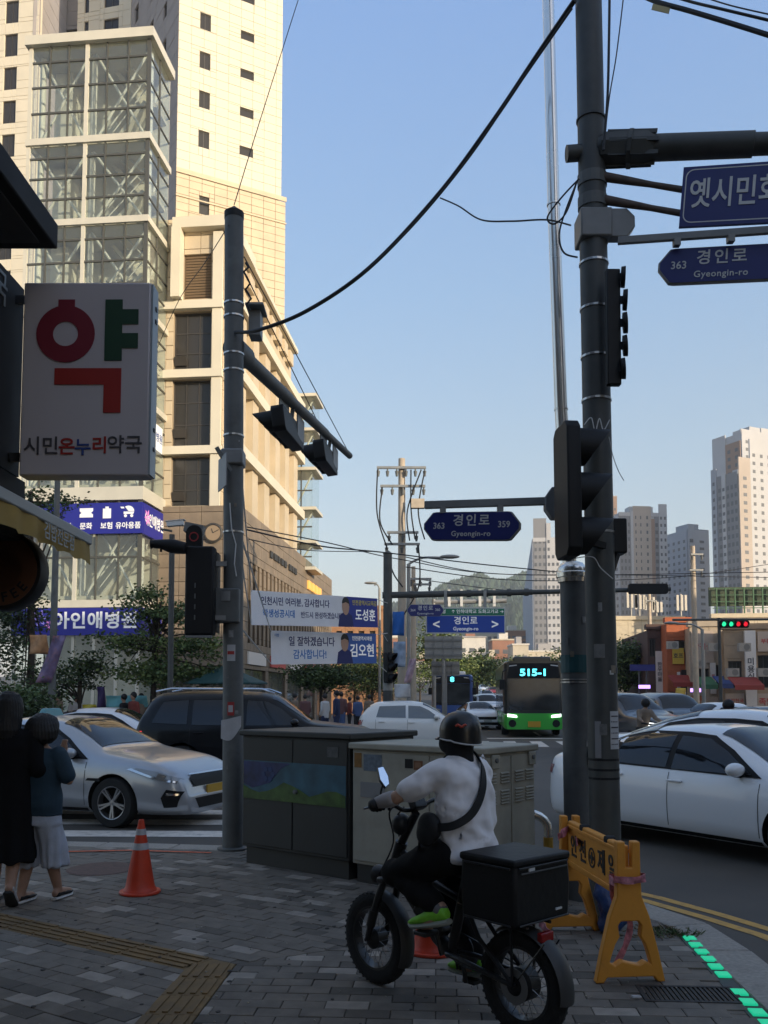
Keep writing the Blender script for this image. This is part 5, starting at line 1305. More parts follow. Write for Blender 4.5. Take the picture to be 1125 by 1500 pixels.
T, M = signal_head('traffic_light', 'black upright signal head low on the far mast pole', at(572, 978, 29.7), (0, 0, 1), V((.75, -.5, 0)), 3, 1.05, plate=False)
T, M = signal_head('traffic_light', 'long black signal head at the right end of the far mast arm, seen from behind', at(948, 863, 29.9), (1, 0, 0), V((0, 1, 0)), 4, 1.35, plate=False)
# banners of cloth on the mast pole
def flag(name, label, px0, px1, y0, y1, Y, m, lean=0.0, cat='banner'):
    mb = MB(); g = []
    for i in range(9):
        row = []
        for j in range(9):
            u, v = i/8, j/8; p = at(px0+(px1-px0)*u+lean*v, y0+(y1-y0)*v, Y); p.y += .08*sin(u*5+v*3); row.append(p)
        g.append(row)
    mb.loft(g, cap=False, closed=False); o = mb.build(name, m, None, smooth=60)
    md = o.modifiers.new('thick', 'SOLIDIFY'); md.thickness = .01
    return tag(o, label, cat)
flag('pole_banner', 'bright blue cloth banner on the far mast pole, the upper one', 575, 592, 896, 931, 29.9, mat('banner_blue', (.02, .13, .45), .7, var=.1, vs=4))
flag('pole_banner', 'pale blue cloth banner on the far mast pole, the lower one', 576, 594, 940, 977, 29.9, mat('banner_pale_blue', (.3, .38, .5), .7, var=.3, vs=4))
flag('pole_banner', 'pale pink cloth flag right of the far mast pole', 600, 610, 965, 1000, 31, mat('banner_pink', (.5, .35, .42), .7, var=.3, vs=5), -8)
flag('street_poster', 'white paper board leaning low by the far mast pole', 577, 600, 1002, 1022, 29, m_paper, 2, 'poster')

# ------------------------------------------------------------------ utility poles with cross arms
def utility(label, px, ytop, Y, arms, m, seed=0, r=.15):
    T, b, t = tpole('power_pole', label, px, ytop, Y, r*1.2, r*.85, m, 'utility pole')
    for (y, a, c_, ins) in arms:
        p, q = at(a, y, Y-.2), at(c_, y, Y-.2); mb = MB(); mb.bar(p, q, .09, .09); mb.build('cross_arm', m_galv, T)
        for k in range(ins):
            s = p.lerp(q, (k+.15)/(ins-.7)) if ins > 1 else p; mb = MB(); mb.tube([s, s+V((0, 0, -.12)), s+V((0, 0, -.14)), s+V((0, 0, -.34))], [.03, .03, .07, .04], 8); mb.build('insulator', m_pole, T, recalc=False)
    return T, b, t
up, u0, u1 = utility('sunlit concrete power pole with two wired cross arms above the junction', 589, 672, 33, [(685, 552, 624, 6), (712, 557, 623, 5), (780, 567, 613, 3), (797, 563, 615, 3)], m_conc)
tag(MB().obox(at(612, 738, 32.7), (.5, .25, .35)).build('transformer', m_conc, None), 'tan box on the sunlit power pole beside the near sign arm', 'transformer')
rnd = random.Random(4)
for k, (a, b_, lab) in enumerate((((553, 688), (566, 800), 'left dangling'), ((560, 714), (575, 798), 'left inner'), ((602, 688), (608, 790), 'right inner'), ((622, 690), (622, 790), 'right outer'), ((617, 688), (600, 792), 'right slanting'), ((566, 800), (590, 860), 'lower left'), ((613, 798), (592, 900), 'lower right'))):
    p, q = at(*a, 32.7), at(*b_, 32.7); mid = p.lerp(q, .5)+V((rnd.uniform(-.35, .35), 0, -.2))
    cable('power_lead', lab + ' lead wire on the sunlit concrete power pole', spline([p, mid, q]), .028, None, 5, 'lead wires on the power pole')
utility('thin second power pole right behind the sunlit one', 606, 830, 39, [(848, 600, 632, 3), (856, 606, 632, 2)], m_conc, r=.11)
utility('brown power pole in front of the shops at the right', 1020, 800, 50, [(812, 1012, 1030, 2), (835, 1010, 1030, 2)], m_conc, r=.15)
utility('pale power pole left of the orange shop house', 954, 868, 62, [(880, 946, 962, 2)], m_conc, r=.14)
# street lamps
def street_lamp(label, px, ytop, Y, tip, m, r=.08):
    T, b, t = tpole('street_lamp', label, px, ytop, Y, r*1.2, r, m, 'street lamp')
    e = at(tip[0], tip[1], Y); mb = MB(); mb.tube(spline([t, t.lerp(e, .4)+V((0, 0, .15)), e]), r*.6, 8); mb.build('lamp_arm', m, T, smooth=40)
    d = (e-t).normalized(); mb = MB(); mb.ball(e+d*.25, (.42, .16, .09), 12, 8, Matrix.Rotation(0 if d.x > 0 else pi, 3, 'Z')); mb.build('lamp_head', m_galv, T, smooth=60)
    return T
street_lamp('grey street lamp reaching right behind the power pole', 599, 826, 36, (650, 817), m_galv)
street_lamp('white street lamp in front of the shops, arm to the left', 1031, 922, 48, (990, 914), m_galv, .09)
street_lamp('small far street lamp left of the far mast pole', 556, 862, 55, (548, 857), m_galv)
# signal arm at the right with lit lamps
T, b, t = tpole('signal_pole', 'thin far signal pole between the shops with the green and red lamps', 1056, 905, 44, .09, .08, m_pole2)
mb = MB(); mb.tube([at(985, 908, 44), at(1180, 907, 44)], .06, 8); mb.build('mast_arm', m_pole2, T)
T, M = signal_head('traffic_light', 'lit signal head showing green and red above the shops', at(1076, 914, 43.8), (1, 0, 0), (0, -1, 0), 4, 1.45, plate=False)
m_lg = mat('lit_green', (.02, .3, .15), .4, emit=(.03, .9, .4), es=.5); m_lr = mat('lit_red', (.3, .01, .02), .4, emit=(.9, .02, .04), es=.45)
for k, m_ in enumerate((m_lg, m_lg, m_lr, m_lr)):
    mb = MB(); mb.lathe([(0, .035), (.10, .03), (.12, .01)], M @ Matrix.Translation((-1.45/2+1.45/4*(k+.5), 0, 0)), 14); mb.build('lit_lens', m_, T)
# sign backs on the median
def sign_back(label, x0, x1, y0, y1, Y, n):
    a, b = at(x0, y1, Y), at(x1, y0, Y); T = thing('sign_back', label, 'road sign', V(((a.x+b.x)/2, Y, road_z(Y))))
    MB().box(a.x, b.x, Y-.04, Y, a.z, b.z).build('sign_board', m_galv, T)
    for k in range(n):
        z = a.z+(b.z-a.z)*(k+.5)/n; MB().box(a.x+.03, b.x-.03, Y-.1, Y-.042, z-.05, z+.05).build('stiffener', m_lgrey, T)
    for s in (.25, .5, .75):
        x = a.x+(b.x-a.x)*s; MB().box(x-.03, x+.03, Y-.16, Y-.105, a.z+.03, b.z-.03).build('rib', m_lgrey, T)
    mb = MB(); mb.tube([V(((a.x+b.x)/2, Y+.1, road_z(Y))), V(((a.x+b.x)/2, Y+.1, b.z))], .09, 8); mb.build('post', m_galv, T)
sign_back('wide grey sign back facing away beyond the guide sign, upper', 622, 677, 932, 965, 46, 3)
sign_back('narrower grey sign back below the wide one', 632, 673, 969, 990, 48, 2)
T, b, t = tpole('gantry', 'pale overhead gantry frame behind the guide sign', 636, 878, 52, .12, .11, m_galv, 'gantry')
mb = MB(); mb.tube([at(636, 882, 52), at(742, 880, 52)], .14, 8); mb.build('beam', m_galv, T)
for x in (658, 676, 703, 724): MB().obox(at(x, 876, 51.8), (.16, .1, 1.0)).build('lamp_post', m_sw, T)
# crossing wires in the distance
for k, (pts, Y0, Y1, r) in enumerate((([(362, 776), (470, 800), (560, 809), (700, 826), (840, 840)], 22, 34, .022), ([(362, 772), (480, 795), (590, 820), (760, 842), (1130, 838)], 24, 40, .018), ([(590, 815), (720, 840), (900, 842), (1130, 846)], 33, 50, .02), ([(590, 830), (760, 850), (980, 846), (1130, 826)], 33, 52, .02), ([(608, 848), (760, 866), (905, 870)], 39, 60, .02), ([(365, 790), (450, 806), (545, 808)], 22, 30, .014))):
    wire_px('far_wire', ['upper', 'second', 'third', 'fourth', 'lowest', 'left'][k] + ' far wire sagging across the junction', pts, r, Y0, Y1, group='far wires')

# ------------------------------------------------------------------ two cloth banners
m_bw = cloth_mat('banner_white', (0.88, 0.88, 0.90), 0.5); m_bb = mat('banner_navy', (0.03, 0.045, 0.26), .7); m_bb2 = mat('banner_mid_blue', (0.05, 0.12, 0.38), .7)
m_btxt = mat('banner_ink_navy', (0.02, 0.025, 0.12), .7); m_bsky = mat('banner_ink_blue', (0.03, 0.18, 0.5), .7); m_by = mat('banner_yellow', (0.6, 0.5, 0.1), .7)
m_skin = mat('skin', (0.42, 0.25, 0.17), .55, var=.06, vs=20); m_hair = mat('hair_black', (0.012, 0.011, 0.011), .6)
def cloth_banner(label, pl, pr, yl, yr, Yl, Yr, lines, right, split, pm, sky):
    A = at(pl, (yl[0]+yl[1])/2, Yl); B = at(pr, (yr[0]+yr[1])/2, Yr); r = (B-A); L = r.length; r.normalize(); n = V((r.y, -r.x, 0)).normalized()
    H = ((yl[1]-yl[0])*Yl+(yr[1]-yr[0])*Yr)/2/F; M = frame(A, r, n); T = thing('cloth_banner', label, 'banner', A-V((0, 0, H/2)))
    mb = MB(); mb.box(0, L, -H/2, H/2, -.006, 0); mb.xf(M).build('cloth', m_bw, T)
    mb = MB(); mb.prism([(L*split, -H/2+.001), (L-.001, -H/2+.001), (L-.001, H/2-.001), (L*split+.12, H/2-.001)], .002, .006, M); mb.build('blue_field', pm, T)
    for (s, x, y, sz, m_, bold) in lines: text(T, s, H*sz, m_, M @ Matrix.Translation((x*L, y*H, .004)), bold, 'banner_lettering')
    for (s, x, y, sz, m_, bold) in right: text(T, s, H*sz, m_, M @ Matrix.Translation((x*L, y*H, .009)), bold, 'banner_lettering')
    # printed portrait: plain head and shoulders
    cx = L*(split+.01); pr_ = MB(); pr_.prism([(cx-.36, -H/2+.003), (cx+.36, -H/2+.003), (cx+.30, -.13*H), (cx+.1, -.02*H), (cx-.1, -.02*H), (cx-.30, -.13*H)], .007, .010, M); pr_.build('printed_suit', m_btxt, T)
    mb = MB(); mb.prism([(cx+.17*cos(a), H*.17+.25*sin(a)) for a in [2*pi*k/18 for k in range(18)]], .011, .013, M); mb.build('printed_face', m_skin, T)
    mb = MB(); mb.prism([(cx+.185*cos(a), H*.22+.235*sin(a)) for a in [pi*k/12-.25 for k in range(13)]]+[(cx-.15, H*.26), (cx, H*.31), (cx+.15, H*.26)], .0135, .015, M); mb.build('printed_hair', m_hair, T)
    for sx_, P_ in ((0, A), (1, B)):
        for z in (-H/2+.03, H/2-.03):
            e = V((-1.55, 9.14, P_.z+z*1.2)) if sx_ == 0 else V((mb0.x, 29.9, P_.z+z*1.6)); mb = MB(); mb.tube([P_+V((0, 0, z)), e], .012, 5); mb.build('rope', m_sw, T, recalc=False)
    return T
cloth_banner('upper white and navy cloth banner with a man portrait, across the side street', 368, 553, (865, 915), (876, 920), 22, 26.5,
    [('인천시민 여러분, 감사합니다', .32, .2, .27, m_btxt, .012), ('학생성공시대', .19, -.16, .26, m_bsky, .014), ('반드시 완성하겠습니다', .515, -.17, .22, m_btxt, .01)],
    [('도성훈', .885, -.12, .42, m_signwhite, .018), ('인천광역시교육감', .88, .3, .19, m_by, .012)], .70, m_bb, None)
cloth_banner('lower white and blue cloth banner with a second portrait, under the navy one', 397, 551, (924, 973), (928, 972), 23.5, 27,
    [('일 잘하겠습니다', .36, .18, .31, m_btxt, .014), ('감사합니다!', .34, -.22, .31, m_bsky, .014), ('더함', .05, .36, .1, m_bsky, .01)],
    [('김오현', .85, -.1, .46, m_signwhite, .018), ('인천광역시의원', .85, .32, .16, m_signwhite, .01)], .66, m_bb2, None)

# ------------------------------------------------------------------ shop fronts at the left edge
ns = thing('corner_shop', 'dark corner shop front at the left edge with a black canopy', 'shop', (-3.2, 3, 0))
m_dark = mat('dark_cladding', (0.014, 0.014, 0.015), .8, var=.15, vs=3)
MB().box(-6, -2.62, -4, 5.35, 0, 9).build('wall', m_near, ns)
MB().box(-2.615, -2.27, 3.2, 5.35, 2.95, 4.15).build('fascia', m_dark, ns)
MB().box(-2.615, -2.25, 3.0, 5.4, 2.55, 2.93).build('lower_fascia', m_dark, ns)
MB().box(-2.62, -1.93, 2.0, 5.0, 4.23, 4.38).build('canopy', m_dark, ns, bevel=.01)
MB().box(-2.55, -2.0, 2.1, 4.9, 4.215, 4.228).build('canopy_soffit', mat('soffit_grey', (.06, .06, .06), .7), ns)
for y in (4.2, 3.2): mb = MB(); mb.lathe([(0, 0), (.07, 0), (.075, .012)], Matrix.Translation((-2.25, y, 4.203)), 16); mb.build('downlight', m_lgrey, ns)
text(ns, '온누리약국', .22, m_lgrey, frame(V((-2.265, 4.6, 4.0)), (0, 1, 0), (1, 0, 0)), .01, 'fascia_lettering')
# pharmacy sign
sa, sb = at(30, 405, 5.25), at(219, 703, 5.05); 
c0, c1 = at(31, 554, 5.17), at(219, 554, 5.17); r = (c1-c0).normalized(); n = V((r.y, -r.x, 0)); c = (c0+c1)/2; Wp = (c1-c0).length; Hp = 297/F*5.17
M = frame(c, r, n); ps = thing('pharmacy_sign', 'large pale pharmacy light box sign with red and green letters', 'shop sign', c-V((0, 0, Hp/2)))
m_psw = mat('light_box_white', (0.48, 0.44, 0.45), .5, var=.03, vs=2); m_psr = mat('letter_crimson', (0.18, 0.012, 0.025), .5); m_psr2 = mat('letter_red', (0.30, 0.018, 0.012), .5); m_psg = mat('letter_green', (0.012, 0.05, 0.022), .5)
MB().box(-Wp/2, Wp/2, -Hp/2, Hp/2, -.13, 0).xf(M).build('light_box', m_psw, ps, bevel=.012)
m_side = mat('light_box_side', (0.3, 0.34, 0.37), .45)
MB().box(Wp/2, Wp/2+.012, -Hp/2+.01, Hp/2-.01, -.125, -.005).xf(M).build('side_panel', m_side, ps)
for z in (-.42, -.3, .38, .46): MB().box(Wp/2+.012, Wp/2+.017, z-.012, z+.012, -.09, -.06).xf(M).build('side_screw', m_black, ps)
u = lambda px, py: ((px-125)/F*5.17, (554-py)/F*5.17)
def letter(polys, m, name='letter', z=.006):
    mb = MB()
    for pl in polys: mb.prism([u(*q) for q in pl], .0008, z)
    mb.xf(M).build(name, m, ps)
circ = lambda cx, cy, r_, a0_=0, a1_=2*pi, n_=36: [(cx+r_*cos(a0_+(a1_-a0_)*k/n_), cy+r_*sin(a0_+(a1_-a0_)*k/n_)) for k in range(n_+1)]
mb = MB(); o1, i1 = circ(94, 486, 44), circ(94, 486, 19)
for k in range(36):
    mb.prism([u(*o1[k]), u(*o1[k+1]), u(*i1[k+1]), u(*i1[k])], .0008, .006)
mb.prism([u(82, 433), u(107, 433), u(107, 448), u(82, 448)], .0008, .0055); mb.xf(M).build('letter', m_psr, ps)
letter([[(153, 433), (179, 433), (179, 448), (203, 448), (203, 471), (179, 471), (179, 485), (203, 485), (203, 508), (179, 508), (179, 527), (153, 527)][::-1]], m_psg)
letter([[(79, 539), (179, 539), (179, 607), (153, 607), (153, 564), (79, 564)][::-1]], m_psr2)
text(ps, '시민', .118, mat('letter_grey', (.06, .055, .06), .5), M @ Matrix.Translation((*u(62, 659), .004)), .012, 'lettering')
text(ps, '온', .112, m_psr2, M @ Matrix.Translation((*u(100, 660), .004)), .02, 'lettering'); text(ps, '누', .110, mat('letter_blue', (.02, .05, .2), .5), M @ Matrix.Translation((*u(124, 661), .004)), .02, 'lettering')
text(ps, '리', .110, m_psr2, M @ Matrix.Translation((*u(149, 658), .004)), .02, 'lettering'); text(ps, '약국', .118, MATS['letter_grey'], M @ Matrix.Translation((*u(186, 657), .004)), .012, 'lettering')
for y in (440, 670): mb = MB(); mb.bar(at(10, y, 5.2), at(34, y, 5.3), .05, .05); mb.build('wall_bracket', m_dark, ps)
# awning
aw = thing('awning', 'mustard yellow shop awning with a pale edge rail at the left edge', 'awning', (-2.3, 4.7, 2.6))
m_aw = mat('awning_mustard', (0.34, 0.22, 0.05), .8, var=.12, vs=6); m_rail = mat('awning_rail', (.32, .33, .32), .5)
ax0, ax1 = V((-2.03, 3.0, 2.66)), V((-2.03, 5.95, 2.66))
mb = MB(); mb.loft([[(-2.7, 3.0, 3.02), (-2.7, 5.95, 3.02), (-2.7, 5.95, 3.0), (-2.7, 3.0, 3.0)], [(-2.04, 3.0, 2.70), (-2.04, 5.95, 2.70), (-2.04, 5.95, 2.68), (-2.04, 3.0, 2.68)]]); mb.build('canvas', m_aw, aw)
mb = MB(); mb.bar(ax0, ax1, .05, .07); mb.build('front_rail', m_rail, aw, bevel=.01)
g = [[(-2.015+.01*sin(i*1.7), 3.0+2.95*i/40, 2.625), (-2.01+.012*sin(i*1.7+.6), 3.0+2.95*i/40, 2.50-.012*(i % 4 == 0))] for i in range(41)]
mb = MB(); mb.loft(g, cap=False, closed=False); mb.build('valance', m_aw, aw, smooth=60)
text(aw, '김밥전문점', .11, m_rail, frame(V((-1.985, 5.3, 2.56)), (0, 1, 0), (1, 0, 0)), .006, 'lettering')
mb = MB(); mb.bar((-2.66, 5.9, 2.7), (-2.05, 5.9, 2.68), .025, .03); mb.bar((-2.66, 5.9, 3.0), (-2.05, 5.9, 2.69), .02, .02); mb.build('awning_arm', m_rail, aw)
# round coffee sign
cs = thing('coffee_sign', 'round black coffee sign with orange ring and letters under the awning', 'shop sign', at(2, 890, 5.35))
cc = at(0, 834, 5.35); M = frame(cc, (1, 0.06, 0), (0.06, -1, 0)); m_cor = mat('coffee_orange', (0.10, 0.034, 0.010), .5)
mb = MB(); mb.lathe([(0, -.16), (.245, -.16), (.25, -.15), (.25, -.01), (.245, 0), (0, 0)], M, 40); mb.build('drum', m_black, cs, smooth=35)
mb = MB(); mb.lathe([(.13, .001), (.13, .004), (.225, .004), (.225, .001)], M, 40); mb.build('orange_ring', m_cor, cs)
for ch, a in (('C', -2.5), ('O', -2.12), ('F', -1.74), ('F', -1.38), ('E', -1.02), ('E', -.66)):
    text(cs, ch, .085, m_black, M @ Matrix.Translation((.177*cos(a), .177*sin(a), .006)) @ Matrix.Rotation(a+pi/2, 4, 'Z'), .02, 'lettering')
mb = MB(); mb.bar(cc+V((-.2, .1, 0)), cc+V((-.5, .1, 0)), .04, .04); mb.build('wall_bracket', m_black, cs)
# lamp post with pennants in front of the hospital
T, b, t = tpole('lamp_post', 'grey lamp post with two pennants in front of the glass tower', 76, 700, 24, .11, .075, m_pole, 'lamp post')
mb = MB(); mb.tube([V((b.x, 24, ROADZ)), V((b.x, 24, 1.2))], .15, 14); mb.build('post_base', m_pole2, T)
m_pn1 = mat('pennant_orange', (.42, .22, .1), .7, var=.4, vs=5); m_pn2 = mat('pennant_violet', (.16, .12, .22), .7, var=.5, vs=4, dirt=(.4, .15, .08), ds=3, damt=.9)
flag('pennant', 'orange patterned pennant left on the grey lamp post', 43, 70, 930, 958, 23.8, m_pn1, 0, 'pennant')
flag('pennant', 'violet and red swallow tailed pennant right on the grey lamp post', 78, 99, 931, 1000, 23.8, m_pn2, -26, 'pennant')

# weathered sticker remains and grime patches on the two right poles and the left one
rnd = random.Random(19)
m_res = [mat('residue_pale', (.24, .24, .235), .85, var=.35, vs=25), mat('residue_grey', (.14, .14, .138), .85, var=.35, vs=25), mat('residue_tan', (.20, .17, .13), .85, var=.3, vs=25)]
for k in range(9):
    c = (dpz if k % 2 else gpz)(rnd.uniform(880, 1190)); a = rnd.uniform(-2.6, -.7)
    wrap_sheet(dp if k % 2 else sp, c, .1085 if k % 2 else .1125, a, a+rnd.uniform(.15, .5), rnd.uniform(.03, .09), m_res[k % 3], 'sticker_residue')
for k in range(6):
    c = lpz(rnd.uniform(700, 1180)); a = rnd.uniform(-2.4, -.9)
    wrap_sheet(lp, c, .1065, a, a+rnd.uniform(.15, .5), rnd.uniform(.03, .08), m_res[k % 3], 'sticker_residue')
q = gnd(932, 1462); mb = MB(); mb.obox(q+V((0, 0, .008)), (.055, .02, .008), Matrix.Rotation(.4, 3, 'Z') @ Matrix.Rotation(.15, 3, 'Y')); tag(mb.build('paper_scrap', m_paper, None), 'tiny white paper scrap on the paving beside the drain grate', 'litter')
# ================================================================== VEHICLES
m_tyre = mat('tyre', (0.012, 0.012, 0.012), .85); m_rim = mat('alloy_rim', (0.30, 0.30, 0.31), .35, metal=.8); m_rimd = mat('dark_rim', (0.05, 0.05, 0.052), .4, metal=.5)
m_cglass = mat('car_glass', (0.010, 0.011, 0.013), .05, spec=.5); m_trim = mat('car_black_trim', (0.010, 0.010, 0.011), .55, spec=.2); m_well = mat('wheel_well', (0.006, 0.006, 0.006), .95)
m_chrome = mat('chrome', (.6, .6, .6), .12, metal=1.0); m_lamp = mat('clear_lamp', (.30, .32, .34), .12, spec=.8); m_tail = mat('tail_lamp', (.22, .008, .01), .15)
m_taillit = mat('tail_lamp_lit', (.4, .01, .02), .2, emit=(1, .03, .03), es=.5); m_headlit = mat('head_lamp_lit', (.8, .8, .8), .2, emit=(.95, 1, 1), es=1.6)
m_plate_y = mat('plate_yellow', (.50, .28, .02), .5); m_plate_w = mat('plate_white', (.5, .5, .5), .5); m_seam = mat('panel_seam', (.02, .02, .021), .7)
P_silver = mat('paint_silver', (.40, .415, .44), .28, metal=.45, coat=.7); P_white = mat('paint_white', (.74, .75, .77), .3, coat=.8); P_black = mat('paint_black', (.005, .005, .006), .3, coat=.2, spec=.2)
P_dark = mat('paint_dark_grey', (.03, .033, .038), .3, coat=.7); P_navy = mat('paint_navy', (.012, .017, .03), .3, coat=.7); P_wht2 = mat('paint_pearl', (.76, .75, .72), .3, coat=.6); P_red = mat('paint_red', (.3, .02, .02), .3, coat=.6)

SEDAN = dict(L=4.66, W=1.83, H=1.43, R=.325, xr=-1.38, xf=1.36,
    top=[(-2.33, .60), (-2.315, .80), (-2.25, .97), (-2.1, 1.03), (-1.72, 1.06), (-1.4, 1.17), (-1.0, 1.32), (-.55, 1.41), (-.1, 1.43), (.3, 1.395), (.7, 1.22), (1.08, 1.01), (1.35, .955), (1.8, .87), (2.1, .76), (2.26, .64), (2.33, .48)],
    belt=[(-2.33, .58), (-2.2, .88), (-1.4, .92), (0, .885), (1.1, .84), (1.7, .77), (2.15, .64), (2.33, .44)],
    wind=(.30, 1.10, .12), rear=(-1.62, -.62, .12),
    wins=[[(-.16, .93), (-.16, 1.30), (.22, 1.28), (.50, 1.15), (.86, .925)], [(-1.0, .955), (-.99, 1.24), (-.6, 1.315), (-.24, 1.31), (-.24, .94)], [(-1.34, .97), (-1.05, 1.20), (-1.06, .96)]],
    trim=[(-1.52, .945), (-1.30, 1.10), (-1.02, 1.275), (-.6, 1.345), (-.1, 1.345), (.25, 1.315), (.55, 1.17), (.98, .90)],
    seams=[.95, -.2, -1.05], mirror=(.74, .95), handles=[(-.08, .80), (-.95, .82)],
    head=[(.52, .60), (.86, .66), (.88, .72), (.78, .76), (.5, .70)], tail=[(.42, .76), (.80, .73), (.80, .85), (.42, .86)],
    grille=[(-.45, .52), (.45, .52), (.5, .66), (-.5, .66)], intake=[(-.62, .24), (.62, .24), (.5, .38), (-.5, .38)])
HATCH = dict(L=3.6, W=1.6, H=1.52, R=.28, xr=-1.2, xf=1.18,
    top=[(-1.8, .6), (-1.78, .95), (-1.68, 1.12), (-1.45, 1.38), (-1.1, 1.50), (-.3, 1.53), (.2, 1.48), (.55, 1.32), (.98, 1.04), (1.3, .93), (1.6, .78), (1.75, .62), (1.8, .45)],
    belt=[(-1.8, .56), (-1.65, .95), (-.5, .95), (.9, .88), (1.4, .76), (1.8, .42)], wind=(.24, 1.0, .12), rear=(-1.7, -1.42, .14),
    wins=[[(-.22, .99), (-.22, 1.38), (.15, 1.36), (.42, 1.24), (.78, .975)], [(-1.22, 1.02), (-1.12, 1.36), (-.3, 1.385), (-.3, .995)]],
    trim=None, seams=[.86, -.26, -1.25], mirror=(.66, 1.0), handles=[(-.12, .86), (-1.05, .88)],
    head=[(.45, .62), (.74, .66), (.72, .8), (.5, .74)], tail=[(.5, .78), (.70, .78), (.70, .93), (.56, .93)], grille=[(-.3, .6), (.3, .6), (.33, .68), (-.33, .68)], intake=[(-.5, .24), (.5, .24), (.45, .4), (-.45, .4)])
SUV = dict(L=4.95, W=1.95, H=1.86, R=.39, xr=-1.45, xf=1.47,
    top=[(-2.47, .7), (-2.45, 1.05), (-2.36, 1.25), (-2.12, 1.72), (-1.9, 1.82), (-1, 1.86), (.0, 1.83), (.35, 1.76), (.7, 1.53), (1.12, 1.24), (1.5, 1.19), (2.05, 1.13), (2.33, 1.02), (2.44, .8), (2.47, .55)],
    belt=[(-2.47, .66), (-2.3, 1.12), (0, 1.12), (1.1, 1.10), (2, 1.02), (2.35, .88), (2.47, .5)], wind=(.3, 1.12, .10), rear=(-2.36, -2.1, .12),
    wins=[[(-.18, 1.17), (-.18, 1.66), (.2, 1.645), (.5, 1.5), (.88, 1.17)], [(-1.25, 1.18), (-1.25, 1.67), (-.26, 1.67), (-.26, 1.17)], [(-2.05, 1.22), (-1.85, 1.65), (-1.35, 1.67), (-1.35, 1.19)]],
    trim=None, seams=[.95, -.22, -1.3], mirror=(.78, 1.2), handles=[(-.1, 1.02), (-1.1, 1.03)],
    head=[(.5, .82), (.9, .86), (.9, 1.0), (.55, .95)], tail=[(.60, .82), (.86, .82), (.86, 1.06), (.66, 1.06)], grille=[(-.5, .6), (.5, .6), (.5, .95), (-.5, .95)], intake=[(-.7, .3), (.7, .3), (.6, .5), (-.6, .5)])
def gridded(poly, step):
    bm = bmesh.new(); f = bm.faces.new([bm.verts.new((x, y, 0)) for x, y in poly])
    for ax in (0, 1):
        a = min(p[ax] for p in poly); b = max(p[ax] for p in poly); k = a+step
        while k < b-1e-3:
            n = [0, 0, 0]; n[ax] = 1; c = [0, 0, 0]; c[ax] = k
            bmesh.ops.bisect_plane(bm, geom=bm.verts[:]+bm.edges[:]+bm.faces[:], plane_co=c, plane_no=n); k += step
    bm.verts.index_update(); vs = [(v.co.x, v.co.y) for v in bm.verts]; fs = [tuple(v.index for v in f.verts) for f in bm.faces]; bm.free(); return vs, fs
WHEEL = {}
def wheel_meshes(R, w, rimm, n=5):
    k = (R, w, rimm.name, n)
    if k not in WHEEL:
        Mx = Matrix.Rotation(-pi/2, 4, 'X')                      # axis along +y (outside)
        t = MB(); t.lathe([(R*.66, -w/2), (R*.93, -w/2), (R, -w*.32), (R, w*.32), (R*.94, w/2), (R*.66, w/2), (R*.66, -w/2)], Mx, 32, cap=False)
        r = MB(); r.lathe([(R*.67, -w*.4), (R*.67, w*.49), (R*.62, w*.46), (R*.6, w*.2), (R*.6, -w*.3)], Mx, 32, cap=False)
        for i in range(n):
            for s in (-.13, .13):
                a = 2*pi*i/n+s; p = Mx @ V((R*.10*cos(a), R*.10*sin(a), w*.34)); q = Mx @ V((R*.62*cos(2*pi*i/n+s*.9), R*.62*sin(2*pi*i/n+s*.9), w*.42))
                r.bar(p, q, R*.075, w*.14, up=(0, 1, 0))
        r.lathe([(0, w*.42), (R*.13, w*.4), (R*.15, w*.2)], Mx, 16)
        d = MB(); d.lathe([(0, w*.02), (R*.62, w*.02)], Mx, 24, cap=False)
        WHEEL[k] = (t.mesh('wheel', m_tyre, 40), r.mesh('rim', rimm, 40), d.mesh('brake_disc', m_well))
    return WHEEL[k]
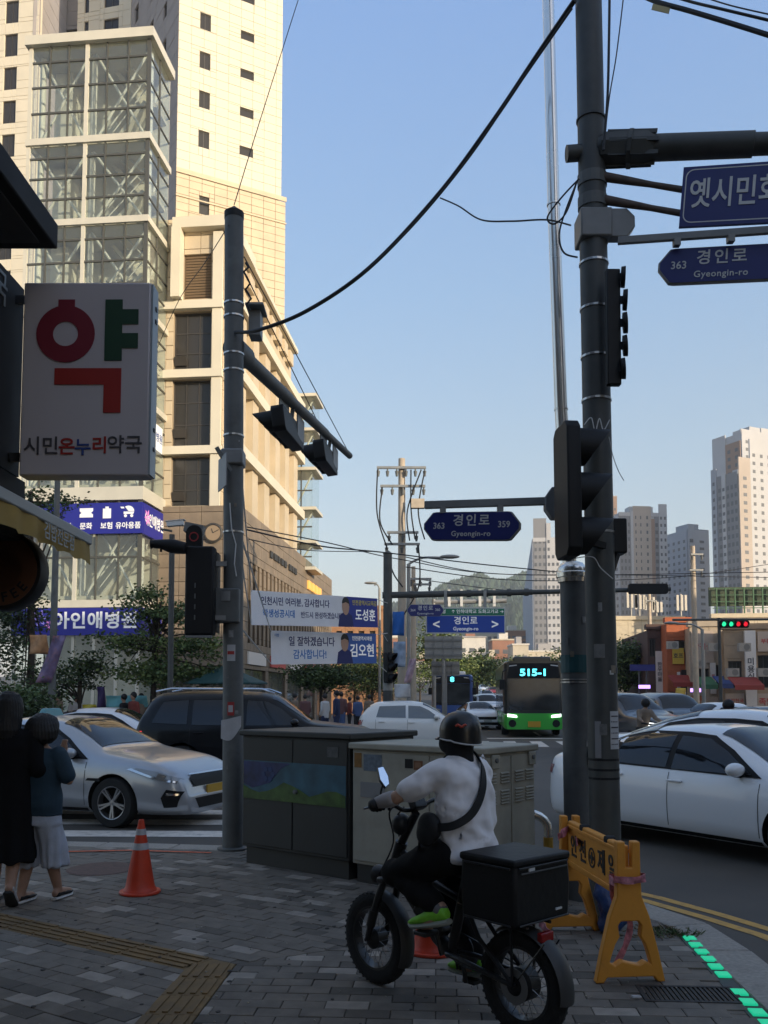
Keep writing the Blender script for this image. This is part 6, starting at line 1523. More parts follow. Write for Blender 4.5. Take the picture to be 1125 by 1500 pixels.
def make_car(S, label, paint, loc, rotz, name='car', cat='car', group=None, rimm=None, detail=1, headmat=None, tailmat=None, plate=None, glass=None, side_glass=None, pillars=None):
    T = thing(name, label, cat, (loc[0], loc[1], loc[2] if len(loc) > 2 else ROADZ), rotz, group, world=False)
    L, W_, z0, n, kt = S['L'], S['W'], .19, 4.2, .29
    glass = glass or m_cglass
    tp = lambda x: smooth_interp(S['top'], x); bl = lambda x: min(smooth_interp(S['belt'], x), tp(x)-.035)
    pw = lambda x: W_/2*(1-.09*abs(2*x/L)**4-.17*abs(2*x/L)**14)
    def ys(x, z):
        zb, zt, a = bl(x), tp(x), pw(x)
        if z <= zb: return a*smooth_interp([(z0, .88), (z0+.07, .955), (z0+(zb-z0)*.6, 1.0), (z0+(zb-z0)*.85, .99), (zb, .955)], z)
        h = min(1, (z-zb)/(zt-zb)); return a*.955*max(0, 1-h**n)**(1/n)*(1-kt*h*min(1, (zt-zb)/.5))
    def zt_at(x, y):
        zb, zt = bl(x), tp(x); lo, hi = 0.0, 1.0
        for _ in range(22):
            m = (lo+hi)/2
            if ys(x, zb+(zt-zb)*m) > abs(y): lo = m
            else: hi = m
        return zb+(zt-zb)*lo
    def fx(y, z, s):
        lo, hi = 0.0, L/2
        ins = lambda x: z < tp(s*x) and abs(y) < ys(s*x, z) and (z < bl(s*x) or True)
        for _ in range(24):
            m = (lo+hi)/2
            if ins(m): lo = m
            else: hi = m
        return s*lo
    N = 96 if detail else 30; xs = [L/2*sin(pi/2*(2*i/(N-1)-1)*.0 + (2*i/(N-1)-1)*pi/2) for i in range(N)]
    rings = []
    for x in xs:
        x = max(-L/2, min(L/2, x)); zb, zt = bl(x), tp(x); half = [(0, z0)]
        zr = z0
        for f in (.0, .07/(zb-z0), .3, .6, .85, 1.0): z = z0+(zb-z0)*f; half.append((ys(x, z), z))
        K = 12
        for i in range(1, K):
            t = (i/K)**1.0*pi/2; h = sin(t)**(2/n); z = zb+(zt-zb)*h
            half.append((pw(x)*.955*cos(t)**(2/n)*(1-kt*h*min(1, (zt-zb)/.5)), z))
        half.append((0, zt))
        rings.append([(x, y, z) for y, z in half]+[(x, -y, z) for y, z in half[-2:0:-1]])
    for k, i in ((0, 0), (-1, 1)):                                  # rounded ends
        r_ = rings[k]; zc = sum(p[2] for p in r_)/len(r_); s_ = -1 if k == 0 else 1
        e_ = [(x+s_*.012, y*.93, zc+(z-zc)*.86) for x, y, z in r_]; e2 = [(x+s_*.016, y*.80, zc+(z-zc)*.6) for x, y, z in r_]
        if k == 0: rings = [e2, e_]+rings
        else: rings = rings+[e_, e2]
    mb = MB(); mb.loft(rings); me = mb.mesh('body', [paint, m_well])
    if detail:
        cut = MB()
        for xa in (S['xr'], S['xf']):
            for s in (-1, 1):
                Mx = Matrix.Translation((xa, s*(W_/2-.14), S['R'])) @ Matrix.Rotation(-pi/2, 4, 'X'); cut.lathe([(S['R']*1.15, -.17), (S['R']*1.15, .4)], Mx, 36, mi=1)
        cme = cut.mesh('cut', [paint, m_well]); cob = D.objects.new('cut', cme); TXT.objects.link(cob)
        me = evalmesh(me, [('BOOLEAN', dict(object=cob, operation='DIFFERENCE', solver='EXACT'))]); D.objects.remove(cob)
    me.shade_smooth(); me.set_sharp_from_angle(angle=radians(55))
    b = D.objects.new('body', me); COL.objects.link(b); b.parent = T
    def side(poly, s, off, nm, m, step=.09, parent=T):
        v, f = gridded(poly, step); mb = MB(); mb.add([(x, s*(ys(x, z)+off), z) for x, z in v], f)
        return mb.build(nm, m, parent, smooth=60, w=False)
    def topp(poly, off, nm, m, step=.1):
        v, f = gridded(poly, step); mb = MB(); mb.add([(x, y, zt_at(x, y)+off) for x, y in v], f); return mb.build(nm, m, T, smooth=60, w=False)
    def endp(poly, s, off, nm, m, step=.07, mir=1):
        v, f = gridded([(y*mir, z) for y, z in poly], step); mb = MB(); mb.add([(fx(y, z, s)+s*(off+.013), y, z) for y, z in v], f); return mb.build(nm, m, T, smooth=60, w=False)
    def band(x0, x1, ins, nm, off=.010):
        P_ = []; nn = 6
        for i in range(nn+1):
            x = x0+(x1-x0)*i/nn; P_.append((x, -(ys(x, bl(x)+(tp(x)-bl(x))*.80)-ins*.4)))
        poly = P_+[(x, -y) for x, y in reversed(P_)]
        return topp(poly, off, nm, glass)
    band(S['wind'][0], S['wind'][1]-.05, S['wind'][2], 'windscreen'); band(S['rear'][0]+.03, S['rear'][1], S['rear'][2], 'rear_window')
    for s in ((-1, 1) if detail else (-1, 1)):
        if S['trim']: side(S['trim'], s, .008, 'window_trim', pillars or m_trim)
        for k, wp in enumerate(S['wins']): side(wp, s, .013, 'side_window', side_glass or glass)
        if detail:
            for x in S['seams']: side([(x-.004, z0+.1), (x+.004, z0+.1), (x+.004+.02, bl(x)), (x-.004+.02, bl(x))], s, .0025, 'door_seam', m_seam)
            x0_, x1_ = S['xr']+S['R']*1.2, S['xf']-S['R']*1.2
            side([(x0_, z0+.012), (x1_, z0+.012), (x1_, z0+.06), (x0_, z0+.06)], s, .004, 'sill_strip', m_trim)
            for hx, hz in S['handles']:
                y = ys(hx, hz); mb = MB(); mb.bar((hx-.1, s*(y+.018), hz), (hx+.1, s*(y+.018), hz), .03, .026); mb.build('door_handle', paint, T, w=False, bevel=.008)
        mx_, mz_ = S['mirror']; y = ys(mx_, mz_)
        mb = MB(); mb.ball((mx_, s*(y+.13), mz_+.03), (.085, .125, .075), 14, 10); mb.build('wing_mirror', paint, T, smooth=60, w=False)
        if detail: mb = MB(); mb.bar((mx_, s*(y-.02), mz_-.02), (mx_, s*(y+.10), mz_-.035), .08, .035); mb.build('mirror_foot', m_trim, T, w=False)
    for mir in (1, -1):
        if 'headside' in S: side(S['headside'], mir, .008, 'headlight', headmat or m_lamp, .05)
        else: endp(S['head'], 1, .006, 'headlight', headmat or m_lamp, mir=mir)
        endp(S['tail'], -1, .006, 'taillight', tailmat or m_tail, mir=mir)
    endp(S['grille'], 1, .006, 'grille', m_trim); endp(S['intake'], 1, .005, 'lower_intake', m_trim); endp([(y, z+.05) for y, z in S['intake']], -1, .005, 'rear_valance', m_trim)
    pz = S['grille'][0][1]-.06; px_ = fx(0, pz, 1)
    mb = MB(); mb.obox((px_+.02, 0, pz), (.02, .42, .11)); mb.build('number_plate', plate or m_plate_w, T, w=False)
    mb = MB(); mb.obox((fx(0, .62, -1)-.015, 0, .62), (.02, .42, .11)); mb.build('number_plate', plate or m_plate_w, T, w=False)
    tm, rm, dm = wheel_meshes(S['R'], .21, rimm or m_rim)
    for xa in (S['xr'], S['xf']):
        for s in (-1, 1):
            o = D.objects.new('wheel', tm); COL.objects.link(o); o.parent = T; o.location = (xa, s*(W_/2-.115), S['R']); o.rotation_euler = (0, random.uniform(0, 6), 0 if s > 0 else pi)
            for mm, nm in ((rm, 'rim'), (dm, 'brake_disc')):
                r_ = D.objects.new(nm, mm); COL.objects.link(r_); r_.parent = o
    T2 = dict(T=T, side=side, endp=endp, topp=topp, ys=ys, fx=fx, tp=tp, bl=bl, zt_at=zt_at)
    return T2
def heading(a): return V((cos(a), sin(a), 0)), V((-sin(a), cos(a), 0))

# 1 silver taxi at the crosswalk
TAXI = dict(SEDAN, L=4.85, W=1.86, H=1.47, R=.335, xr=-1.42, xf=1.40,
    top=[(-2.42, .60), (-2.40, .82), (-2.33, 1.0), (-2.15, 1.06), (-1.75, 1.09), (-1.4, 1.2), (-1.0, 1.35), (-.5, 1.455), (-.05, 1.47), (.35, 1.43), (.75, 1.26), (1.18, 1.03), (1.45, .985), (1.9, .91), (2.18, .80), (2.34, .68), (2.425, .45)],
    belt=[(-2.42, .58), (-2.2, .90), (-1.4, .93), (0, .895), (1.1, .86), (1.8, .80), (2.25, .66), (2.425, .42)],
    headside=[(1.66, .765), (1.95, .675), (2.20, .615), (2.32, .60), (2.345, .66), (2.25, .70), (2.02, .765), (1.75, .805)],
    head=[(.50, .655), (.74, .60), (.86, .64), (.885, .76), (.80, .775), (.56, .70)], grille=[(-.48, .55), (.48, .55), (.53, .66), (.46, .70), (-.46, .70), (-.53, .66)], intake=[(-.42, .26), (.42, .26), (.52, .40), (-.52, .40)])
a = radians(-20); h, l = heading(a)
wf = gnd(169, 1212, ROADZ); ctr = wf + l*.815 - h*1.40
tx = make_car(TAXI, 'silver taxi saloon with yellow plate stopped on the crosswalk behind the pedestrians', P_silver, ctr, a, 'taxi', 'taxi', plate=m_plate_y)
for mir in (1, -1):
    tx['side']([(2.16, .29), (2.32, .30), (2.39, .50), (2.20, .53), (2.13, .42)], mir, .008, 'fog_light_recess', m_trim, .04)
    tx['side']([(2.20, .455), (2.35, .45), (2.36, .475), (2.205, .485)], mir, .014, 'fog_light', m_chrome, .04)
    tx['side']([(2.05, .68), (2.16, .65), (2.18, .705), (2.08, .735)], mir, .014, 'lamp_projector', m_chrome, .04)
    tx['side']([(1.62, .785), (1.95, .69), (2.20, .63), (2.31, .612), (2.315, .635), (2.2, .655), (1.96, .715), (1.68, .80)], mir, .012, 'lamp_edge', m_chrome, .04)
    tx['side']([(.98, .62), (1.02, .655), (1.20, .655), (1.22, .615)], mir, .005, 'fender_vent', m_trim)
tx['endp']([(-.5, .705), (.5, .705), (.5, .72), (-.5, .72)], 1, .012, 'grille_chrome', m_chrome)
mb = MB(); mb.loft([[(-.5, -.22, 1.44), (-.34, -.22, 1.44), (-.34, .22, 1.44), (-.5, .22, 1.44)], [(-.46, -.16, 1.57), (-.37, -.16, 1.57), (-.37, .16, 1.57), (-.46, .16, 1.57)]]); mb.build('roof_sign', mat('taxi_sign_blue', (.12, .30, .32), .4), tx['T'], w=False, bevel=.02)
# 2 white taxi beyond
wt = make_car(TAXI, 'white taxi saloon with yellow door sign waiting behind the silver taxi', P_white, (-6.7, 21.4), 0, 'taxi', 'taxi', plate=m_plate_y)
wt['side']([(-.05, .45), (.85, .45), (.85, .80), (-.05, .80)], -1, .006, 'door_sign', mat('door_sign_yellow', (.55, .45, .02), .5))
# 3 black SUV
bs = make_car(SUV, 'big black sport utility car crossing behind the left grey pole', P_black, (-2.55, 18.2), radians(1), 'sport_utility_car', 'car', tailmat=m_taillit)
mb = MB()
for s in (-1, 1): MB().tube([(-2.0, s*.72, 1.84), (-1.7, s*.72, 1.90), (.1, s*.70, 1.89), (.35, s*.68, 1.80)], .02, 8).build('roof_rail', m_chrome, bs['T'], smooth=40, w=False)
# 4 small white hatchback
whx = make_car(HATCH, 'small white hatchback crossing in front of the blue bus', P_wht2, (1.0, 28.0, ROADZ+.06), radians(-2), 'hatchback_car', 'car', side_glass=glass_mat('light_car_glass', (.45, .48, .5), .55), rimm=m_rimd)
# 5 near white sedan at the kerb, 6 the one beyond
a = radians(-57); h, l = heading(a); bp = V((3.25, 10.1, ROADZ)); ctr = bp+l*.90+h*.18
ns_ = make_car(SEDAN, 'near white saloon car turning past the two poles at the right', P_white, ctr, a, 'saloon_car', 'car')
a = radians(-34); ctr = V((5.65, 13.45, ROADZ))
k_ = 1.06; BIG = {k: (v*k_ if isinstance(v, float) else [tuple(q*k_ for q in p) for p in v] if k in ('top', 'belt', 'trim', 'head', 'tail', 'grille', 'intake', 'handles', 'headside') else [[tuple(q*k_ for q in p) for p in w] for w in v] if k == 'wins' else [q*k_ for q in v] if k == 'seams' else tuple(q*k_ for q in v)) for k, v in TAXI.items()}
make_car(BIG, 'second white saloon car beyond the near one, only roof and windows showing', P_white, ctr, a, 'saloon_car', 'car')
# 7 traffic further away
def near_px(px, Y): return (at(px, 1018, Y).x, Y, road_z(Y)+.003)
make_car(SUV, 'dark grey car with a lit headlight just right of the dark pole', P_dark, near_px(917, 27), radians(-70), 'sport_utility_car', 'car', detail=0, headmat=m_headlit, group='cars waiting across the junction')
make_car(SUV, 'navy sport utility car facing the viewer below the orange shop house', P_navy, near_px(983, 30), radians(-85), 'sport_utility_car', 'car', detail=0, group='cars waiting across the junction')
make_car(SEDAN, 'dark saloon half hidden behind the navy sport utility car', P_dark, near_px(950, 37), radians(-80), 'saloon_car', 'car', detail=0, group='cars waiting across the junction')
make_car(HATCH, 'white small car under the tan shops left of the red jacket', P_white, near_px(1040, 29), radians(-150), 'hatchback_car', 'car', detail=0, group='cars waiting across the junction')
make_car(SEDAN, 'dark saloon at the right edge behind the second white saloon', P_dark, near_px(1105, 27), radians(-160), 'saloon_car', 'car', detail=0, group='cars waiting across the junction')
far = [('white saloon between the two buses, nearest of the far queue', P_white, 700, 47, -84), ('white sport utility car second in the far queue between the buses', P_white, 711, 62, -84), ('dark car beside the second white one in the far queue', P_dark, 727, 72, -84), ('dark saloon third in the far queue between the buses', P_navy, 708, 82, -84),
       ('silver car fourth in the far queue', P_silver, 711, 100, -84), ('red car in the far queue up the hill', P_red, 722, 118, -84), ('white car high in the far queue', P_white, 708, 135, -84), ('dark car highest in the far queue', P_dark, 716, 160, -84), ('silver car at the head of the hill queue', P_silver, 722, 190, -84)]
for k, (lab, p, px, Y, ang) in enumerate(far):
    make_car(SUV if 'sport' in lab else SEDAN, lab, p, near_px(px, Y), radians(ang), 'far_car', 'car', detail=0, group='cars queueing down the main street')

# ------------------------------------------------------------------ buses
def make_bus(label, loc, rotz, c1, c2, route, H=3.2, Wd=2.5, L=10.8, roofm=None, lit=True, name='bus', low=1.0):
    T = thing(name, label, 'bus', loc, rotz, world=False); x1 = L/2
    def rr(w, h0, h1, r, n=4):
        return [(sx*(w/2-r)+r*cos(a0_+k*pi/2/n), (h0+r if sy < 0 else h1-r)+r*sin(a0_+k*pi/2/n)) for sx, sy, a0_ in ((1, 1, 0), (-1, 1, pi/2), (-1, -1, pi), (1, -1, 1.5*pi)) for k in range(n+1)]
    def lo(nm, m, h0, h1, grow=0.0, xs=None, r=.14):
        mb = MB(); rings = []
        for x, k in (xs or ((-x1, .93), (-x1+.12, 1), (x1-.35, 1), (x1-.1, .965), (x1, .90))):
            rings.append([(x+grow*(x > 0), y, z) for y, z in rr((Wd+grow)*k, h0, h1, r)])
        mb.loft(rings); return mb.build(nm, m, T, smooth=45, w=False)
    lo('body', c2, .95, H); lo('lower_body', c1, .32, low, .012)
    F_ = lambda y, z, k=.012: (x1+k, y, z)
    def face(nm, poly, m, k=.012, t=.02):
        mb = MB(); mb.prism(poly, -.03, k, Matrix(((0, 0, 1, x1), (1, 0, 0, 0), (0, 1, 0, 0), (0, 0, 0, 1)))); return mb.build(nm, m, T, w=False)
    hw = Wd/2*.90
    face('windscreen', [(-hw+.08, 1.15), (hw-.08, 1.15), (hw-.06, 2.45), (-hw+.06, 2.45)], m_busglass)
    face('display_box', [(-hw+.02, 2.47), (hw-.02, 2.47), (hw-.12, H-.1), (-hw+.12, H-.1)], m_black, .02)
    if lit:
        text(T, route, .40, mat('led_cyan', (.05, .5, .6), .4, emit=(.10, .85, 1.0), es=1.3), Matrix(((0, 0, 1, x1+.026), (1, 0, 0, .0), (0, 1, 0, 2.70), (0, 0, 0, 1))), .03, 'route_number', sx=1.25, w=False)
    face('bumper', [(-hw, .34), (hw, .34), (hw+.02, .60), (hw, .92), (.75, .78), (-.75, .78), (-hw, .92), (-hw-.02, .60)], c1, .05)
    for s in (-1, 1):
        face('headlight', [(s*(hw-.02), .86), (s*(hw-.42), .83), (s*(hw-.40), .92), (s*(hw-.02), .98)][::s], m_headlit if name == 'green_bus' else m_lamp, .07)
        mb = MB(); mb.lathe([(0, 0), (.15, 0), (.16, .02)], Matrix(((0, 0, 1, x1+.04), (1, 0, 0, s*(hw-.22)), (0, 1, 0, .58), (0, 0, 0, 1))), 16); mb.build('fog_lamp', m_black, T, w=False)
        mb = MB(); mb.bar((x1+.02, s*.62, 1.2), (x1+.03, s*.12 if s > 0 else -1.0, 1.36), .025, .03); mb.build('wiper', m_black, T, w=False)
        mb = MB(); mb.tube([(x1-.1, s*(hw-.02), H-.35), (x1+.22, s*(hw+.16), H-.45), (x1+.26, s*(hw+.2), H-.75)], .03, 6); mb.obox((x1+.26, s*(hw+.2), H-1.0), (.1, .22, .42)); mb.build('mirror', m_black, T, w=False)
        face('marker_lamp', [(s*(hw-.1), H-.24), (s*(hw-.42), H-.2), (s*(hw-.42), H-.16), (s*(hw-.12), H-.19)][::s], m_sw, .03)
        for k in range(6):
            xw = -x1+.6+k*1.6; y0 = s*Wd/2
            MB().box(xw, xw+1.5, min(y0-.01*s, y0+.02*s), max(y0-.01*s, y0+.02*s), 1.25, 2.5).build('side_window', m_busglass, T, w=False)
        tm, rm, dm = wheel_meshes(.48, .3, m_rim, 6)
        for xa in (-x1+2.6, x1-2.4):
            o = D.objects.new('wheel', tm); COL.objects.link(o); o.parent = T; o.location = (xa, s*(Wd/2-.14), .48); o.rotation_euler = (0, 0, 0 if s > 0 else pi)
            r_ = D.objects.new('rim', rm); COL.objects.link(r_); r_.parent = o
    mb = MB(); mb.obox((x1+.06, 0, .55), (.03, .52, .24)); mb.build('number_plate', m_plate_y, T, w=False)
    mb = MB(); mb.box(x1-2.8, x1-.9, -.8, .8, H-.02, H+.22); mb.build('roof_unit', roofm or c2, T, w=False, bevel=.06)
    # driver's cab seen through the screen
    MB().box(x1-1.2, x1-1.0, -.95, -.35, 1.0, 1.9).build('cab_seat', m_trim, T, w=False)
    return T
m_busglass = mat('bus_glass', (.03, .034, .036), .06, spec=.8, var=.5, vs=1.3)
gB = mat('bus_green', (.05, .42, .05), .35, coat=.5); gK = mat('bus_black', (.016, .02, .022), .3, coat=.5)
make_bus('green and black city bus with lit cyan route number 515-1 facing the viewer', (6.25+.55, 36.7+5.4, ROADZ), radians(-95.5), gB, gK, '515-1', name='green_bus')

bB = mat('bus_blue', (.03, .085, .30), .35, coat=.5); bB2 = mat('bus_navy', (.03, .075, .24), .35, coat=.5)
make_bus('blue city bus behind the white hatchback with a small lit route number', (4.1+.55, 53+5.4, ROADZ), radians(-95.5), bB, bB2, '8', H=3.0, roofm=P_wht2, name='blue_bus', low=1.25)
# ================================================================== THINGS ON THE PAVEMENT
def plate(outer, holes, t, M=None):
    """a flat plate with holes, extruded by t along local z"""
    bm = bmesh.new(); ed = []
    for loop in [outer]+list(holes):
        vs = [bm.verts.new((x, y, 0)) for x, y in loop]
        ed += [bm.edges.new((vs[i], vs[(i+1) % len(vs)])) for i in range(len(vs))]
    bmesh.ops.triangle_fill(bm, edges=ed, use_beauty=True)
    r = bmesh.ops.extrude_face_region(bm, geom=bm.faces[:])
    bmesh.ops.translate(bm, vec=(0, 0, t), verts=[v for v in r['geom'] if isinstance(v, bmesh.types.BMVert)])
    bm.verts.index_update(); mb = MB(); mb.add([v.co for v in bm.verts], [tuple(v.index for v in f.verts) for f in bm.faces]); bm.free()
    if M: mb.xf(M)
    return mb
m_cab1 = mat('cabinet_dark_olive', (0.030, 0.031, 0.028), .55, var=.15, vs=3, dirt=(.025, .025, .022), ds=2, damt=.5)
m_cab2 = mat('cabinet_beige_grey', (0.33, 0.31, 0.25), .6, var=.12, vs=3, dirt=(.17, .155, .12), ds=2.5, damt=.5)
m_print = mat('printed_scene', (.02, .05, .09), .5, var=.4, vs=5)
def cabinet(name, label, A, B_, depth, h, m, lid=.05):
    A, B_ = V((*A, 0)), V((*B_, 0)); w = (B_-A).length; T = thing(name, label, 'utility cabinet', A, atan2(B_.y-A.y, B_.x-A.x), world=False)
    MB().box(0.03, w-.03, .03, depth-.03, 0, .16).build('plinth', m_cab1, T, w=False)
    MB().box(0, w, 0, depth, .16, h-.055).build('body', m, T, w=False, bevel=.008)
    MB().box(-.03, w+.03, -.03, depth+.03, h-.055, h).build('lid', m, T, w=False, bevel=.012)
    return T, w
T, w = cabinet('utility_cabinet', 'dark green utility cabinet with a printed blue scene, beside the left grey pole', (-1.36, 8.5), (-.30, 7.67), .95, 1.265, m_cab1)
for a, b in ((.02, w*.5-.006), (w*.5+.006, w-.02)): MB().box(a, b, -.012, 0, .19, h_ := 1.19).build('door', m_cab1, T, w=False, bevel=.005)
# printed band: night-blue sky, lighter blue water, grass at the foot
m_pr = [mat('print_night', (.018, .028, .10), .45, var=.5, vs=9), mat('print_water', (.028, .095, .135), .45, var=.3, vs=7), mat('print_grass', (.05, .10, .02), .45, var=.4, vs=12)]
x0, x1 = .03, w-.03; z0, z1 = .62, .98
def sheet_(pts, k, off): mb = MB(); mb.prism(pts, off, off+.002, Matrix(((1, 0, 0, 0), (0, 0, -1, -.013), (0, 1, 0, 0), (0, 0, 0, 1)))); return mb.build('printed_sheet', m_pr[k], T, w=False)
sheet_([(x0, z0), (x1, z0), (x1, z1), (x0, z1)], 1, 0)
sheet_([(x0, z1-.22), (x0+.12, z1-.26), (x0+.35, z1-.2), (x0+.5, z1-.06), (x0+.62, z1-.01), (x0, z1-.01)], 0, .0022)
sheet_([(x0, z0)]+[(x1, z0)]+[(x1-(x1-x0)*k/12, z0+.10+.035*sin(k*1.1)+(.04 if k in (5, 6, 7) else 0)) for k in range(13)], 2, .0044)
mb = MB()
for k in range(6): a = k*pi/3; mb.prism([(x0+.33+.06*cos(a)+.028*cos(a+b*pi/3), z1-.12+.05*sin(a)+.026*sin(a+b*pi/3)) for b in range(6)], .0068, .008, Matrix(((1, 0, 0, 0), (0, 0, -1, -.013), (0, 1, 0, 0), (0, 0, 0, 1))))
mb.build('printed_hexagons', mat('print_blue_hex', (.02, .045, .14), .5), T, w=False, kind='stuff')
MB().box(w-.25, w-.12, -.016, -.013, 1.05, 1.14).build('notice', mat('notice_faded', (.09, .09, .085), .7, var=.3, vs=30), T, w=False)
mb = MB(); mb.lathe([(0, 0), (.022, 0), (.02, .03), (.0, .035)], Matrix.Translation((w*.5+.05, -.012, .72)) @ Matrix.Rotation(pi/2, 4, 'X'), 12); mb.build('lock', m_pole, T, w=False)
T, w = cabinet('utility_cabinet', 'beige grey utility cabinet with louvred side and stickers, behind the rider', (-.27, 7.63), (.76, 6.80), .81, 1.19, m_cab2)
MB().box(.02, w*.62, -.012, 0, .19, 1.11).build('door', m_cab2, T, w=False, bevel=.005); MB().box(w*.62+.01, w-.02, -.012, 0, .19, 1.11).build('door', m_cab2, T, w=False, bevel=.005)
for a, b in ((.03, .40), (.42, .78)): MB().box(w, w+.012, a, b, .19, 1.11).build('side_door', m_cab2, T, w=False, bevel=.005)
for (ya, yb) in ((.06, .17), (.24, .36), (.46, .58), (.63, .75)):
    for zz in ((.98, 4), (.84, 5), (.32, 5), (.22, 3)):
        for k in range(zz[1]):
            mb = MB(); mb.obox((w+.018, (ya+yb)/2, zz[0]-k*.024), (.018, yb-ya, .010), Matrix.Rotation(.6, 3, 'Y')); mb.build('louvre', m_cab2, T, w=False)
for y in (.10, .68):
    mb = MB(); mb.box(w+.012, w+.03, y, y+.11, 1.02, 1.13); mb.build('lifting_plate', m_cab2, T, w=False, bevel=.008)
    mb = MB(); mb.lathe([(.0, 0), (.018, 0), (.02, .012), (0, .014)], Matrix.Translation((w+.03, y+.055, 1.085)) @ Matrix.Rotation(pi/2, 4, 'Y'), 12); mb.build('bolt', m_pole, T, w=False)
def stick(x0, x1, z0, z1, m, nm='sticker', y=-.0155, par=None): return MB().box(x0, x1, y, y+.003, z0, z1).build(nm, m, par or T, w=False)
stick(.03, .11, .98, 1.105, mat('sticker_orange', (.22, .10, .015), .6, var=.25, vs=20)); text(T, '1\n5\n0', .04, m_black, Matrix.Translation((.07, -.0165, 1.045)) @ Matrix.Rotation(pi/2, 4, 'X'), .01, 'sticker_digits', w=False) if False else None
stick(.135, .335, .955, 1.095, mat('paper_bluish', (.14, .17, .20), .8, var=.3, vs=30, dirt=(.07, .08, .09), ds=8, damt=.6)); stick(.10, .37, .73, .86, mat('sticker_blank_grey', (.21, .21, .21), .6, var=.05, vs=8))
stick(.58, .66, 1.0, 1.075, m_black); stick(.67, .76, .99, 1.065, mat('sticker_rust', (.17, .07, .03), .6, var=.3, vs=25)); stick(.685, .745, 1.01, 1.05, mat('sticker_rust_pale', (.25, .13, .07), .6), y=-.017)
# white cone standing on the far side of the cabinet top, seen beside the helmet
tcone = gnd(722, 1086, ROADZ)
# ---- traffic cones
m_cone = mat('cone_orange', (0.55, 0.045, 0.012), .5, var=.08, vs=8, dirt=(.2, .03, .015), ds=6, damt=.5); m_refl = mat('cone_reflective', (.42, .42, .43), .35, var=.12, vs=30)
def cone(label, loc, h, rb, rz=0, white=False):
    T = thing('traffic_cone', label, 'traffic cone', loc, rz, world=False)
    rt = .022; prof = [(rb, .025), (rb*.93, .04)]+[(rb*.86+(rt-rb*.86)*k/8, .055+(h-.055)*k/8) for k in range(9)]
    mb = MB(); mb.lathe(prof+[(rt*.7, h+.004), (rt*.7, h-.03)], None, 28, cap=False); mb.build('cone_body', m_cone, T, smooth=40, w=False)
    mb = MB(); s = rb*1.22; mb.prism([(s*cos(a), s*sin(a)) for a in [2*pi*k/24 for k in range(24)]], 0, .024); mb.build('base', m_cone, T, w=False, bevel=.008)
    rad = lambda z: rb*.86+(rt-rb*.86)*(z-.055)/(h-.055)
    for a, b in ((.60, .69), (.80, .88)):
        mb = MB(); mb.lathe([(rad(h*a)+.002, h*a), (rad(h*b)+.002, h*b)], None, 28, cap=False); mb.build('reflective_band', m_refl, T, smooth=40, w=False)
    return T
cone('orange traffic cone with two white bands standing alone on the paving', gnd(205, 1308), .585, .135)
cone('orange traffic cone mostly hidden behind the front of the bike', gnd(632, 1394), .52, .13)
# ---- folding barrier
m_bar = mat('barrier_orange_yellow', (0.66, 0.27, 0.03), .5, var=.08, vs=5, dirt=(.25, .1, .02), ds=5, damt=.4); m_tape = mat('pink_white_tape', (.45, .16, .2), .55, var=.5, vs=35)
pb0, pb1 = V((1.375, 5.02, 0)), V((1.275, 6.08, 0)); bx_ = (pb1-pb0); Lb = bx_.length
br = thing('safety_barrier', 'orange yellow folding safety barrier with black lettering in front of the poles', 'barrier', pb0, atan2(bx_.y, bx_.x), world=False)
outer_ = [(-.20, 0), (-.155, 0), (-.135, .03), (.135, .03), (.155, 0), (.20, 0), (.165, .16), (.115, .36), (.072, .47), (.068, .60), (.066, .775), (.020, .775), (.018, .63), (-.018, .63), (-.020, .775), (-.066, .775), (-.068, .60), (-.072, .47), (-.115, .36), (-.165, .16)]
hole_ = [(-.12, .095), (-.085, .115), (-.05, .095), (0, .105), (.05, .12), (.09, .095), (.12, .11), (.10, .17), (.085, .21), (.06, .25), (.068, .31), (.05, .335), (-.05, .335), (-.068, .31), (-.06, .25), (-.085, .21), (-.10, .17)]
for x in (0.0, Lb):
    M = Matrix(((0, 0, 1, x-.028), (1, 0, 0, 0), (0, 1, 0, 0), (0, 0, 0, 1)))
    plate(outer_, [hole_], .056, M).build('leg_frame', m_bar, br, w=False, bevel=.007)
mb = MB(); mb.box(.032, Lb-.032, -.024, .024, .44, .745); mb.build('board', m_bar, br, w=False, bevel=.01)
for z in (.462, .70):
    for s in (-1, 1): MB().box(.04, Lb-.04, s*.0245-.006, s*.0245+.006, z, z+.022).build('board_rib', m_bar, br, w=False, bevel=.004)
for x in (.28, .74): 
    mb = MB(); mb.lathe([(.0, -.028), (.026, -.028), (.026, .028), (0, .028)], Matrix.Translation((x, 0, .735)) @ Matrix.Rotation(pi/2, 4, 'X'), 16); mb.build('carry_hole', m_black, br, w=False)
Mt = Matrix(((-1, 0, 0, Lb/2), (0, 0, 1, .0262), (0, 1, 0, .585), (0, 0, 0, 1)))
text(br, '안 전', .155, m_blk, Mt @ Matrix.Translation((-.27, 0, 0)), .02, 'lettering', w=False); text(br, '제 일', .155, m_blk, Mt @ Matrix.Translation((.27, 0, 0)), .02, 'lettering', w=False)
mb = MB(); mb.lathe([(.050, 0), (.062, 0), (.062, .002), (.050, .002)], Mt, 24, cap=False)
mb.xf(Matrix.Identity(4)); mb.build('green_cross_ring', m_blk, br, w=False)
mb = MB(); mb.prism([(-.012, -.036), (.012, -.036), (.012, -.012), (.036, -.012), (.036, .012), (.012, .012), (.012, .036), (-.012, .036), (-.012, .012), (-.036, .012), (-.036, -.012), (-.012, -.012)], 0, .002, Mt); mb.build('cross_mark', m_blk, br, w=False)
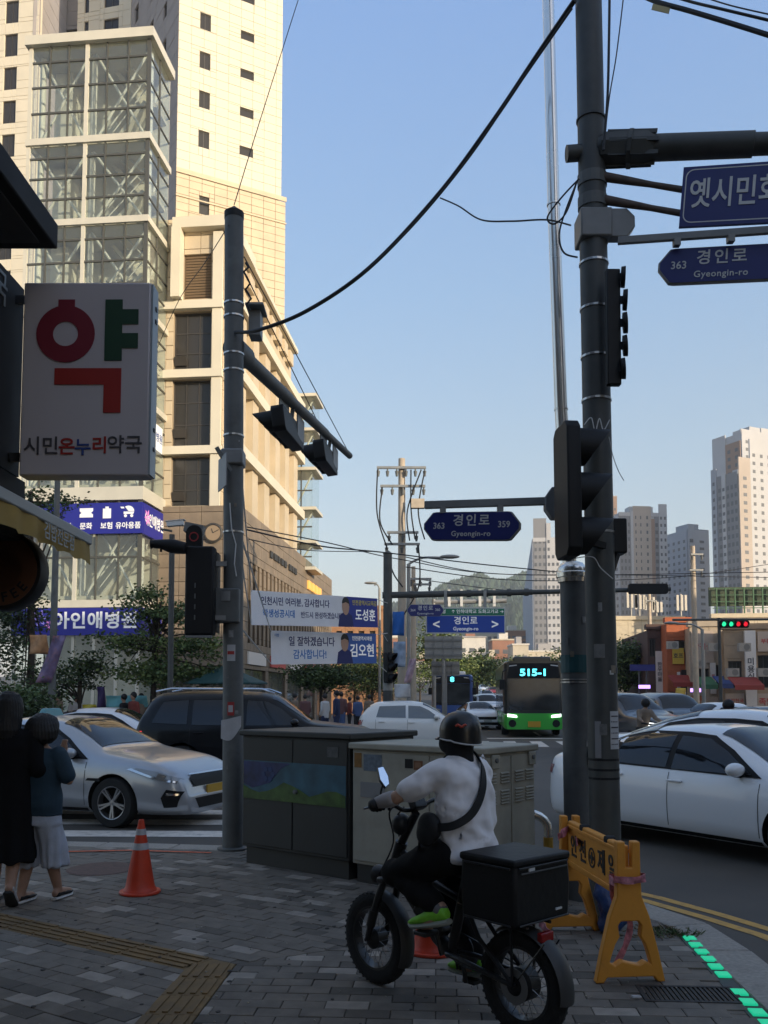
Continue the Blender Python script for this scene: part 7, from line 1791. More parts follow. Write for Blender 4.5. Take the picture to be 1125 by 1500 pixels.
def ribbon3(label, pts, w_, name='barrier_tape', side=V((0, 0, 1))):
    pts = spline(pts, 6); mb = MB(); rows = []
    for i, p in enumerate(pts):
        d = (pts[min(i+1, len(pts)-1)]-pts[max(i-1, 0)]).normalized(); s = (side-d*side.dot(d)); s = s.normalized() if s.length > 1e-3 else V((1, 0, 0)); nn = d.cross(s)*.0015
        tw = .35*sin(i*.9); s2 = s*cos(tw)+d.cross(s)*sin(tw)
        rows.append([p-s2*w_/2-nn, p+s2*w_/2-nn, p+s2*w_/2+nn, p-s2*w_/2+nn])
    mb.loft(rows); return tag(mb.build(name, m_tape, None, smooth=50), label, 'tape')
cR = pb0
ribbon3('pink and white tape wound round the nearer barrier leg', [cR+V((-.085, -.04, .57)), cR+V((.0, -.055, .565)), cR+V((.085, -.04, .575)), cR+V((.09, .04, .57)), cR+V((0, .05, .56)), cR+V((-.09, .03, .565)), cR+V((-.088, -.042, .55))], .04)
ribbon3('pink and white tape hanging through the opening of the nearer leg', [cR+V((-.07, .06, .55)), cR+V((-.06, .06, .42)), cR+V((.02, .045, .32)), cR+V((.0, .045, .2)), cR+V((-.05, .045, .10)), cR+V((-.10, .02, .03))], .035, side=V((1, 0, 0)))
cL = pb1
ribbon3('pink and white tape fluttering off the far end of the barrier', [cL+V((-.12, -.2, .66)), cL+V((-.06, -.12, .68)), cL+V((.02, -.02, .70)), cL+V((.0, -.25, .64)), cL+V((-.03, -.35, .66))], .05)
ribbon3('pink tape end trailing on the ground behind the bike box', [at(790, 1352, 4.9), at(797, 1358, 4.85), at(805, 1368, 4.8)], .04)
# a blue bag and a little rubble behind the barrier
bg = thing('plastic_bag', 'crumpled blue plastic bag at the foot of the dark pole', 'bag', (1.52, 6.0, 0))
mb = MB(); rnd = random.Random(8)
for k in range(9): mb.ball((1.52+rnd.uniform(-.05, .05), 5.98+rnd.uniform(-.04, .04), .06+k*.03), (rnd.uniform(.05, .085), .06, .07), 10, 8)
organic(mb, 'bag_body', mat('bag_blue', (.02, .05, .16), .45, bump=.5, bs=40), bg, .02, 2)
# ---- arched bollard
m_bky = mat('bollard_yellow', (.40, .22, .02), .5, var=.1, vs=10)
bo = thing('arch_bollard', 'low stainless arch bollard with yellow band right of the beige cabinet', 'bollard', (1.3, 7.45, 0))
pts = [V((1.03, 7.5, 0)), V((1.03, 7.5, .46))]+[V((1.21-.18*cos(a), 7.5, .46+.14*sin(a))) for a in [pi*k/10 for k in range(1, 10)]]+[V((1.39, 7.5, .46)), V((1.39, 7.5, 0))]
mb = MB(); mb.tube(pts, .038, 14); mb.build('arch', m_steel, bo, smooth=50)
mb = MB(); mb.tube([V((1.39, 7.5, .23)), V((1.39, 7.5, .40))], .041, 14); mb.build('yellow_band', m_bky, bo, smooth=50)
# ---- small crossing furniture in the distance: parasol, teal banner, low signs
pa = thing('parasol', 'dark teal market parasol in front of the stone podium', 'parasol', at(330, 1045, 27))
c = at(330, 982, 27); m_teal = mat('parasol_teal', (.012, .055, .05), .7, var=.15, vs=3)
mb = MB(); mb.lathe([(1.32, -.42), (1.3, -.38), (.75, -.16), (.1, .14), (0, .18)], Matrix.Translation(c), 8, cap=False); mb.build('canopy', m_teal, pa)
for k in range(8): 
    a = 2*pi*k/8; mb = MB(); mb.bar(c+V((0, 0, .1)), c+V((1.3*cos(a), 1.3*sin(a), -.43)), .03, .03); mb.build('rib', m_pole2, pa)
mb = MB(); mb.tube([V((c.x, c.y, ROADZ)), c+V((0, 0, .25))], .035, 8); mb.build('pole', m_pole2, pa)
flag('street_banner', 'pale teal banner strung low behind the white taxi', 155, 216, 1019, 1036, 26.5, mat('banner_teal', (.12, .32, .34), .7, var=.3, vs=3))
flag('street_poster', 'small yellow sign board low behind the white taxi', 120, 142, 1032, 1041, 26, mat('board_yellow', (.45, .36, .03), .6), 0, 'sign')
flag('street_poster', 'narrow dark violet standing banner behind the white taxi', 142, 154, 1006, 1036, 26.8, mat('banner_violet', (.05, .03, .12), .6), 0, 'banner')
# neon and low signs among the shops
for i, (px, py, Y, w_, lab) in enumerate(((944, 1006, 55, .7, 'small violet neon sign left of the orange shop house'), (1019, 1011, 52, .6, 'small violet neon sign under the tan shop house'))):
    c = at(px, py, Y); o = MB().obox(c, (w_, .1, .22)).build('neon_sign', mat('neon_violet', (.2, .1, .5), .4, emit=(.45, .25, 1), es=1.3)); tag(o, lab, 'neon sign', 'violet neon signs')
flag('street_poster', 'yellow notice board on legs under the orange shop house', 990, 1004, 1008, 1026, 54, m_yel, 0, 'sign')
T = thing('direction_board', 'dark blue board on two posts left of the orange shop house', 'sign', at(940, 1015, 56))
MB().obox(at(941, 978, 56), (1.6, .1, .4)).build('board', m_blue, T)
for px in (936, 947): MB().bar(at(px, 980, 56.1), at(px, 1020, 56.1), .08, .08).build('post', m_pole2, T)
T = shop('brick_hall', 'sunlit orange brown building beyond the cloth banners', 484, 566, 893, 72, mat('orange_brown_wall', (.36, .19, .10), .85, var=.1, vs=1), [(.1, .2, .5, .8, 1, 2), (.3, .4, .5, .8, 1, 2), (.5, .6, .5, .8, 1, 2), (.7, .8, .5, .8, 1, 2)], [], skew=0)
# ================================================================== TREES
m_bark = mat('bark', (.05, .038, .028), .9, var=.25, vs=8)
def leafmat(name, rgb): 
    m = mat(name, rgb, .65, var=.35, vs=1.7); return m
m_l1 = leafmat('leaf_dark', (.040, .062, .024)); m_l2 = leafmat('leaf_mid', (.065, .105, .030)); m_l3 = leafmat('leaf_light', (.12, .155, .04))
def tree(label, base, trunk_top, blobs, n, leaf, mats, seed, tr=.12, name='street_tree', group=None, airy=.55):
    """blobs: (centre, radii); the crown is many leaf clumps spread in them, thinner towards the outside"""
    rnd = random.Random(seed); base = V(base); T = thing(name, label, 'tree', base, group=group)
    mb = MB(); tt = V(trunk_top)
    mb.tube([base, base.lerp(tt, .4)+V((rnd.uniform(-.1, .1), 0, 0)), tt], [tr, tr*.8, tr*.5], 9)
    tips = []
    for c, r in blobs:
        for k in range(5):
            d = V((rnd.gauss(0, 1), rnd.gauss(0, 1), rnd.gauss(.2, .7))).normalized(); e = V(c)+V((d.x*r[0], d.y*r[1], d.z*r[2]))*.8
            s = base.lerp(tt, rnd.uniform(.55, 1)); m_ = s.lerp(e, .5)+V((0, 0, rnd.uniform(-.1, .25)))
            mb.tube(spline([s, m_, e], 3), [tr*.32*(1-.8*i/6) for i in range(7)], 5); tips.append(e)
    mb.build('trunk', m_bark, T, smooth=50, recalc=False)
    cr = MB(); vol = [r[0]*r[1]*r[2] for c, r in blobs]
    clumps = []
    for _ in range(int(n/26)):
        c, r = rnd.choices(blobs, vol)[0]; d = V((rnd.gauss(0, 1), rnd.gauss(0, 1), rnd.gauss(0, 1))).normalized(); q = rnd.random()**airy
        clumps.append(V(c)+V((d.x*r[0], d.y*r[1], d.z*r[2]))*q)
    for p in clumps:
        s = leaf*rnd.uniform(2.0, 4.2); k = rnd.randrange(len(mats)); tilt = rnd.uniform(.25, .55)
        for _ in range(26):
            o = V((rnd.gauss(0, 1), rnd.gauss(0, 1), rnd.gauss(0, tilt)))*s*.62; c = p+o
            a = V((rnd.uniform(-1, 1), rnd.uniform(-1, 1), rnd.uniform(-.5, .5))).normalized(); b = a.cross(V((rnd.uniform(-1, 1), rnd.uniform(-1, 1), rnd.uniform(-1, 1)))).normalized()
            l = leaf*rnd.uniform(.7, 1.3); cr.add([c-a*l*.5, c+b*l*.3, c+a*l*.5, c-b*l*.3], [(0, 1, 2, 3)], k)
    cr.build('crown', mats, T, recalc=False)
    return T
def Pz(px, py, Y): return at(px, py, Y)
def blob(px, py, Y, rx, rz, ry=None): return (Pz(px, py, Y), (rx, ry or rx, rz))
def gb(px, Y): p = at(px, 1018, Y); return V((p.x, Y, road_z(Y)))
tree('layered dark street tree in front of the violet sign bands, right of the lamp post', gb(228, 27), Pz(230, 900, 27), [blob(205, 872, 27, .85, .35), blob(240, 900, 27, 1.5, .4), blob(190, 940, 27, 1.2, .45), blob(270, 945, 27, 1.3, .5), blob(225, 985, 27, 1.6, .5), blob(302, 985, 27.4, .9, .4), blob(222, 860, 27, .5, .2)], 8500, .125, [m_l2, m_l2, m_l3], 1, airy=.75)
tree('dark evergreen at the left edge behind the awning and coffee sign', gb(42, 25), Pz(45, 720, 25), [blob(30, 750, 25, 1.3, .8), blob(80, 738, 25, .8, .35), blob(10, 900, 25, 1.2, 1.5), blob(30, 985, 25, .9, 1.0)], 6500, .11, [m_l1, m_l1, m_l2], 2)
tree('low bushy tree below the pennants beside the lamp post', gb(118, 27.5), Pz(118, 985, 27.5), [blob(105, 995, 27.5, .7, .6), blob(132, 975, 27.5, .6, .5), blob(62, 1012, 27, .8, .5)], 3000, .11, [m_l1, m_l2], 3)
tree('shrub at the left edge behind the pedestrians', gb(25, 20), Pz(25, 1035, 20), [blob(10, 1030, 20, .8, .5), blob(48, 1040, 20, .7, .4)], 3500, .09, [m_l1, m_l2], 4, tr=.05, name='shrub')
tree('round dark tree below the lower cloth banner', gb(470, 40), Pz(470, 1000, 40), [blob(455, 985, 40, 1.0, .45), blob(490, 988, 40, 1.1, .5), blob(468, 1000, 40, 1.2, .3)], 4500, .15, [m_l1, m_l2], 5)
tree('bright green tree beyond the dark pole in front of the shops', gb(915, 64), Pz(915, 985, 64), [blob(905, 975, 64, 2.0, 1.9), blob(935, 965, 64, 1.9, 1.7), blob(880, 985, 64, 1.6, 1.5), blob(950, 985, 64, 1.2, 1.2)], 7500, .24, [m_l2, m_l3, m_l1], 6, tr=.2)
for k, (px, Y, y, rx, rz, lab) in enumerate(((698, 92, 978, 2.4, 2.6, 'green street tree right of the sign backs'), (640, 72, 945, 1.2, 4.0, 'slim leafy tree beside the power pole'), (668, 78, 985, 1.6, 1.8, 'leafy tree between the sign backs and the blue bus'), (712, 150, 990, 4, 3, 'green tree farther up the street'), (838, 70, 975, 3.0, 2.4, 'green tree behind the green bus and silver pole'), (770, 120, 985, 4.5, 3, 'green tree above the roof of the green bus'), (690, 190, 985, 5, 4, 'pale far street tree on the hill road'), (745, 260, 985, 8, 5, 'green clump high at the street end'))):
    b = gb(px, Y); tree(lab, b, Pz(px, y, Y), [blob(px, y, Y, rx, rz*.8), blob(px-rx*8, y+6, Y, rx*.7, rz*.6), blob(px+rx*6, y-4, Y, rx*.7, rz*.6)], 3800, .09+.0022*Y, [m_l2, m_l3], 20+k, tr=.16, group=None)
rnd = random.Random(77)
for k, (px, Y, h) in enumerate(((545, 62, 2.4), (520, 66, 2.2), (575, 70, 3), (615, 90, 3.5))):
    tree(['small leafy tree by the orange brown building', 'second small tree by the orange brown building', 'tree behind the far mast pole', 'tree left of the sign backs, far side'][k], gb(px, Y), Pz(px, 1000, Y), [blob(px, 995-h*5, Y, h*.7, h*.6), blob(px+10, 1005-h*4, Y, h*.6, h*.5)], 2600, .2, [m_l2, m_l3, m_l1], 50+k)
# ================================================================== THE ELECTRIC BIKE AND ITS RIDER
BR, BF = V((.655, 4.21, 0)), V((-.04, 4.99, 0)); BM = (BR+BF)/2; bh = (BF-BR).normalized(); ba = atan2(bh.y, bh.x); HB = (BF-BR).length/2
m_frame = mat('bike_black', (.010, .010, .011), .4, coat=.2); m_spoke = mat('spoke_steel', (.28, .28, .28), .35, metal=.9); m_tyreb = mat('fat_tyre', (.011, .011, .011), .9, bump=.5, bs=90)
m_hub = mat('hub_black', (.014, .014, .014), .45); m_mirror = mat('mirror_glass', (.9, .92, .93), .04, metal=1.0); m_mud = mat('mudguard_grey', (.035, .035, .035), .5)
bk = thing('electric_bike', 'black fat tyred electric bike ridden across the paving with a delivery box', 'electric bike', BM, ba, world=False)
RW = .25
def bwheel(x, motor):
    o = MB(); Mx = Matrix.Rotation(pi/2, 4, 'X'); n = 40
    prof = [(RW-.080, -.028), (RW-.045, -.038), (RW-.015, -.032), (RW-.002, -.018), (RW, 0), (RW-.002, .018), (RW-.015, .032), (RW-.045, .038), (RW-.080, .028), (RW-.080, -.028)]
    o.lathe(prof, Mx, 48, cap=False)
    for k in range(44):                                            # tread blocks
        a = 2*pi*k/44
        for yy in (-.026, .0, .026):
            rq = RW-.001 if yy == 0 else RW-.0085; p = V((rq*cos(a+(yy != 0)*.07), yy, rq*sin(a+(yy != 0)*.07))); o.obox(p, (.004, .012, .012), Matrix.Rotation(-a, 3, 'Y'))
    w_ = o.build('wheel', m_tyreb, bk, smooth=40, w=False, recalc=False); w_.location = (x, 0, RW)
    r = MB(); r.lathe([(RW-.090, -.028), (RW-.077, -.030), (RW-.077, .030), (RW-.090, .028), (RW-.094, 0), (RW-.090, -.028)], Mx, 40, cap=False); r.build('rim', m_frame, w_, smooth=40, w=False)
    hr = .078 if motor else .058; h = MB(); h.lathe([(.018, -.062), (hr*.6, -.052), (hr, -.034), (hr, .034), (hr*.6, .052), (.018, .062)], Mx, 28); h.tube([(0, -.085, 0), (0, .085, 0)], .009, 8); h.build('hub', m_hub, w_, smooth=35, w=False)
    s = MB()
    for k in range(32):
        a = 2*pi*k/32; b = a+(.34 if k % 2 else -.34); sd = .03 if (k//2) % 2 else -.03
        s.tube([(hr*cos(b), sd, hr*sin(b)), ((RW-.09)*cos(a), sd*.25, (RW-.09)*sin(a))], .0017, 4)
    s.build('spokes', m_spoke, w_, w=False, recalc=False, kind='stuff')
    if motor:
        d = MB(); d.lathe([(.045, .068), (.082, .068), (.082, .070), (.045, .070), (.045, .068)], Matrix.Rotation(-pi/2, 4, 'X'), 28, cap=False); d.build('brake_disc', m_spoke, w_, w=False)
    return w_
bwheel(-HB, True); bwheel(HB, False)
def bt(pts, r, nm, m=m_frame, n=12): mb = MB(); mb.tube(pts, r, n); return mb.build(nm, m, bk, smooth=45, w=False)
hd0, hd1 = V((HB-.125, 0, .60)), V((HB-.205, 0, .80)); bb = V((-.055, 0, .29))
for s in (-1, 1):
    bt([V((HB, s*.068, RW)), V((HB-.035, s*.068, .36)), V((HB-.09, s*.066, .50)), V((HB-.118, s*.05, .585))], [.017, .02, .021, .021], 'fork_leg')
    bt([V((HB-.025, s*.068, .33)), V((HB-.055, s*.068, .42))], .026, 'fork_boot', m_hub)
    bt(spline([V((-HB, s*.068, RW)), V((-.22, s*.06, .285)), bb+V((0, s*.035, 0))], 4), .014, 'chain_stay')
    bt([V((-HB, s*.068, RW)), V((-.30, s*.06, .42)), V((-.16, s*.03, .60))], .012, 'seat_stay')
mb = MB(); mb.obox((HB-.12, 0, .59), (.06, .17, .035)); mb.build('fork_crown', m_frame, bk, w=False, bevel=.01)
bt([hd0, hd1], .034, 'head_tube', n=16); bt([hd1, V((.205, 0, .97))], .024, 'stem')
bt([hd0+V((-.01, 0, .06)), bb+V((.09, 0, .06)), bb], [.036, .04, .036], 'down_tube', n=14)
bt([hd1+V((0, 0, -.05)), V((.08, 0, .62)), V((-.15, 0, .56))], .02, 'top_tube')
bt([bb, V((-.17, 0, .70))], .026, 'seat_tube', n=14)
mb = MB(); mb.obox((.085, 0, .43), (.23, .085, .10), Matrix.Rotation(radians(-38), 3, 'Y')); mb.build('battery', m_hub, bk, w=False, bevel=.02)

mb = MB(); mb.ball((-.20, 0, .725), (.17, .10, .045), 20, 10); mb.build('saddle', m_hub, bk, smooth=60, w=False)
# bars, grips, brake levers, display
gl, gr = V((.205, .305, 1.03)), V((.205, -.305, 1.03))
bt(spline([gr, V((.23, -.15, 1.02)), V((.235, -.06, .985)), V((.235, .06, .985)), V((.23, .15, 1.02)), gl], 5), .012, 'handlebar')
for g, s in ((gl, 1), (gr, -1)):
    bt([g+V((.004, -s*.10, -.003)), g+V((0, s*.012, .0))], .018, 'grip', m_hub)
    bt(spline([g+V((.015, -s*.12, 0)), g+V((.055, -s*.06, -.01)), g+V((.06, s*.01, -.02))], 4), .006, 'brake_lever', m_spoke, 8)
mb = MB(); mb.obox((.215, -.02, 1.02), (.05, .09, .075), Matrix.Rotation(.5, 3, 'Y')); mb.build('display', m_frame, bk, w=False, bevel=.008)
bt(spline([V((.235, .10, 1.02)), V((.33, .08, .96)), V((.34, .04, .80)), V((HB-.09, .06, .62))], 5), .005, 'brake_cable', m_rubber, 6)
bt(spline([V((.235, .06, 1.0)), V((.35, .02, .90)), V((.30, -.02, .74)), V((.22, .03, .60))], 5), .005, 'gear_cable', m_rubber, 6)
mb = MB(); mb.ball((.30, .02, .90), (.05, .055, .06), 12, 8); mb.build('bar_bag', m_hub, bk, w=False, smooth=60)
# mirror
bt(spline([V((.225, .205, 1.03)), V((.235, .225, 1.08)), V((.22, .225, 1.13))], 4), .006, 'mirror_stalk', m_frame, 8)
Mm = frame(V((.215, .225, 1.175)), V((.05, 1, .05)), V((-.84, .05, .56)))
mp_ = [(-.022, -.062), (.018, -.055), (.03, .02), (.012, .068), (-.02, .05), (-.032, .0)]
mb = MB(); mb.prism(mp_, -.012, 0, Mm); mb.build('mirror_shell', m_frame, bk, w=False)
mb = MB(); mb.prism([(x*.9, y*.9) for x, y in mp_], .0005, .002, Mm); mb.build('mirror_glass', m_mirror, bk, w=False)
# headlight, mudguards
mb = MB(); mb.lathe([(.0, -.05), (.035, -.045), (.05, -.01), (.052, .03), (.046, .032), (.0, .026)], Matrix.Translation((HB-.035, 0, .60)) @ Matrix.Rotation(pi/2, 4, 'Y'), 20); mb.build('headlight', m_hub, bk, smooth=40, w=False)
def guard(x, a0_, a1_, w_, nm, m):
    mb = MB(); R_ = RW+.022; rings = []
    for i in range(15):
        a = a0_+(a1_-a0_)*i/14; rw = []
        for k in range(7):
            t = (k-3)/3; rr = R_-.018*t*t; rw.append((x+rr*cos(a), t*w_, RW+rr*sin(a)))
        for k in range(6, -1, -1):
            t = (k-3)/3; rr = R_-.018*t*t-.004; rw.append((x+rr*cos(a), t*w_*.97, RW+rr*sin(a)))
        rings.append(rw)
    mb.loft(rings); return mb.build(nm, m, bk, smooth=50, w=False)
guard(-HB, radians(60), radians(188), .052, 'rear_mudguard', m_mud); guard(HB, radians(95), radians(205), .05, 'front_mudguard', m_mud)
for s in (-1, 1):
    bt([V((-HB, s*.075, RW)), V((-HB-.17, s*.055, RW+.225))], .004, 'mudguard_stay', m_frame, 6)
    bt([V((-HB, s*.08, RW)), V((-.52, s*.085, .53))], .007, 'rack_strut', m_frame, 8); bt([V((-.16, s*.06, .56)), V((-.62, s*.085, .535))], .008, 'rack_rail', m_frame, 8)
for k in range(4): bt([V((-.28-.1*k, -.085, .54)), V((-.28-.1*k, .085, .54))], .006, 'rack_bar', m_frame, 8)
mb = MB(); mb.obox((-.655, .0, .49), (.03, .09, .045)); mb.build('tail_light', m_tail, bk, w=False, bevel=.006)
# chain, cranks, pedals
mb = MB(); Mc_ = Matrix.Translation((bb.x, -.075, bb.z)) @ Matrix.Rotation(pi/2, 4, 'X'); mb.lathe([(.0, -.004), (.085, -.004), (.085, .004), (0, .004)], Mc_, 28); mb.build('chainring', m_hub, bk, w=False)
bt([V((bb.x, -.075, bb.z+.083)), V((-HB, -.06, RW+.035))], .005, 'chain', m_hub, 6); bt([V((bb.x, -.075, bb.z-.083)), V((-HB, -.06, RW-.035))], .005, 'chain', m_hub, 6)
pl, pr = V((-.03, .15, .412)), V((-.07, -.15, .125))
for p, s in ((pl, 1), (pr, -1)):
    q = V((p.x, s*.09, p.z)); bt([V((bb.x, s*.07, bb.z)), q], .012, 'crank', m_frame, 8)
    mb = MB(); mb.obox(q+V((0, s*.065, 0)), (.085, .10, .022)); mb.build('pedal', m_hub, bk, w=False, bevel=.005)
# ---- delivery box (rests on the rack)
bxm = mat('box_nylon', (.0085, .0085, .009), .55, bump=.25, bs=25, spec=.35); m_piping = mat('box_piping', (.02, .02, .021), .35)
Mb_ = Matrix.Translation(BM) @ Matrix.Rotation(ba, 4, 'Z')
c = Mb_ @ V((-.470, -.01, .548)); dbx = thing('delivery_box', 'square black insulated delivery box strapped behind the rider', 'delivery box', c, ba, world=False)
hx, hy, hz = .165, .20, .30
mb = MB(); mb.loft([[(-hx, -hy, 0), (hx, -hy, 0), (hx, hy, 0), (-hx, hy, 0)], [(-hx-.006, -hy-.008, hz*.5), (hx+.004, -hy-.006, hz*.5), (hx+.004, hy+.008, hz*.5), (-hx-.006, hy+.008, hz*.5)], [(-hx, -hy, hz), (hx, -hy, hz), (hx, hy, hz), (-hx, hy, hz)]]); mb.build('box_body', bxm, dbx, w=False, bevel=.018)
mb = MB(); mb.box(-hx-.008, hx+.008, -hy-.008, hy+.008, hz-.03, hz+.006); mb.build('lid', bxm, dbx, w=False, bevel=.012)
for z in (.012, hz-.034):
    mb = MB(); mb.tube([(-hx-.009, -hy+.02, z), (-hx-.009, hy-.02, z)], .005, 8); mb.build('piping', m_piping, dbx, w=False, smooth=50)
    mb = MB(); mb.tube([(-hx+.02, hy+.009, z), (hx-.02, hy+.009, z)], .005, 8); mb.build('piping', m_piping, dbx, w=False, smooth=50)
mb = MB(); mb.tube([(-hx-.011, -hy+.03, hz-.058), (-hx-.012, hy-.03, hz-.058)], .004, 6); mb.build('zip', mat('zip_grey', (.10, .10, .10), .3, metal=.6), dbx, w=False)
MB().box(-hx-.011, -hx-.004, -hy+.07, -hy+.115, .045, .054).build('label_tab', m_sw, dbx, w=False)
MB().box(-hx-.012, -hx-.004, hy-.13, hy-.09, hz-.052, hz-.038).build('zip_pull', m_sw, dbx, w=False)

# ------------------------------------------------------------------ rider
rd = thing('person', 'rider in white t-shirt and black helmet on the electric bike, seen from behind', 'person', BM, ba, world=False)
m_tee = mat('tee_white', (.82, .80, .81), .9, var=.05, vs=6, bump=.9, bs=11); m_trou = mat('trousers_black', (.0085, .0085, .009), .9, var=.2, vs=6, bump=.8, bs=12, spec=.2)
m_sleeve = mat('arm_sleeve_grey', (.34, .32, .32), .85, var=.08, vs=9, bump=.3, bs=30); m_glove = mat('glove_black', (.010, .010, .011), .7); m_helm = mat('helmet_black', (.010, .010, .010), .38, coat=.15)
m_gait = mat('neck_gaiter', (.010, .010, .012), .9, bump=.5, bs=25); m_neon = mat('shoe_neon', (.22, .62, .04), .6, var=.15, vs=20); m_sole = mat('shoe_sole', (.30, .32, .28), .7); m_sock = mat('sock_grey', (.13, .13, .135), .9, bump=.4, bs=40)
def limb(mb, pts, r, n=14):
    pts = [V(p) for p in pts]; mb.tube(pts, r, n)
    mb.ball(pts[0], r[0], 12, 8); mb.ball(pts[-1], r[-1], 12, 8)
    for p, q in zip(pts[1:-1], r[1:-1]): mb.ball(p, q, 12, 8)
def ringz(cx, cy, z, a, b, n=24, p=2.3):
    return [(cx+a*math.copysign(abs(cos(t))**(2/p), cos(t)), cy+b*math.copysign(abs(sin(t))**(2/p), sin(t)), z) for t in [2*pi*k/n for k in range(n)]]
shL, elL, haL = V((-.125, .155, 1.22)), V((.045, .285, 1.085)), V((.19, .30, 1.045))
shR, elR, haR = V((-.125, -.155, 1.22)), V((.045, -.285, 1.085)), V((.19, -.30, 1.045))
hipL, knL, anL = V((-.155, .095, .80)), V((.185, .165, .675)), V((-.125, .145, .545))
hipR, knR, anR = V((-.155, -.095, .80)), V((.13, -.15, .56)), V((-.10, -.145, .225))
HC = V((-.115, 0, 1.405))
# body: one continuous skin figure
mb = MB(); mb.loft([ringz(-.16, 0, .76, .10, .13), ringz(-.16, 0, .9, .09, .12), ringz(-.15, 0, 1.06, .10, .13), ringz(-.14, 0, 1.2, .09, .13), ringz(-.13, 0, 1.27, .06, .08)])
limb(mb, [(-.13, 0, 1.22), (-.115, 0, 1.33)], [.06, .052])
mb.ball(HC, (.088, .074, .105), 20, 14); mb.ball(HC+V((.05, 0, -.06)), (.045, .05, .05), 14, 10)     # skull, jaw
mb.ball(HC+V((.092, 0, -.025)), (.018, .013, .02), 10, 8)                                           # nose
for s in (-1, 1): mb.ball(HC+V((-.005, s*.076, -.03)), (.018, .010, .028), 10, 8)                    # ears
for a_, b_, c_ in ((shL, elL, haL), (shR, elR, haR)): limb(mb, [a_+V((0, 0, -.015)), b_, c_], [.034, .036, .027])
for a_, b_, c_ in ((hipL, knL, anL), (hipR, knR, anR)): limb(mb, [a_, b_, c_], [.08, .055, .036])
for an, toe in ((anL, V((.035, .155, .435))), (anR, V((.07, -.155, .16)))): limb(mb, [an, an.lerp(toe, .5)+V((0, 0, -.03)), toe], [.036, .034, .024])
organic(mb, 'body', m_skin, rd, .012, 4, off=False)
for s in (-1, 1):
    mb = MB(); mb.ball(HC+V((.080, s*.030, .002)), (.012, .015, .011), 10, 8); mb.build('eye', mat('eye_white', (.6, .6, .58), .3), rd, smooth=60, w=False)
    mb = MB(); mb.ball(HC+V((.0895, s*.030, .002)), (.004, .007, .007), 8, 6); mb.build('iris', m_hair, rd, smooth=60, w=False)
# t-shirt: torso and two short sleeves with creases
mb = MB(); rings = [ringz(-.185, .005, .772, .130, .192), ringz(-.18, .005, .82, .134, .196), ringz(-.175, 0, .90, .128, .188), ringz(-.165, 0, 1.0, .130, .190), ringz(-.155, 0, 1.10, .137, .198), ringz(-.145, 0, 1.17, .134, .200), ringz(-.138, 0, 1.22, .118, .188), ringz(-.132, 0, 1.255, .092, .150), ringz(-.128, 0, 1.285, .068, .092), ringz(-.124, 0, 1.305, .060, .066)]
rings = [[(-.155+(x+.155)*.90, y*.85, z) for x, y, z in r_] for r_ in rings]
mb.loft(rings)
for s, sh, el in ((1, shL, elL), (-1, shR, elR)):
    e = sh.lerp(el, .72); limb(mb, [sh+V((-.005, -s*.03, -.005)), sh.lerp(el, .35)+V((0, 0, .0)), e], [.074, .068, .060])
tee = organic(mb, 't_shirt', m_tee, rd, .010, 5, off=False)
for n_ in m_tee.node_tree.nodes:
    if n_.type == 'BUMP': n_.inputs['Distance'].default_value = .03
    if n_.type == 'TEX_NOISE' and n_.inputs['Scale'].default_value == 11: n_.inputs['Detail'].default_value = 1.0
rnd = random.Random(3)
for v in tee.data.vertices:                                        # folds: drag lines from the armpit to the waist, bunching at the hem
    p = v.co; nrm = v.normal
    f = .0
    f += .010*sin(38*(p.z+.55*abs(p.y)) + 2.2*noise.noise(p*5))*max(0, 1-abs(p.z-.86)/.13)
    f += .009*sin(30*(p.z-.9*p.y) + 3*noise.noise(p*4))*max(0, 1-abs(p.z-1.05)/.22)*max(0, min(1, (p.y+.05)*6))
    f += .007*noise.noise(p*8)
    f += .011*sin(55*(p.z*.55-p.y*.8+p.x*.3)+2.5*noise.noise(p*4))*max(0, noise.noise(p*3+V((3, 1, 7))))*1.6
    f += .006*max(0, 1-abs(p.y)/.03)*max(0, 1-abs(p.z-1.08)/.2)*(-1)*(p.x < -.16)
    v.co = p+nrm*f*1.35
# sleeves on the forearms, gloved hands with five fingers round the grips
for s, sh, el, ha, g in ((1, shL, elL, haL, gl), (-1, shR, elR, haR, gr)):
    mb = MB(); limb(mb, [el.lerp(ha, .22), el.lerp(ha, .5), el.lerp(ha, .92)], [.042, .041, .031]); organic(mb, 'arm_sleeve', m_sleeve, rd, .009, 3, off=False)
    mb = MB(); w0 = ha; k0 = g+V((.006, -s*.045, .024))
    d = (k0-w0).normalized(); mb.tube([w0-d*.03, w0, k0], [.029, .030, .034], 12); mb.ball(k0, (.034, .044, .026), 12, 8); mb.ball(w0-d*.03, .029, 10, 8)
    for k, ln in enumerate((.9, 1.0, .96, .82)):
        y = k0.y+s*(.034-.023*k); c0 = V((g.x+.016, y, g.z+.027)); rr = .0105
        mb.tube([c0, V((g.x+.036, y, g.z+.014)), V((g.x+.040, y, g.z-.008)), V((g.x+.022*ln, y, g.z-.027*ln)), V((g.x+.004, y, g.z-.028*ln))], [rr, rr, rr*.95, rr*.9, rr*.8], 8)
        mb.ball(V((g.x+.004, y, g.z-.028*ln)), rr*.8, 8, 6)
    tb = k0+V((-.022, -s*.03, -.004)); mb.tube([tb, tb+V((-.0, -s*.022, -.018)), V((g.x-.006, tb.y-s*.03, g.z-.026))], [.013, .0115, .009], 8); mb.ball(V((g.x-.006, tb.y-s*.03, g.z-.026)), .009, 8, 6)
    organic(mb, 'glove', m_glove, rd, .0045, 2, off=False)
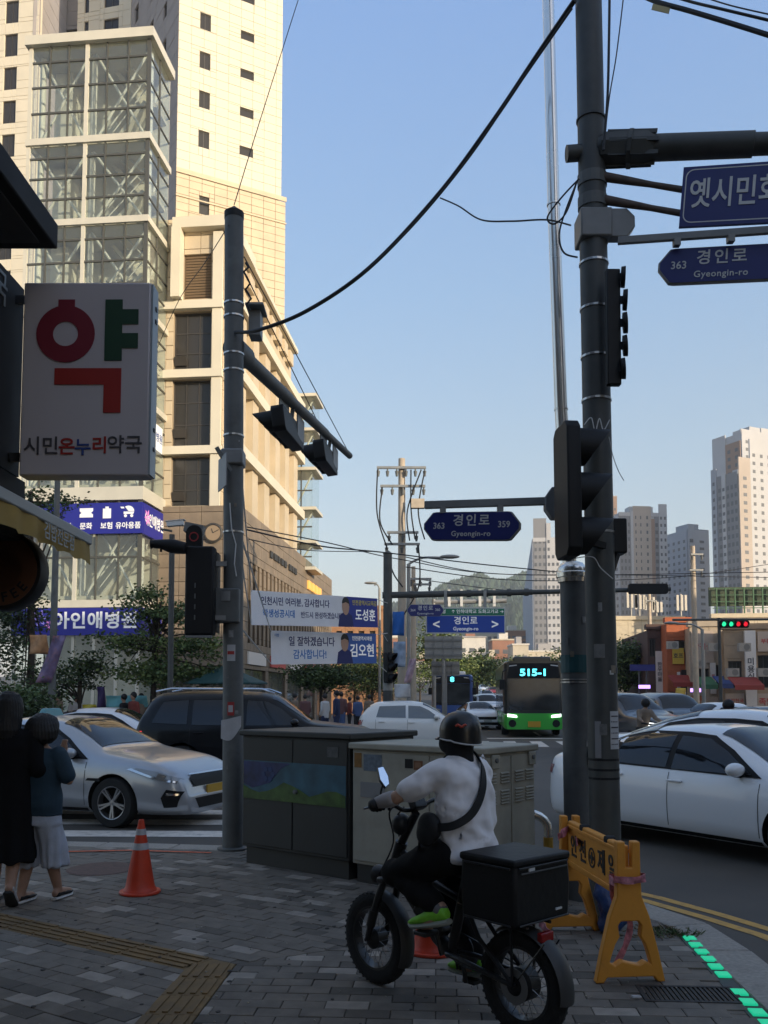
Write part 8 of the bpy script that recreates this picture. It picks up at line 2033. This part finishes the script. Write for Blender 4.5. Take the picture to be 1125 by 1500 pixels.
# trousers
mb = MB(); mb.loft([ringz(-.17, 0, .715, .12, .145), ringz(-.172, 0, .78, .108, .142), ringz(-.172, 0, .85, .085, .125)])
for hp_, kn, an in ((hipL, knL, anL), (hipR, knR, anR)): limb(mb, [hp_, hp_.lerp(kn, .5)+V((0, 0, .005)), kn, kn.lerp(an, .45)+V((-.012, 0, -.01)), kn.lerp(an, .86)], [.098, .096, .078, .072, .058])
tr = organic(mb, 'trousers', m_trou, rd, .012, 4, off=False)
for v in tr.data.vertices: v.co = v.co+v.normal*(.005*noise.noise(v.co*10)+.003*sin(60*v.co.x+4*noise.noise(v.co*7)))
# socks and shoes
for s, kn, an, toe in ((1, knL, anL, V((.055, .158, .427))), (-1, knR, anR, V((.065, -.158, .146)))):
    d = (kn-an).normalized(); mb = MB(); limb(mb, [an+d*.055, an+V((0, 0, -.01))], [.042, .040]); organic(mb, 'sock', m_sock, rd, .009, 2, off=False)
    fd = (toe-an); fd.z = 0; fl = .27; heel = an+V((-.055, 0, -.055)); tv = (toe-heel).normalized(); up_ = V((0, s, 0)).cross(tv); up_ = up_ if up_.z > 0 else -up_; sdv = tv.cross(up_)
    def sec(t, w, h0, h1, n=14): 
        c_ = heel+tv*(fl*t); return [c_+sdv*(w*cos(q))+up_*(((h1-h0)/2)*sin(q)+(h0+h1)/2) for q in [2*pi*k/n for k in range(n)]]
    mb = MB(); mb.loft([sec(0, .022, .012, .06), sec(.06, .034, .008, .085), sec(.25, .036, .006, .088), sec(.42, .040, .006, .075), sec(.65, .047, .006, .056), sec(.85, .043, .008, .046), sec(.97, .024, .012, .034), sec(1.0, .006, .018, .026)]); organic(mb, 'shoe', m_neon, rd, .006, 2, off=False)
    mb = MB(); mb.loft([sec(-.01, .024, -.012, .018), sec(.06, .038, -.018, .016), sec(.4, .042, -.018, .013), sec(.68, .050, -.016, .014), sec(.88, .045, -.012, .018), sec(1.01, .014, .004, .024)]); mb.build('shoe_sole', m_sole, rd, smooth=50, w=False)
    mb = MB()
    for k in range(3):
        t = .40+.085*k; pts = [heel+tv*(fl*(t+.04*j/4))+sdv*(s*(.0475-.006*j*j/16))*1.0+up_*(.018+.010*j) for j in range(4)]
        MB_ = MB(); MB_.tube([p+sdv*s*.001 for p in pts], [.007]*4, 6); MB_.build('shoe_stripe', m_black, rd, w=False)
        t2 = heel+tv*(fl*t)
    mb = MB(); c_ = heel+tv*(fl*.45)+up_*.068
    for k in range(4): mb.bar(c_+tv*(.018*k-.02)+sdv*.022-up_*.006*k, c_+tv*(.018*k-.02)-sdv*.022-up_*.006*k, .006, .006, up=up_)
    mb.build('laces', m_black, rd, w=False, kind='stuff')
# neck gaiter and hair under the helmet
mb = MB(); limb(mb, [(-.130, 0, 1.245), (-.122, 0, 1.30), (-.108, 0, 1.375)], [.074, .071, .088]); mb.ball(HC+V((.03, 0, -.055)), (.085, .082, .065), 16, 10); organic(mb, 'neck_gaiter', m_gait, rd, .009, 3, off=False)
# helmet: shell with a rolled white rim, short peak, red mark
Hc = HC+V((-.012, 0, .012)); hr_ = (.116, .100, .103)
mb = MB(); rings = []
for i in range(13):
    t = pi/2*i/12; rings.append([(Hc.x+hr_[0]*sin(t)*cos(q), Hc.y+hr_[1]*sin(t)*sin(q), Hc.z+hr_[2]*cos(t)) for q in [2*pi*k/32 for k in range(32)]] if i else [(Hc.x+.002*cos(2*pi*k/32), .002*sin(2*pi*k/32), Hc.z+hr_[2]) for k in range(32)])
low = []
for k in range(32):
    q = 2*pi*k/32; dz = -.045-.022*(cos(q) < -.2)*(abs(cos(q))**1) + .012*max(0, cos(q)); low.append((Hc.x+hr_[0]*1.0*cos(q), Hc.y+hr_[1]*1.0*sin(q), Hc.z+dz))
rings.append(low); rings.append([(Hc.x+(x-Hc.x)*.93, y*.93, z) for x, y, z in low]); rings.append([(Hc.x+(x-Hc.x)*.92, y*.92, Hc.z+.02) for x, y, z in low])
mb.loft(rings, cap=False); mb.build('helmet', m_helm, rd, smooth=50, w=False)
mb = MB(); mb.tube([V(p)+V((0, 0, -.001)) for p in low]+[V(low[0])], .0042, 8); mb.build('helmet_rim', m_sw, rd, smooth=50, w=False)
pk = []
for j in range(5):
    row = []
    for k in range(11):
        q = -1.0+2.0*k/10; rr = 1.0+.30*(j/4)*cos(q)**1.5 if cos(q) > 0 else 1.0
        row.append((Hc.x+hr_[0]*rr*cos(q), hr_[1]*rr*sin(q), Hc.z-.030-.012*(j/4)))
    pk.append(row)
mb = MB(); mb.loft(pk, cap=False, closed=False); o = mb.build('helmet_peak', m_helm, rd, smooth=50, w=False); md = o.modifiers.new('t', 'SOLIDIFY'); md.thickness = .007
mb = MB()
for k in range(7):
    q = 2.05+k*.075; z_ = Hc.z+.028+.006*sin(k*1.4); kk = sqrt(max(.01, 1-((z_-Hc.z)/hr_[2])**2))*1.012
    mb.ball((Hc.x+hr_[0]*kk*cos(q), hr_[1]*kk*sin(q), z_), (.008, .008, .0065), 8, 6)
organic(mb, 'helmet_mark', mat('helmet_red', (.45, .05, .02), .4), rd, .004, 1, off=False)
# cross-body bag and its strap
mb = MB(); rows = []
sp = spline([V((.0, .10, 1.18)), V((-.07, .02, 1.29)), V((-.125, -.055, 1.307)), V((-.222, -.045, 1.262)), V((-.280, .0, 1.17)), V((-.295, .05, 1.08)), V((-.282, .105, 1.01)), V((-.235, .165, .965)), V((-.16, .19, .95)), V((-.10, .18, .95))], 6)
for i, p in enumerate(sp):
    d = (sp[min(i+1, len(sp)-1)]-sp[max(i-1, 0)]).normalized(); out_ = (p-V((-.15, 0, p.z-.02))); out_.normalize(); sd_ = d.cross(out_).normalized()
    rows.append([p-sd_*.02, p+sd_*.02, p+sd_*.02+out_*.006, p-sd_*.02+out_*.006])
mb.loft(rows); mb.build('bag_strap', m_glove, rd, smooth=50, w=False)
mb = MB(); mb.ball((-.085, .185, .94), (.075, .045, .08), 18, 12); mb.ball((-.075, .195, .91), (.06, .045, .065), 16, 10); bag = organic(mb, 'sling_bag', m_glove, rd, .01, 3, off=False)
mb = MB(); mb.bar((-.02, .19, .87), (-.01, .19, .79), .012, .006); mb.build('bag_tail', m_glove, rd, w=False)
# ================================================================== PEDESTRIANS
def pd(base, rz, label, group=None): return thing('person', label, 'person', base, rz, group, world=False)
# ---- person in the long black dress (x = facing, y = left)
m_dress = mat('dress_black', (.009, .009, .010), .9, var=.15, vs=4, bump=.6, bs=9, spec=.15); m_leg = mat('skin_leg', (.36, .21, .14), .6, var=.08, vs=12)
b0 = gnd(4, 1326); P1 = pd(b0, radians(100), 'person in a long black dress with white trainers, at the left edge, seen from behind')
def strands(o, cx):
    for v in o.data.vertices:
        a = atan2(v.co.y, v.co.x-cx); v.co = v.co+v.normal*(.004*sin(34*a+5*noise.noise(v.co*6))+.005*noise.noise(v.co*14))
def foot(mb, heel, toe, lift=0): limb(mb, [heel+V((0, 0, .03)), heel.lerp(toe, .5)+V((0, 0, .03)), toe+V((0, 0, .02))], [.032, .034, .026], 10)
anA, anB = V((.08, .085, .075)), V((-.17, -.085, .135))
mb = MB(); mb.loft([ringz(0, 0, .78, .10, .16), ringz(0, 0, 1.0, .085, .13), ringz(0, 0, 1.2, .095, .16), ringz(0, 0, 1.30, .07, .14), ringz(0, 0, 1.36, .05, .06)])
limb(mb, [(0, 0, 1.33), (.015, 0, 1.42)], [.055, .05]); hc = V((.03, .0, 1.50)); mb.ball(hc, (.092, .075, .112), 20, 14); mb.ball(hc+V((.05, 0, -.06)), (.045, .045, .045), 12, 8); mb.ball(hc+V((.096, 0, -.02)), (.016, .012, .02), 8, 6)
for s in (-1, 1): mb.ball(hc+V((0, s*.076, -.02)), (.018, .01, .028), 8, 6)
for s, an, kn in ((1, anA, V((.10, .085, .48))), (-1, anB, V((.0, -.085, .48)))): limb(mb, [V((0, s*.085, .84)), kn, kn.lerp(an, .4)+V((-.015, 0, 0)), an], [.085, .056, .054, .036]); 
limb(mb, [(0, .17, 1.28), (-.02, .21, 1.02), (.16, .17, 1.0)], [.045, .038, .028]); limb(mb, [(0, -.17, 1.28), (-.03, -.22, 1.02), (.14, -.16, .98)], [.045, .038, .028])
for s, y in ((1, .17), (-1, -.16)):
    c = V((.19, y*.95, 1.0)); mb.ball(c, (.04, .018, .035), 10, 8)
    for k in range(4): mb.tube([c+V((.02, 0, .025-.017*k)), c+V((.06-.004*abs(k-1), -s*.006, .025-.017*k)), c+V((.072-.004*abs(k-1), -s*.025, .022-.017*k))], [.009, .0085, .007], 6)
    mb.tube([c+V((-.015, -s*.01, .025)), c+V((.02, -s*.03, .045))], [.011, .008], 6)
foot(mb, anA+V((-.045, 0, -.055)), anA+V((.16, .01, -.06))); foot(mb, anB+V((-.03, 0, -.0)), anB+V((.12, 0, -.125)))
organic(mb, 'body', m_leg, P1, .013, 4, off=False)
mb = MB(); mb.loft([ringz(-.01, 0, .335, .185, .235), ringz(-.01, 0, .5, .165, .225), ringz(0, 0, .8, .15, .21), ringz(0, 0, 1.0, .125, .185), ringz(0, 0, 1.2, .13, .2), ringz(0, 0, 1.29, .10, .185), ringz(0, 0, 1.35, .07, .09)])
limb(mb, [(0, .17, 1.28), (-.03, .235, 1.03), (.09, .20, .99)], [.075, .075, .055]); limb(mb, [(0, -.17, 1.28), (-.04, -.245, 1.03), (.08, -.19, .97)], [.075, .075, .055])
dr = organic(mb, 'dress', m_dress, P1, .014, 4, off=False)
for v in dr.data.vertices:
    p = v.co; k = max(0, min(1, (1.0-p.z)/.6)); v.co = p+v.normal*(.014*k*sin(9*atan2(p.y, p.x)+1.5*noise.noise(p*3))+.004*noise.noise(p*8))
mb = MB(); mb.loft([ringz(-.075, 0, 1.22, .015, .03, 24, 2), ringz(-.07, 0, 1.26, .035, .075, 24, 2), ringz(-.055, 0, 1.33, .075, .10, 24, 2), ringz(-.015, 0, 1.42, .10, .106, 24, 2), ringz(.01, 0, 1.50, .112, .106, 24, 2), ringz(.015, 0, 1.56, .104, .096, 24, 2), ringz(.015, 0, 1.605, .075, .068, 24, 2), ringz(.015, 0, 1.628, .035, .03, 24, 2)]); strands(organic(mb, 'hair', m_hair, P1, .010, 2, off=False), .015)
m_wsh = mat('trainer_white', (.48, .46, .45), .6, var=.1, vs=14); m_sol = mat('sole_dark', (.03, .03, .03), .8)
def shoe(parent, heel, toe, w_, m, ms, L=.27, h=.075):
    tv = (toe-heel).normalized(); sd_ = V((0, 1, 0)); up_ = tv.cross(sd_); up_ = up_ if up_.z > 0 or abs(up_.x) > .5 and up_.x < 0 else -up_
    def sec(t, wi, h0, h1, n=14): c_ = heel+tv*(L*t); return [c_+sd_*(wi*cos(q))+up_*(((h1-h0)/2)*sin(q)+(h0+h1)/2) for q in [2*pi*k/n for k in range(n)]]
    mb = MB(); mb.loft([sec(0, w_*.5, .012, h*.7), sec(.07, w_*.78, .006, h), sec(.3, w_*.8, .006, h*.95), sec(.5, w_*.9, .006, h*.75), sec(.75, w_, .006, h*.55), sec(.95, w_*.6, .01, h*.4), sec(1, .008, .014, h*.28)]); organic(mb, 'shoe', m, parent, .007, 2, off=False)
    mb = MB(); mb.loft([sec(-.01, w_*.55, -.014, .012), sec(.08, w_*.84, -.016, .012), sec(.4, w_*.88, -.016, .01), sec(.75, w_*1.05, -.016, .01), sec(1.0, w_*.3, -.004, .016)]); mb.build('shoe_sole', ms, parent, smooth=50, w=False)
shoe(P1, anA+V((-.06, 0, -.058)), anA+V((.21, .01, -.06)), .047, m_wsh, m_sol); shoe(P1, anB+V((-.055, 0, .01)), anB+V((.10, 0, -.118)), .047, m_wsh, m_sol, .26)
# ---- woman in teal shirt and pale denim culottes
b0 = gnd(54, 1322); P2 = pd(b0, radians(78), 'woman with black bobbed hair, teal shirt and pale denim culottes, one hand raised')
m_teal2 = mat('shirt_teal', (.018, .043, .066), .85, var=.15, vs=6, bump=.7, bs=14); m_denim = mat('denim_pale', (.40, .43, .49), .9, var=.16, vs=7, bump=.5, bs=30); m_hat = mat('hat_black', (.010, .010, .011), .9, bump=.5, bs=30)
hc = V((.03, 0, 1.335)); anA, anB = V((-.06, .10, .07)), V((.13, -.10, .075))
mb = MB(); mb.loft([ringz(0, 0, .70, .09, .145), ringz(0, 0, .9, .08, .125), ringz(0, 0, 1.07, .085, .145), ringz(0, 0, 1.16, .06, .12), ringz(0, 0, 1.21, .045, .05)])
limb(mb, [(0, 0, 1.19), (.015, 0, 1.27)], [.05, .047]); mb.ball(hc, (.088, .072, .105), 20, 14); mb.ball(hc+V((.05, 0, -.055)), (.042, .043, .042), 12, 8); mb.ball(hc+V((.09, 0, -.02)), (.015, .012, .018), 8, 6)
for s in (-1, 1): mb.ball(hc+V((0, s*.073, -.02)), (.017, .01, .026), 8, 6)
for s, an in ((1, anA), (-1, anB)): kn = V((.04, s*.08, .40)); limb(mb, [V((0, s*.08, .74)), kn, kn.lerp(an, .4)+V((-.012, 0, 0)), an], [.078, .052, .050, .034]); foot(mb, an+V((-.04, 0, -.05)), an+V((.15, 0, -.055)))
shR2, elR2, haR2 = V((0, -.155, 1.13)), V((.02, -.235, .935)), V((.10, -.15, 1.13))
limb(mb, [shR2, elR2, haR2], [.042, .036, .026]); limb(mb, [(0, .155, 1.13), (.0, .22, .93), (.17, .15, .99)], [.042, .036, .026])
for s, c in ((-1, V((.11, -.135, 1.18))), (1, V((.20, .14, 1.0)))):
    mb.ball(c, (.018, .034, .04), 10, 8)
    for k in range(4): y = c.y+.026-.017*k; mb.tube([V((c.x, y, c.z+.03)), V((c.x+.006, y, c.z+.062)), V((c.x+.022, y, c.z+.078-.004*abs(k-1)))], [.0085, .008, .0065], 6)
    mb.tube([c+V((0, .028, -.0)), c+V((.02, .045, .03))], [.010, .008], 6)
organic(mb, 'body', m_leg, P2, .012, 4, off=False)
mb = MB(); mb.loft([ringz(0, 0, .665, .128, .185), ringz(0, 0, .8, .120, .175), ringz(0, 0, .95, .112, .165), ringz(0, 0, 1.07, .115, .175), ringz(0, 0, 1.14, .09, .16), ringz(0, 0, 1.19, .06, .075)])
limb(mb, [shR2, shR2.lerp(elR2, .8)], [.072, .068]); limb(mb, [(0, .155, 1.13), (0, .205, .97)], [.072, .068]); sh_ = organic(mb, 'shirt', m_teal2, P2, .012, 3, off=False)
for v in sh_.data.vertices: v.co = v.co+v.normal*(.006*sin(26*v.co.z+3*noise.noise(v.co*5))*max(0, min(1, (1.05-v.co.z)*4))+.004*noise.noise(v.co*10))
mb = MB(); mb.loft([ringz(0, 0, .60, .125, .18), ringz(0, 0, .72, .112, .165)])
for s in (-1, 1):
    f_ = .05*s; mb.loft([ringz(.03-f_, s*.105, .27, .125, .088), ringz(.02-f_*.6, s*.095, .45, .115, .085), ringz(0, s*.08, .62, .11, .085), ringz(0, s*.075, .70, .10, .08)])
cu = organic(mb, 'culottes', m_denim, P2, .012, 3, off=False)
for v in cu.data.vertices: p = v.co; k = max(0, min(1, (.62-p.z)/.3)); v.co = p+v.normal*(.010*k*sin(7*atan2(p.y-.09*(1 if p.y > 0 else -1), p.x)+noise.noise(p*4))+.003*noise.noise(p*10))
mb = MB(); mb.loft([ringz(-.02, 0, 1.225, .07, .09, 24, 2), ringz(-.015, 0, 1.26, .105, .125, 24, 2), ringz(-.005, 0, 1.32, .118, .135, 24, 2), ringz(.01, 0, 1.375, .116, .124, 24, 2), ringz(.02, 0, 1.42, .095, .098, 24, 2), ringz(.02, 0, 1.448, .055, .055, 24, 2), ringz(.02, 0, 1.457, .02, .02, 24, 2)]); strands(organic(mb, 'hair', m_hair, P2, .010, 2, off=False), .02)

shoe(P2, anA+V((-.055, 0, -.054)), anA+V((.19, 0, -.056)), .043, m_black, m_sw, .25, .06); shoe(P2, anB+V((-.055, 0, -.059)), anB+V((.19, 0, -.061)), .043, m_black, m_sw, .25, .06)

# ---- people in the distance
def small_person(base, rz, label, top, low, h=1.68, group='people on the far pavement', hair=None, lean=0):
    T = thing('person', label, 'person', base, rz, group, world=False); k = h/1.7
    mb = MB(); hc = V((.02, 0, 1.58)); mb.ball(hc, (.09, .075, .11), 12, 8); limb(mb, [(0, 0, 1.35), (.01, 0, 1.48)], [.055, .05], 8); mb.ball(hc+V((.09, 0, -.02)), (.02, .014, .02), 6, 5)
    mb.loft([ringz(0, 0, .85, .1, .15, 12), ringz(0, 0, 1.1, .09, .14, 12), ringz(0, 0, 1.35, .09, .16, 12), ringz(0, 0, 1.42, .05, .08, 12)])
    for s in (-1, 1): limb(mb, [(0, s*.17, 1.36), (-.02, s*.22, 1.1), (.08, s*.2, .88)], [.045, .04, .03], 8); limb(mb, [(0, s*.09, .88), (.02*s, s*.09, .48), (.05*s, s*.09, .06), (.05*s+.14, s*.09, .035)], [.085, .06, .04, .03], 8)
    mb.xf(Matrix.Scale(k, 4)); organic(mb, 'body', m_skin, T, .03, 2, off=False)
    mb = MB(); mb.loft([ringz(0, 0, .80, .13, .185, 12), ringz(0, 0, 1.1, .12, .17, 12), ringz(0, 0, 1.36, .12, .19, 12), ringz(0, 0, 1.44, .07, .09, 12)])
    for s in (-1, 1): limb(mb, [(0, s*.17, 1.36), (-.02, s*.225, 1.1), (.05, s*.21, .95)], [.075, .06, .05], 8)
    mb.xf(Matrix.Scale(k, 4)); organic(mb, 'top', top, T, .03, 1, off=False)
    mb = MB(); mb.loft([ringz(0, 0, .78, .125, .175, 12), ringz(0, 0, .95, .11, .16, 12)])
    for s in (-1, 1): limb(mb, [(0, s*.09, .86), (.02*s, s*.095, .48), (.05*s, s*.095, .12)], [.105, .08, .065], 8)
    mb.xf(Matrix.Scale(k, 4)); organic(mb, 'trousers', low, T, .03, 1, off=False)
    mb = MB(); mb.ball(hc+V((-.018, 0, .03)), (.10, .09, .105), 12, 8); mb.xf(Matrix.Scale(k, 4)); mb.build('hair', hair or m_hair, T, smooth=60, w=False)
    return T
c_navy = mat('cloth_navy', (.02, .03, .08), .85); c_white = mat('cloth_white', (.5, .5, .5), .85); c_red = mat('cloth_red', (.19, .04, .03), .85); c_black = mat('cloth_black', (.012, .012, .013), .85); c_beige = mat('cloth_beige', (.2, .15, .11), .85); c_pink = mat('cloth_rose', (.13, .06, .06), .85); c_blue = mat('cloth_blue', (.06, .10, .22), .85); c_orange = mat('cloth_orange', (.22, .08, .04), .85)
for px, Y, top, low, lab, rz in ((84, 27, c_beige, c_black, 'person in beige top on the far pavement by the lamp post', 1), (112, 27.5, c_white, c_navy, 'person in white shirt beside the yellow sign board', 2), (182, 26.2, c_black, c_black, 'person in black in front of the teal banner, left of the black car', 3), (196, 26.0, c_red, c_navy, 'person in red close to the rear of the black car', 4), (207, 26.6, c_beige, c_black, 'person in beige touching the rear of the black car', 2.4),
        (432, 33, c_beige, c_black, 'person in beige left of the trunk under the lower banner', .5), (447, 35, c_pink, c_black, 'person in rose top under the dark tree', 2), (476, 31.5, c_white, c_navy, 'person in white shirt under the dark tree', 2.6), (493, 30, c_navy, c_navy, 'person in navy suit near the white hatchback', 3.2), (500, 36, c_pink, c_blue, 'person in rose shirt right of the navy suit', 1.2), (512, 39, c_red, c_black, 'person in red above the white hatchback rear', .3), (524, 36, c_blue, c_black, 'person in blue behind the white hatchback', 2.2), (541, 37, c_beige, c_black, 'person in beige over the white hatchback roof', 1.9),
        (863, 25, c_orange, c_black, 'person in orange seen between the grey post and the dark pole', -1.3), (872, 27, c_pink, c_navy, 'person in rose top close to the dark pole', -1.2)):
    p = at(px, 1018, Y); small_person((p.x, Y, ROADZ if px > 800 else -.02), rz, lab, top, low, h=random.Random(px).uniform(1.52, 1.8))
# ---- scooters across the junction
def scooter(label, rider_label, px, Y, rz, body, top, hel):
    p = at(px, 1018, Y); T = thing('motor_scooter', label, 'motor scooter', (p.x, Y, ROADZ), rz, world=False)
    for x in (-.6, .6):
        mb = MB(); mb.lathe([(.13, -.05), (.22, -.055), (.24, 0), (.22, .055), (.13, .05), (.13, -.05)], Matrix.Translation((x, 0, .24)) @ Matrix.Rotation(pi/2, 4, 'X'), 18, cap=False); mb.build('wheel', m_tyre, T, w=False, smooth=40)
    mb = MB(); mb.loft([ringz(-.75, 0, .62, .04, .08, 12), ringz(-.45, 0, .60, .30, .16, 12), ringz(-.35, 0, .45, .32, .17, 12), ringz(-.35, 0, .30, .30, .13, 12)]); limb(mb, [(.2, 0, .3), (.5, 0, .45), (.42, 0, .9)], [.12, .15, .10], 10); limb(mb, [(-.2, 0, .26), (.3, 0, .26)], [.12, .12], 10); organic(mb, 'body', body, T, .025, 3, off=False)
    mb = MB(); mb.ball((-.35, 0, .74), (.34, .13, .07), 14, 8); mb.build('seat', m_black, T, w=False, smooth=60)
    mb = MB(); mb.tube([(.33, -.34, 1.0), (.40, 0, .95), (.33, .34, 1.0)], .025, 8); mb.build('handlebar', m_black, T, w=False)
    mb = MB(); mb.ball((.56, 0, .80), (.06, .09, .07), 12, 8); mb.build('headlight', m_lamp, T, w=False, smooth=60)
    R_ = thing('person', rider_label, 'person', (p.x, Y, ROADZ), rz, world=False)
    mb = MB(); mb.loft([ringz(-.25, 0, .78, .11, .16, 12), ringz(-.2, 0, 1.05, .10, .15, 12), ringz(-.13, 0, 1.3, .10, .17, 12), ringz(-.1, 0, 1.38, .05, .08, 12)]); mb.ball((-.05, 0, 1.52), (.095, .08, .11), 12, 8); limb(mb, [(-.1, 0, 1.36), (-.06, 0, 1.46)], [.055, .05], 8)
    for s in (-1, 1): limb(mb, [(-.13, s*.17, 1.3), (.05, s*.25, 1.1), (.3, s*.28, 1.04)], [.05, .04, .035], 8); limb(mb, [(-.25, s*.1, .82), (.12, s*.17, .74), (.1, s*.14, .34), (.22, s*.14, .32)], [.09, .07, .045, .035], 8)
    organic(mb, 'body', m_skin, R_, .028, 2, off=False)
    mb = MB(); mb.loft([ringz(-.25, 0, .80, .14, .19, 12), ringz(-.2, 0, 1.05, .14, .18, 12), ringz(-.13, 0, 1.3, .13, .20, 12), ringz(-.1, 0, 1.38, .07, .1, 12)])
    for s in (-1, 1): limb(mb, [(-.13, s*.17, 1.3), (.05, s*.25, 1.1), (.24, s*.28, 1.05)], [.08, .065, .05], 8)
    organic(mb, 'jacket', top, R_, .028, 2, off=False)
    mb = MB()
    for s in (-1, 1): limb(mb, [(-.25, s*.1, .82), (.12, s*.17, .74), (.1, s*.14, .42)], [.11, .09, .065], 8)
    organic(mb, 'trousers', c_black, R_, .028, 2, off=False)
    mb = MB(); mb.ball((-.055, 0, 1.55), (.135, .125, .13), 16, 10); mb.build('helmet', hel, R_, w=False, smooth=60)
scooter('black and white motor scooter facing the viewer between the dark cars', 'scooter rider in pale jacket between the dark cars', 947, 24.5, radians(-80), m_lamp, c_beige, m_black)
scooter('dark motor scooter behind the second white saloon', 'scooter rider in red jacket and black helmet above the white saloon roof', 1064, 19.5, radians(110), m_black, mat('jacket_red', (.40, .02, .03), .8), m_black)
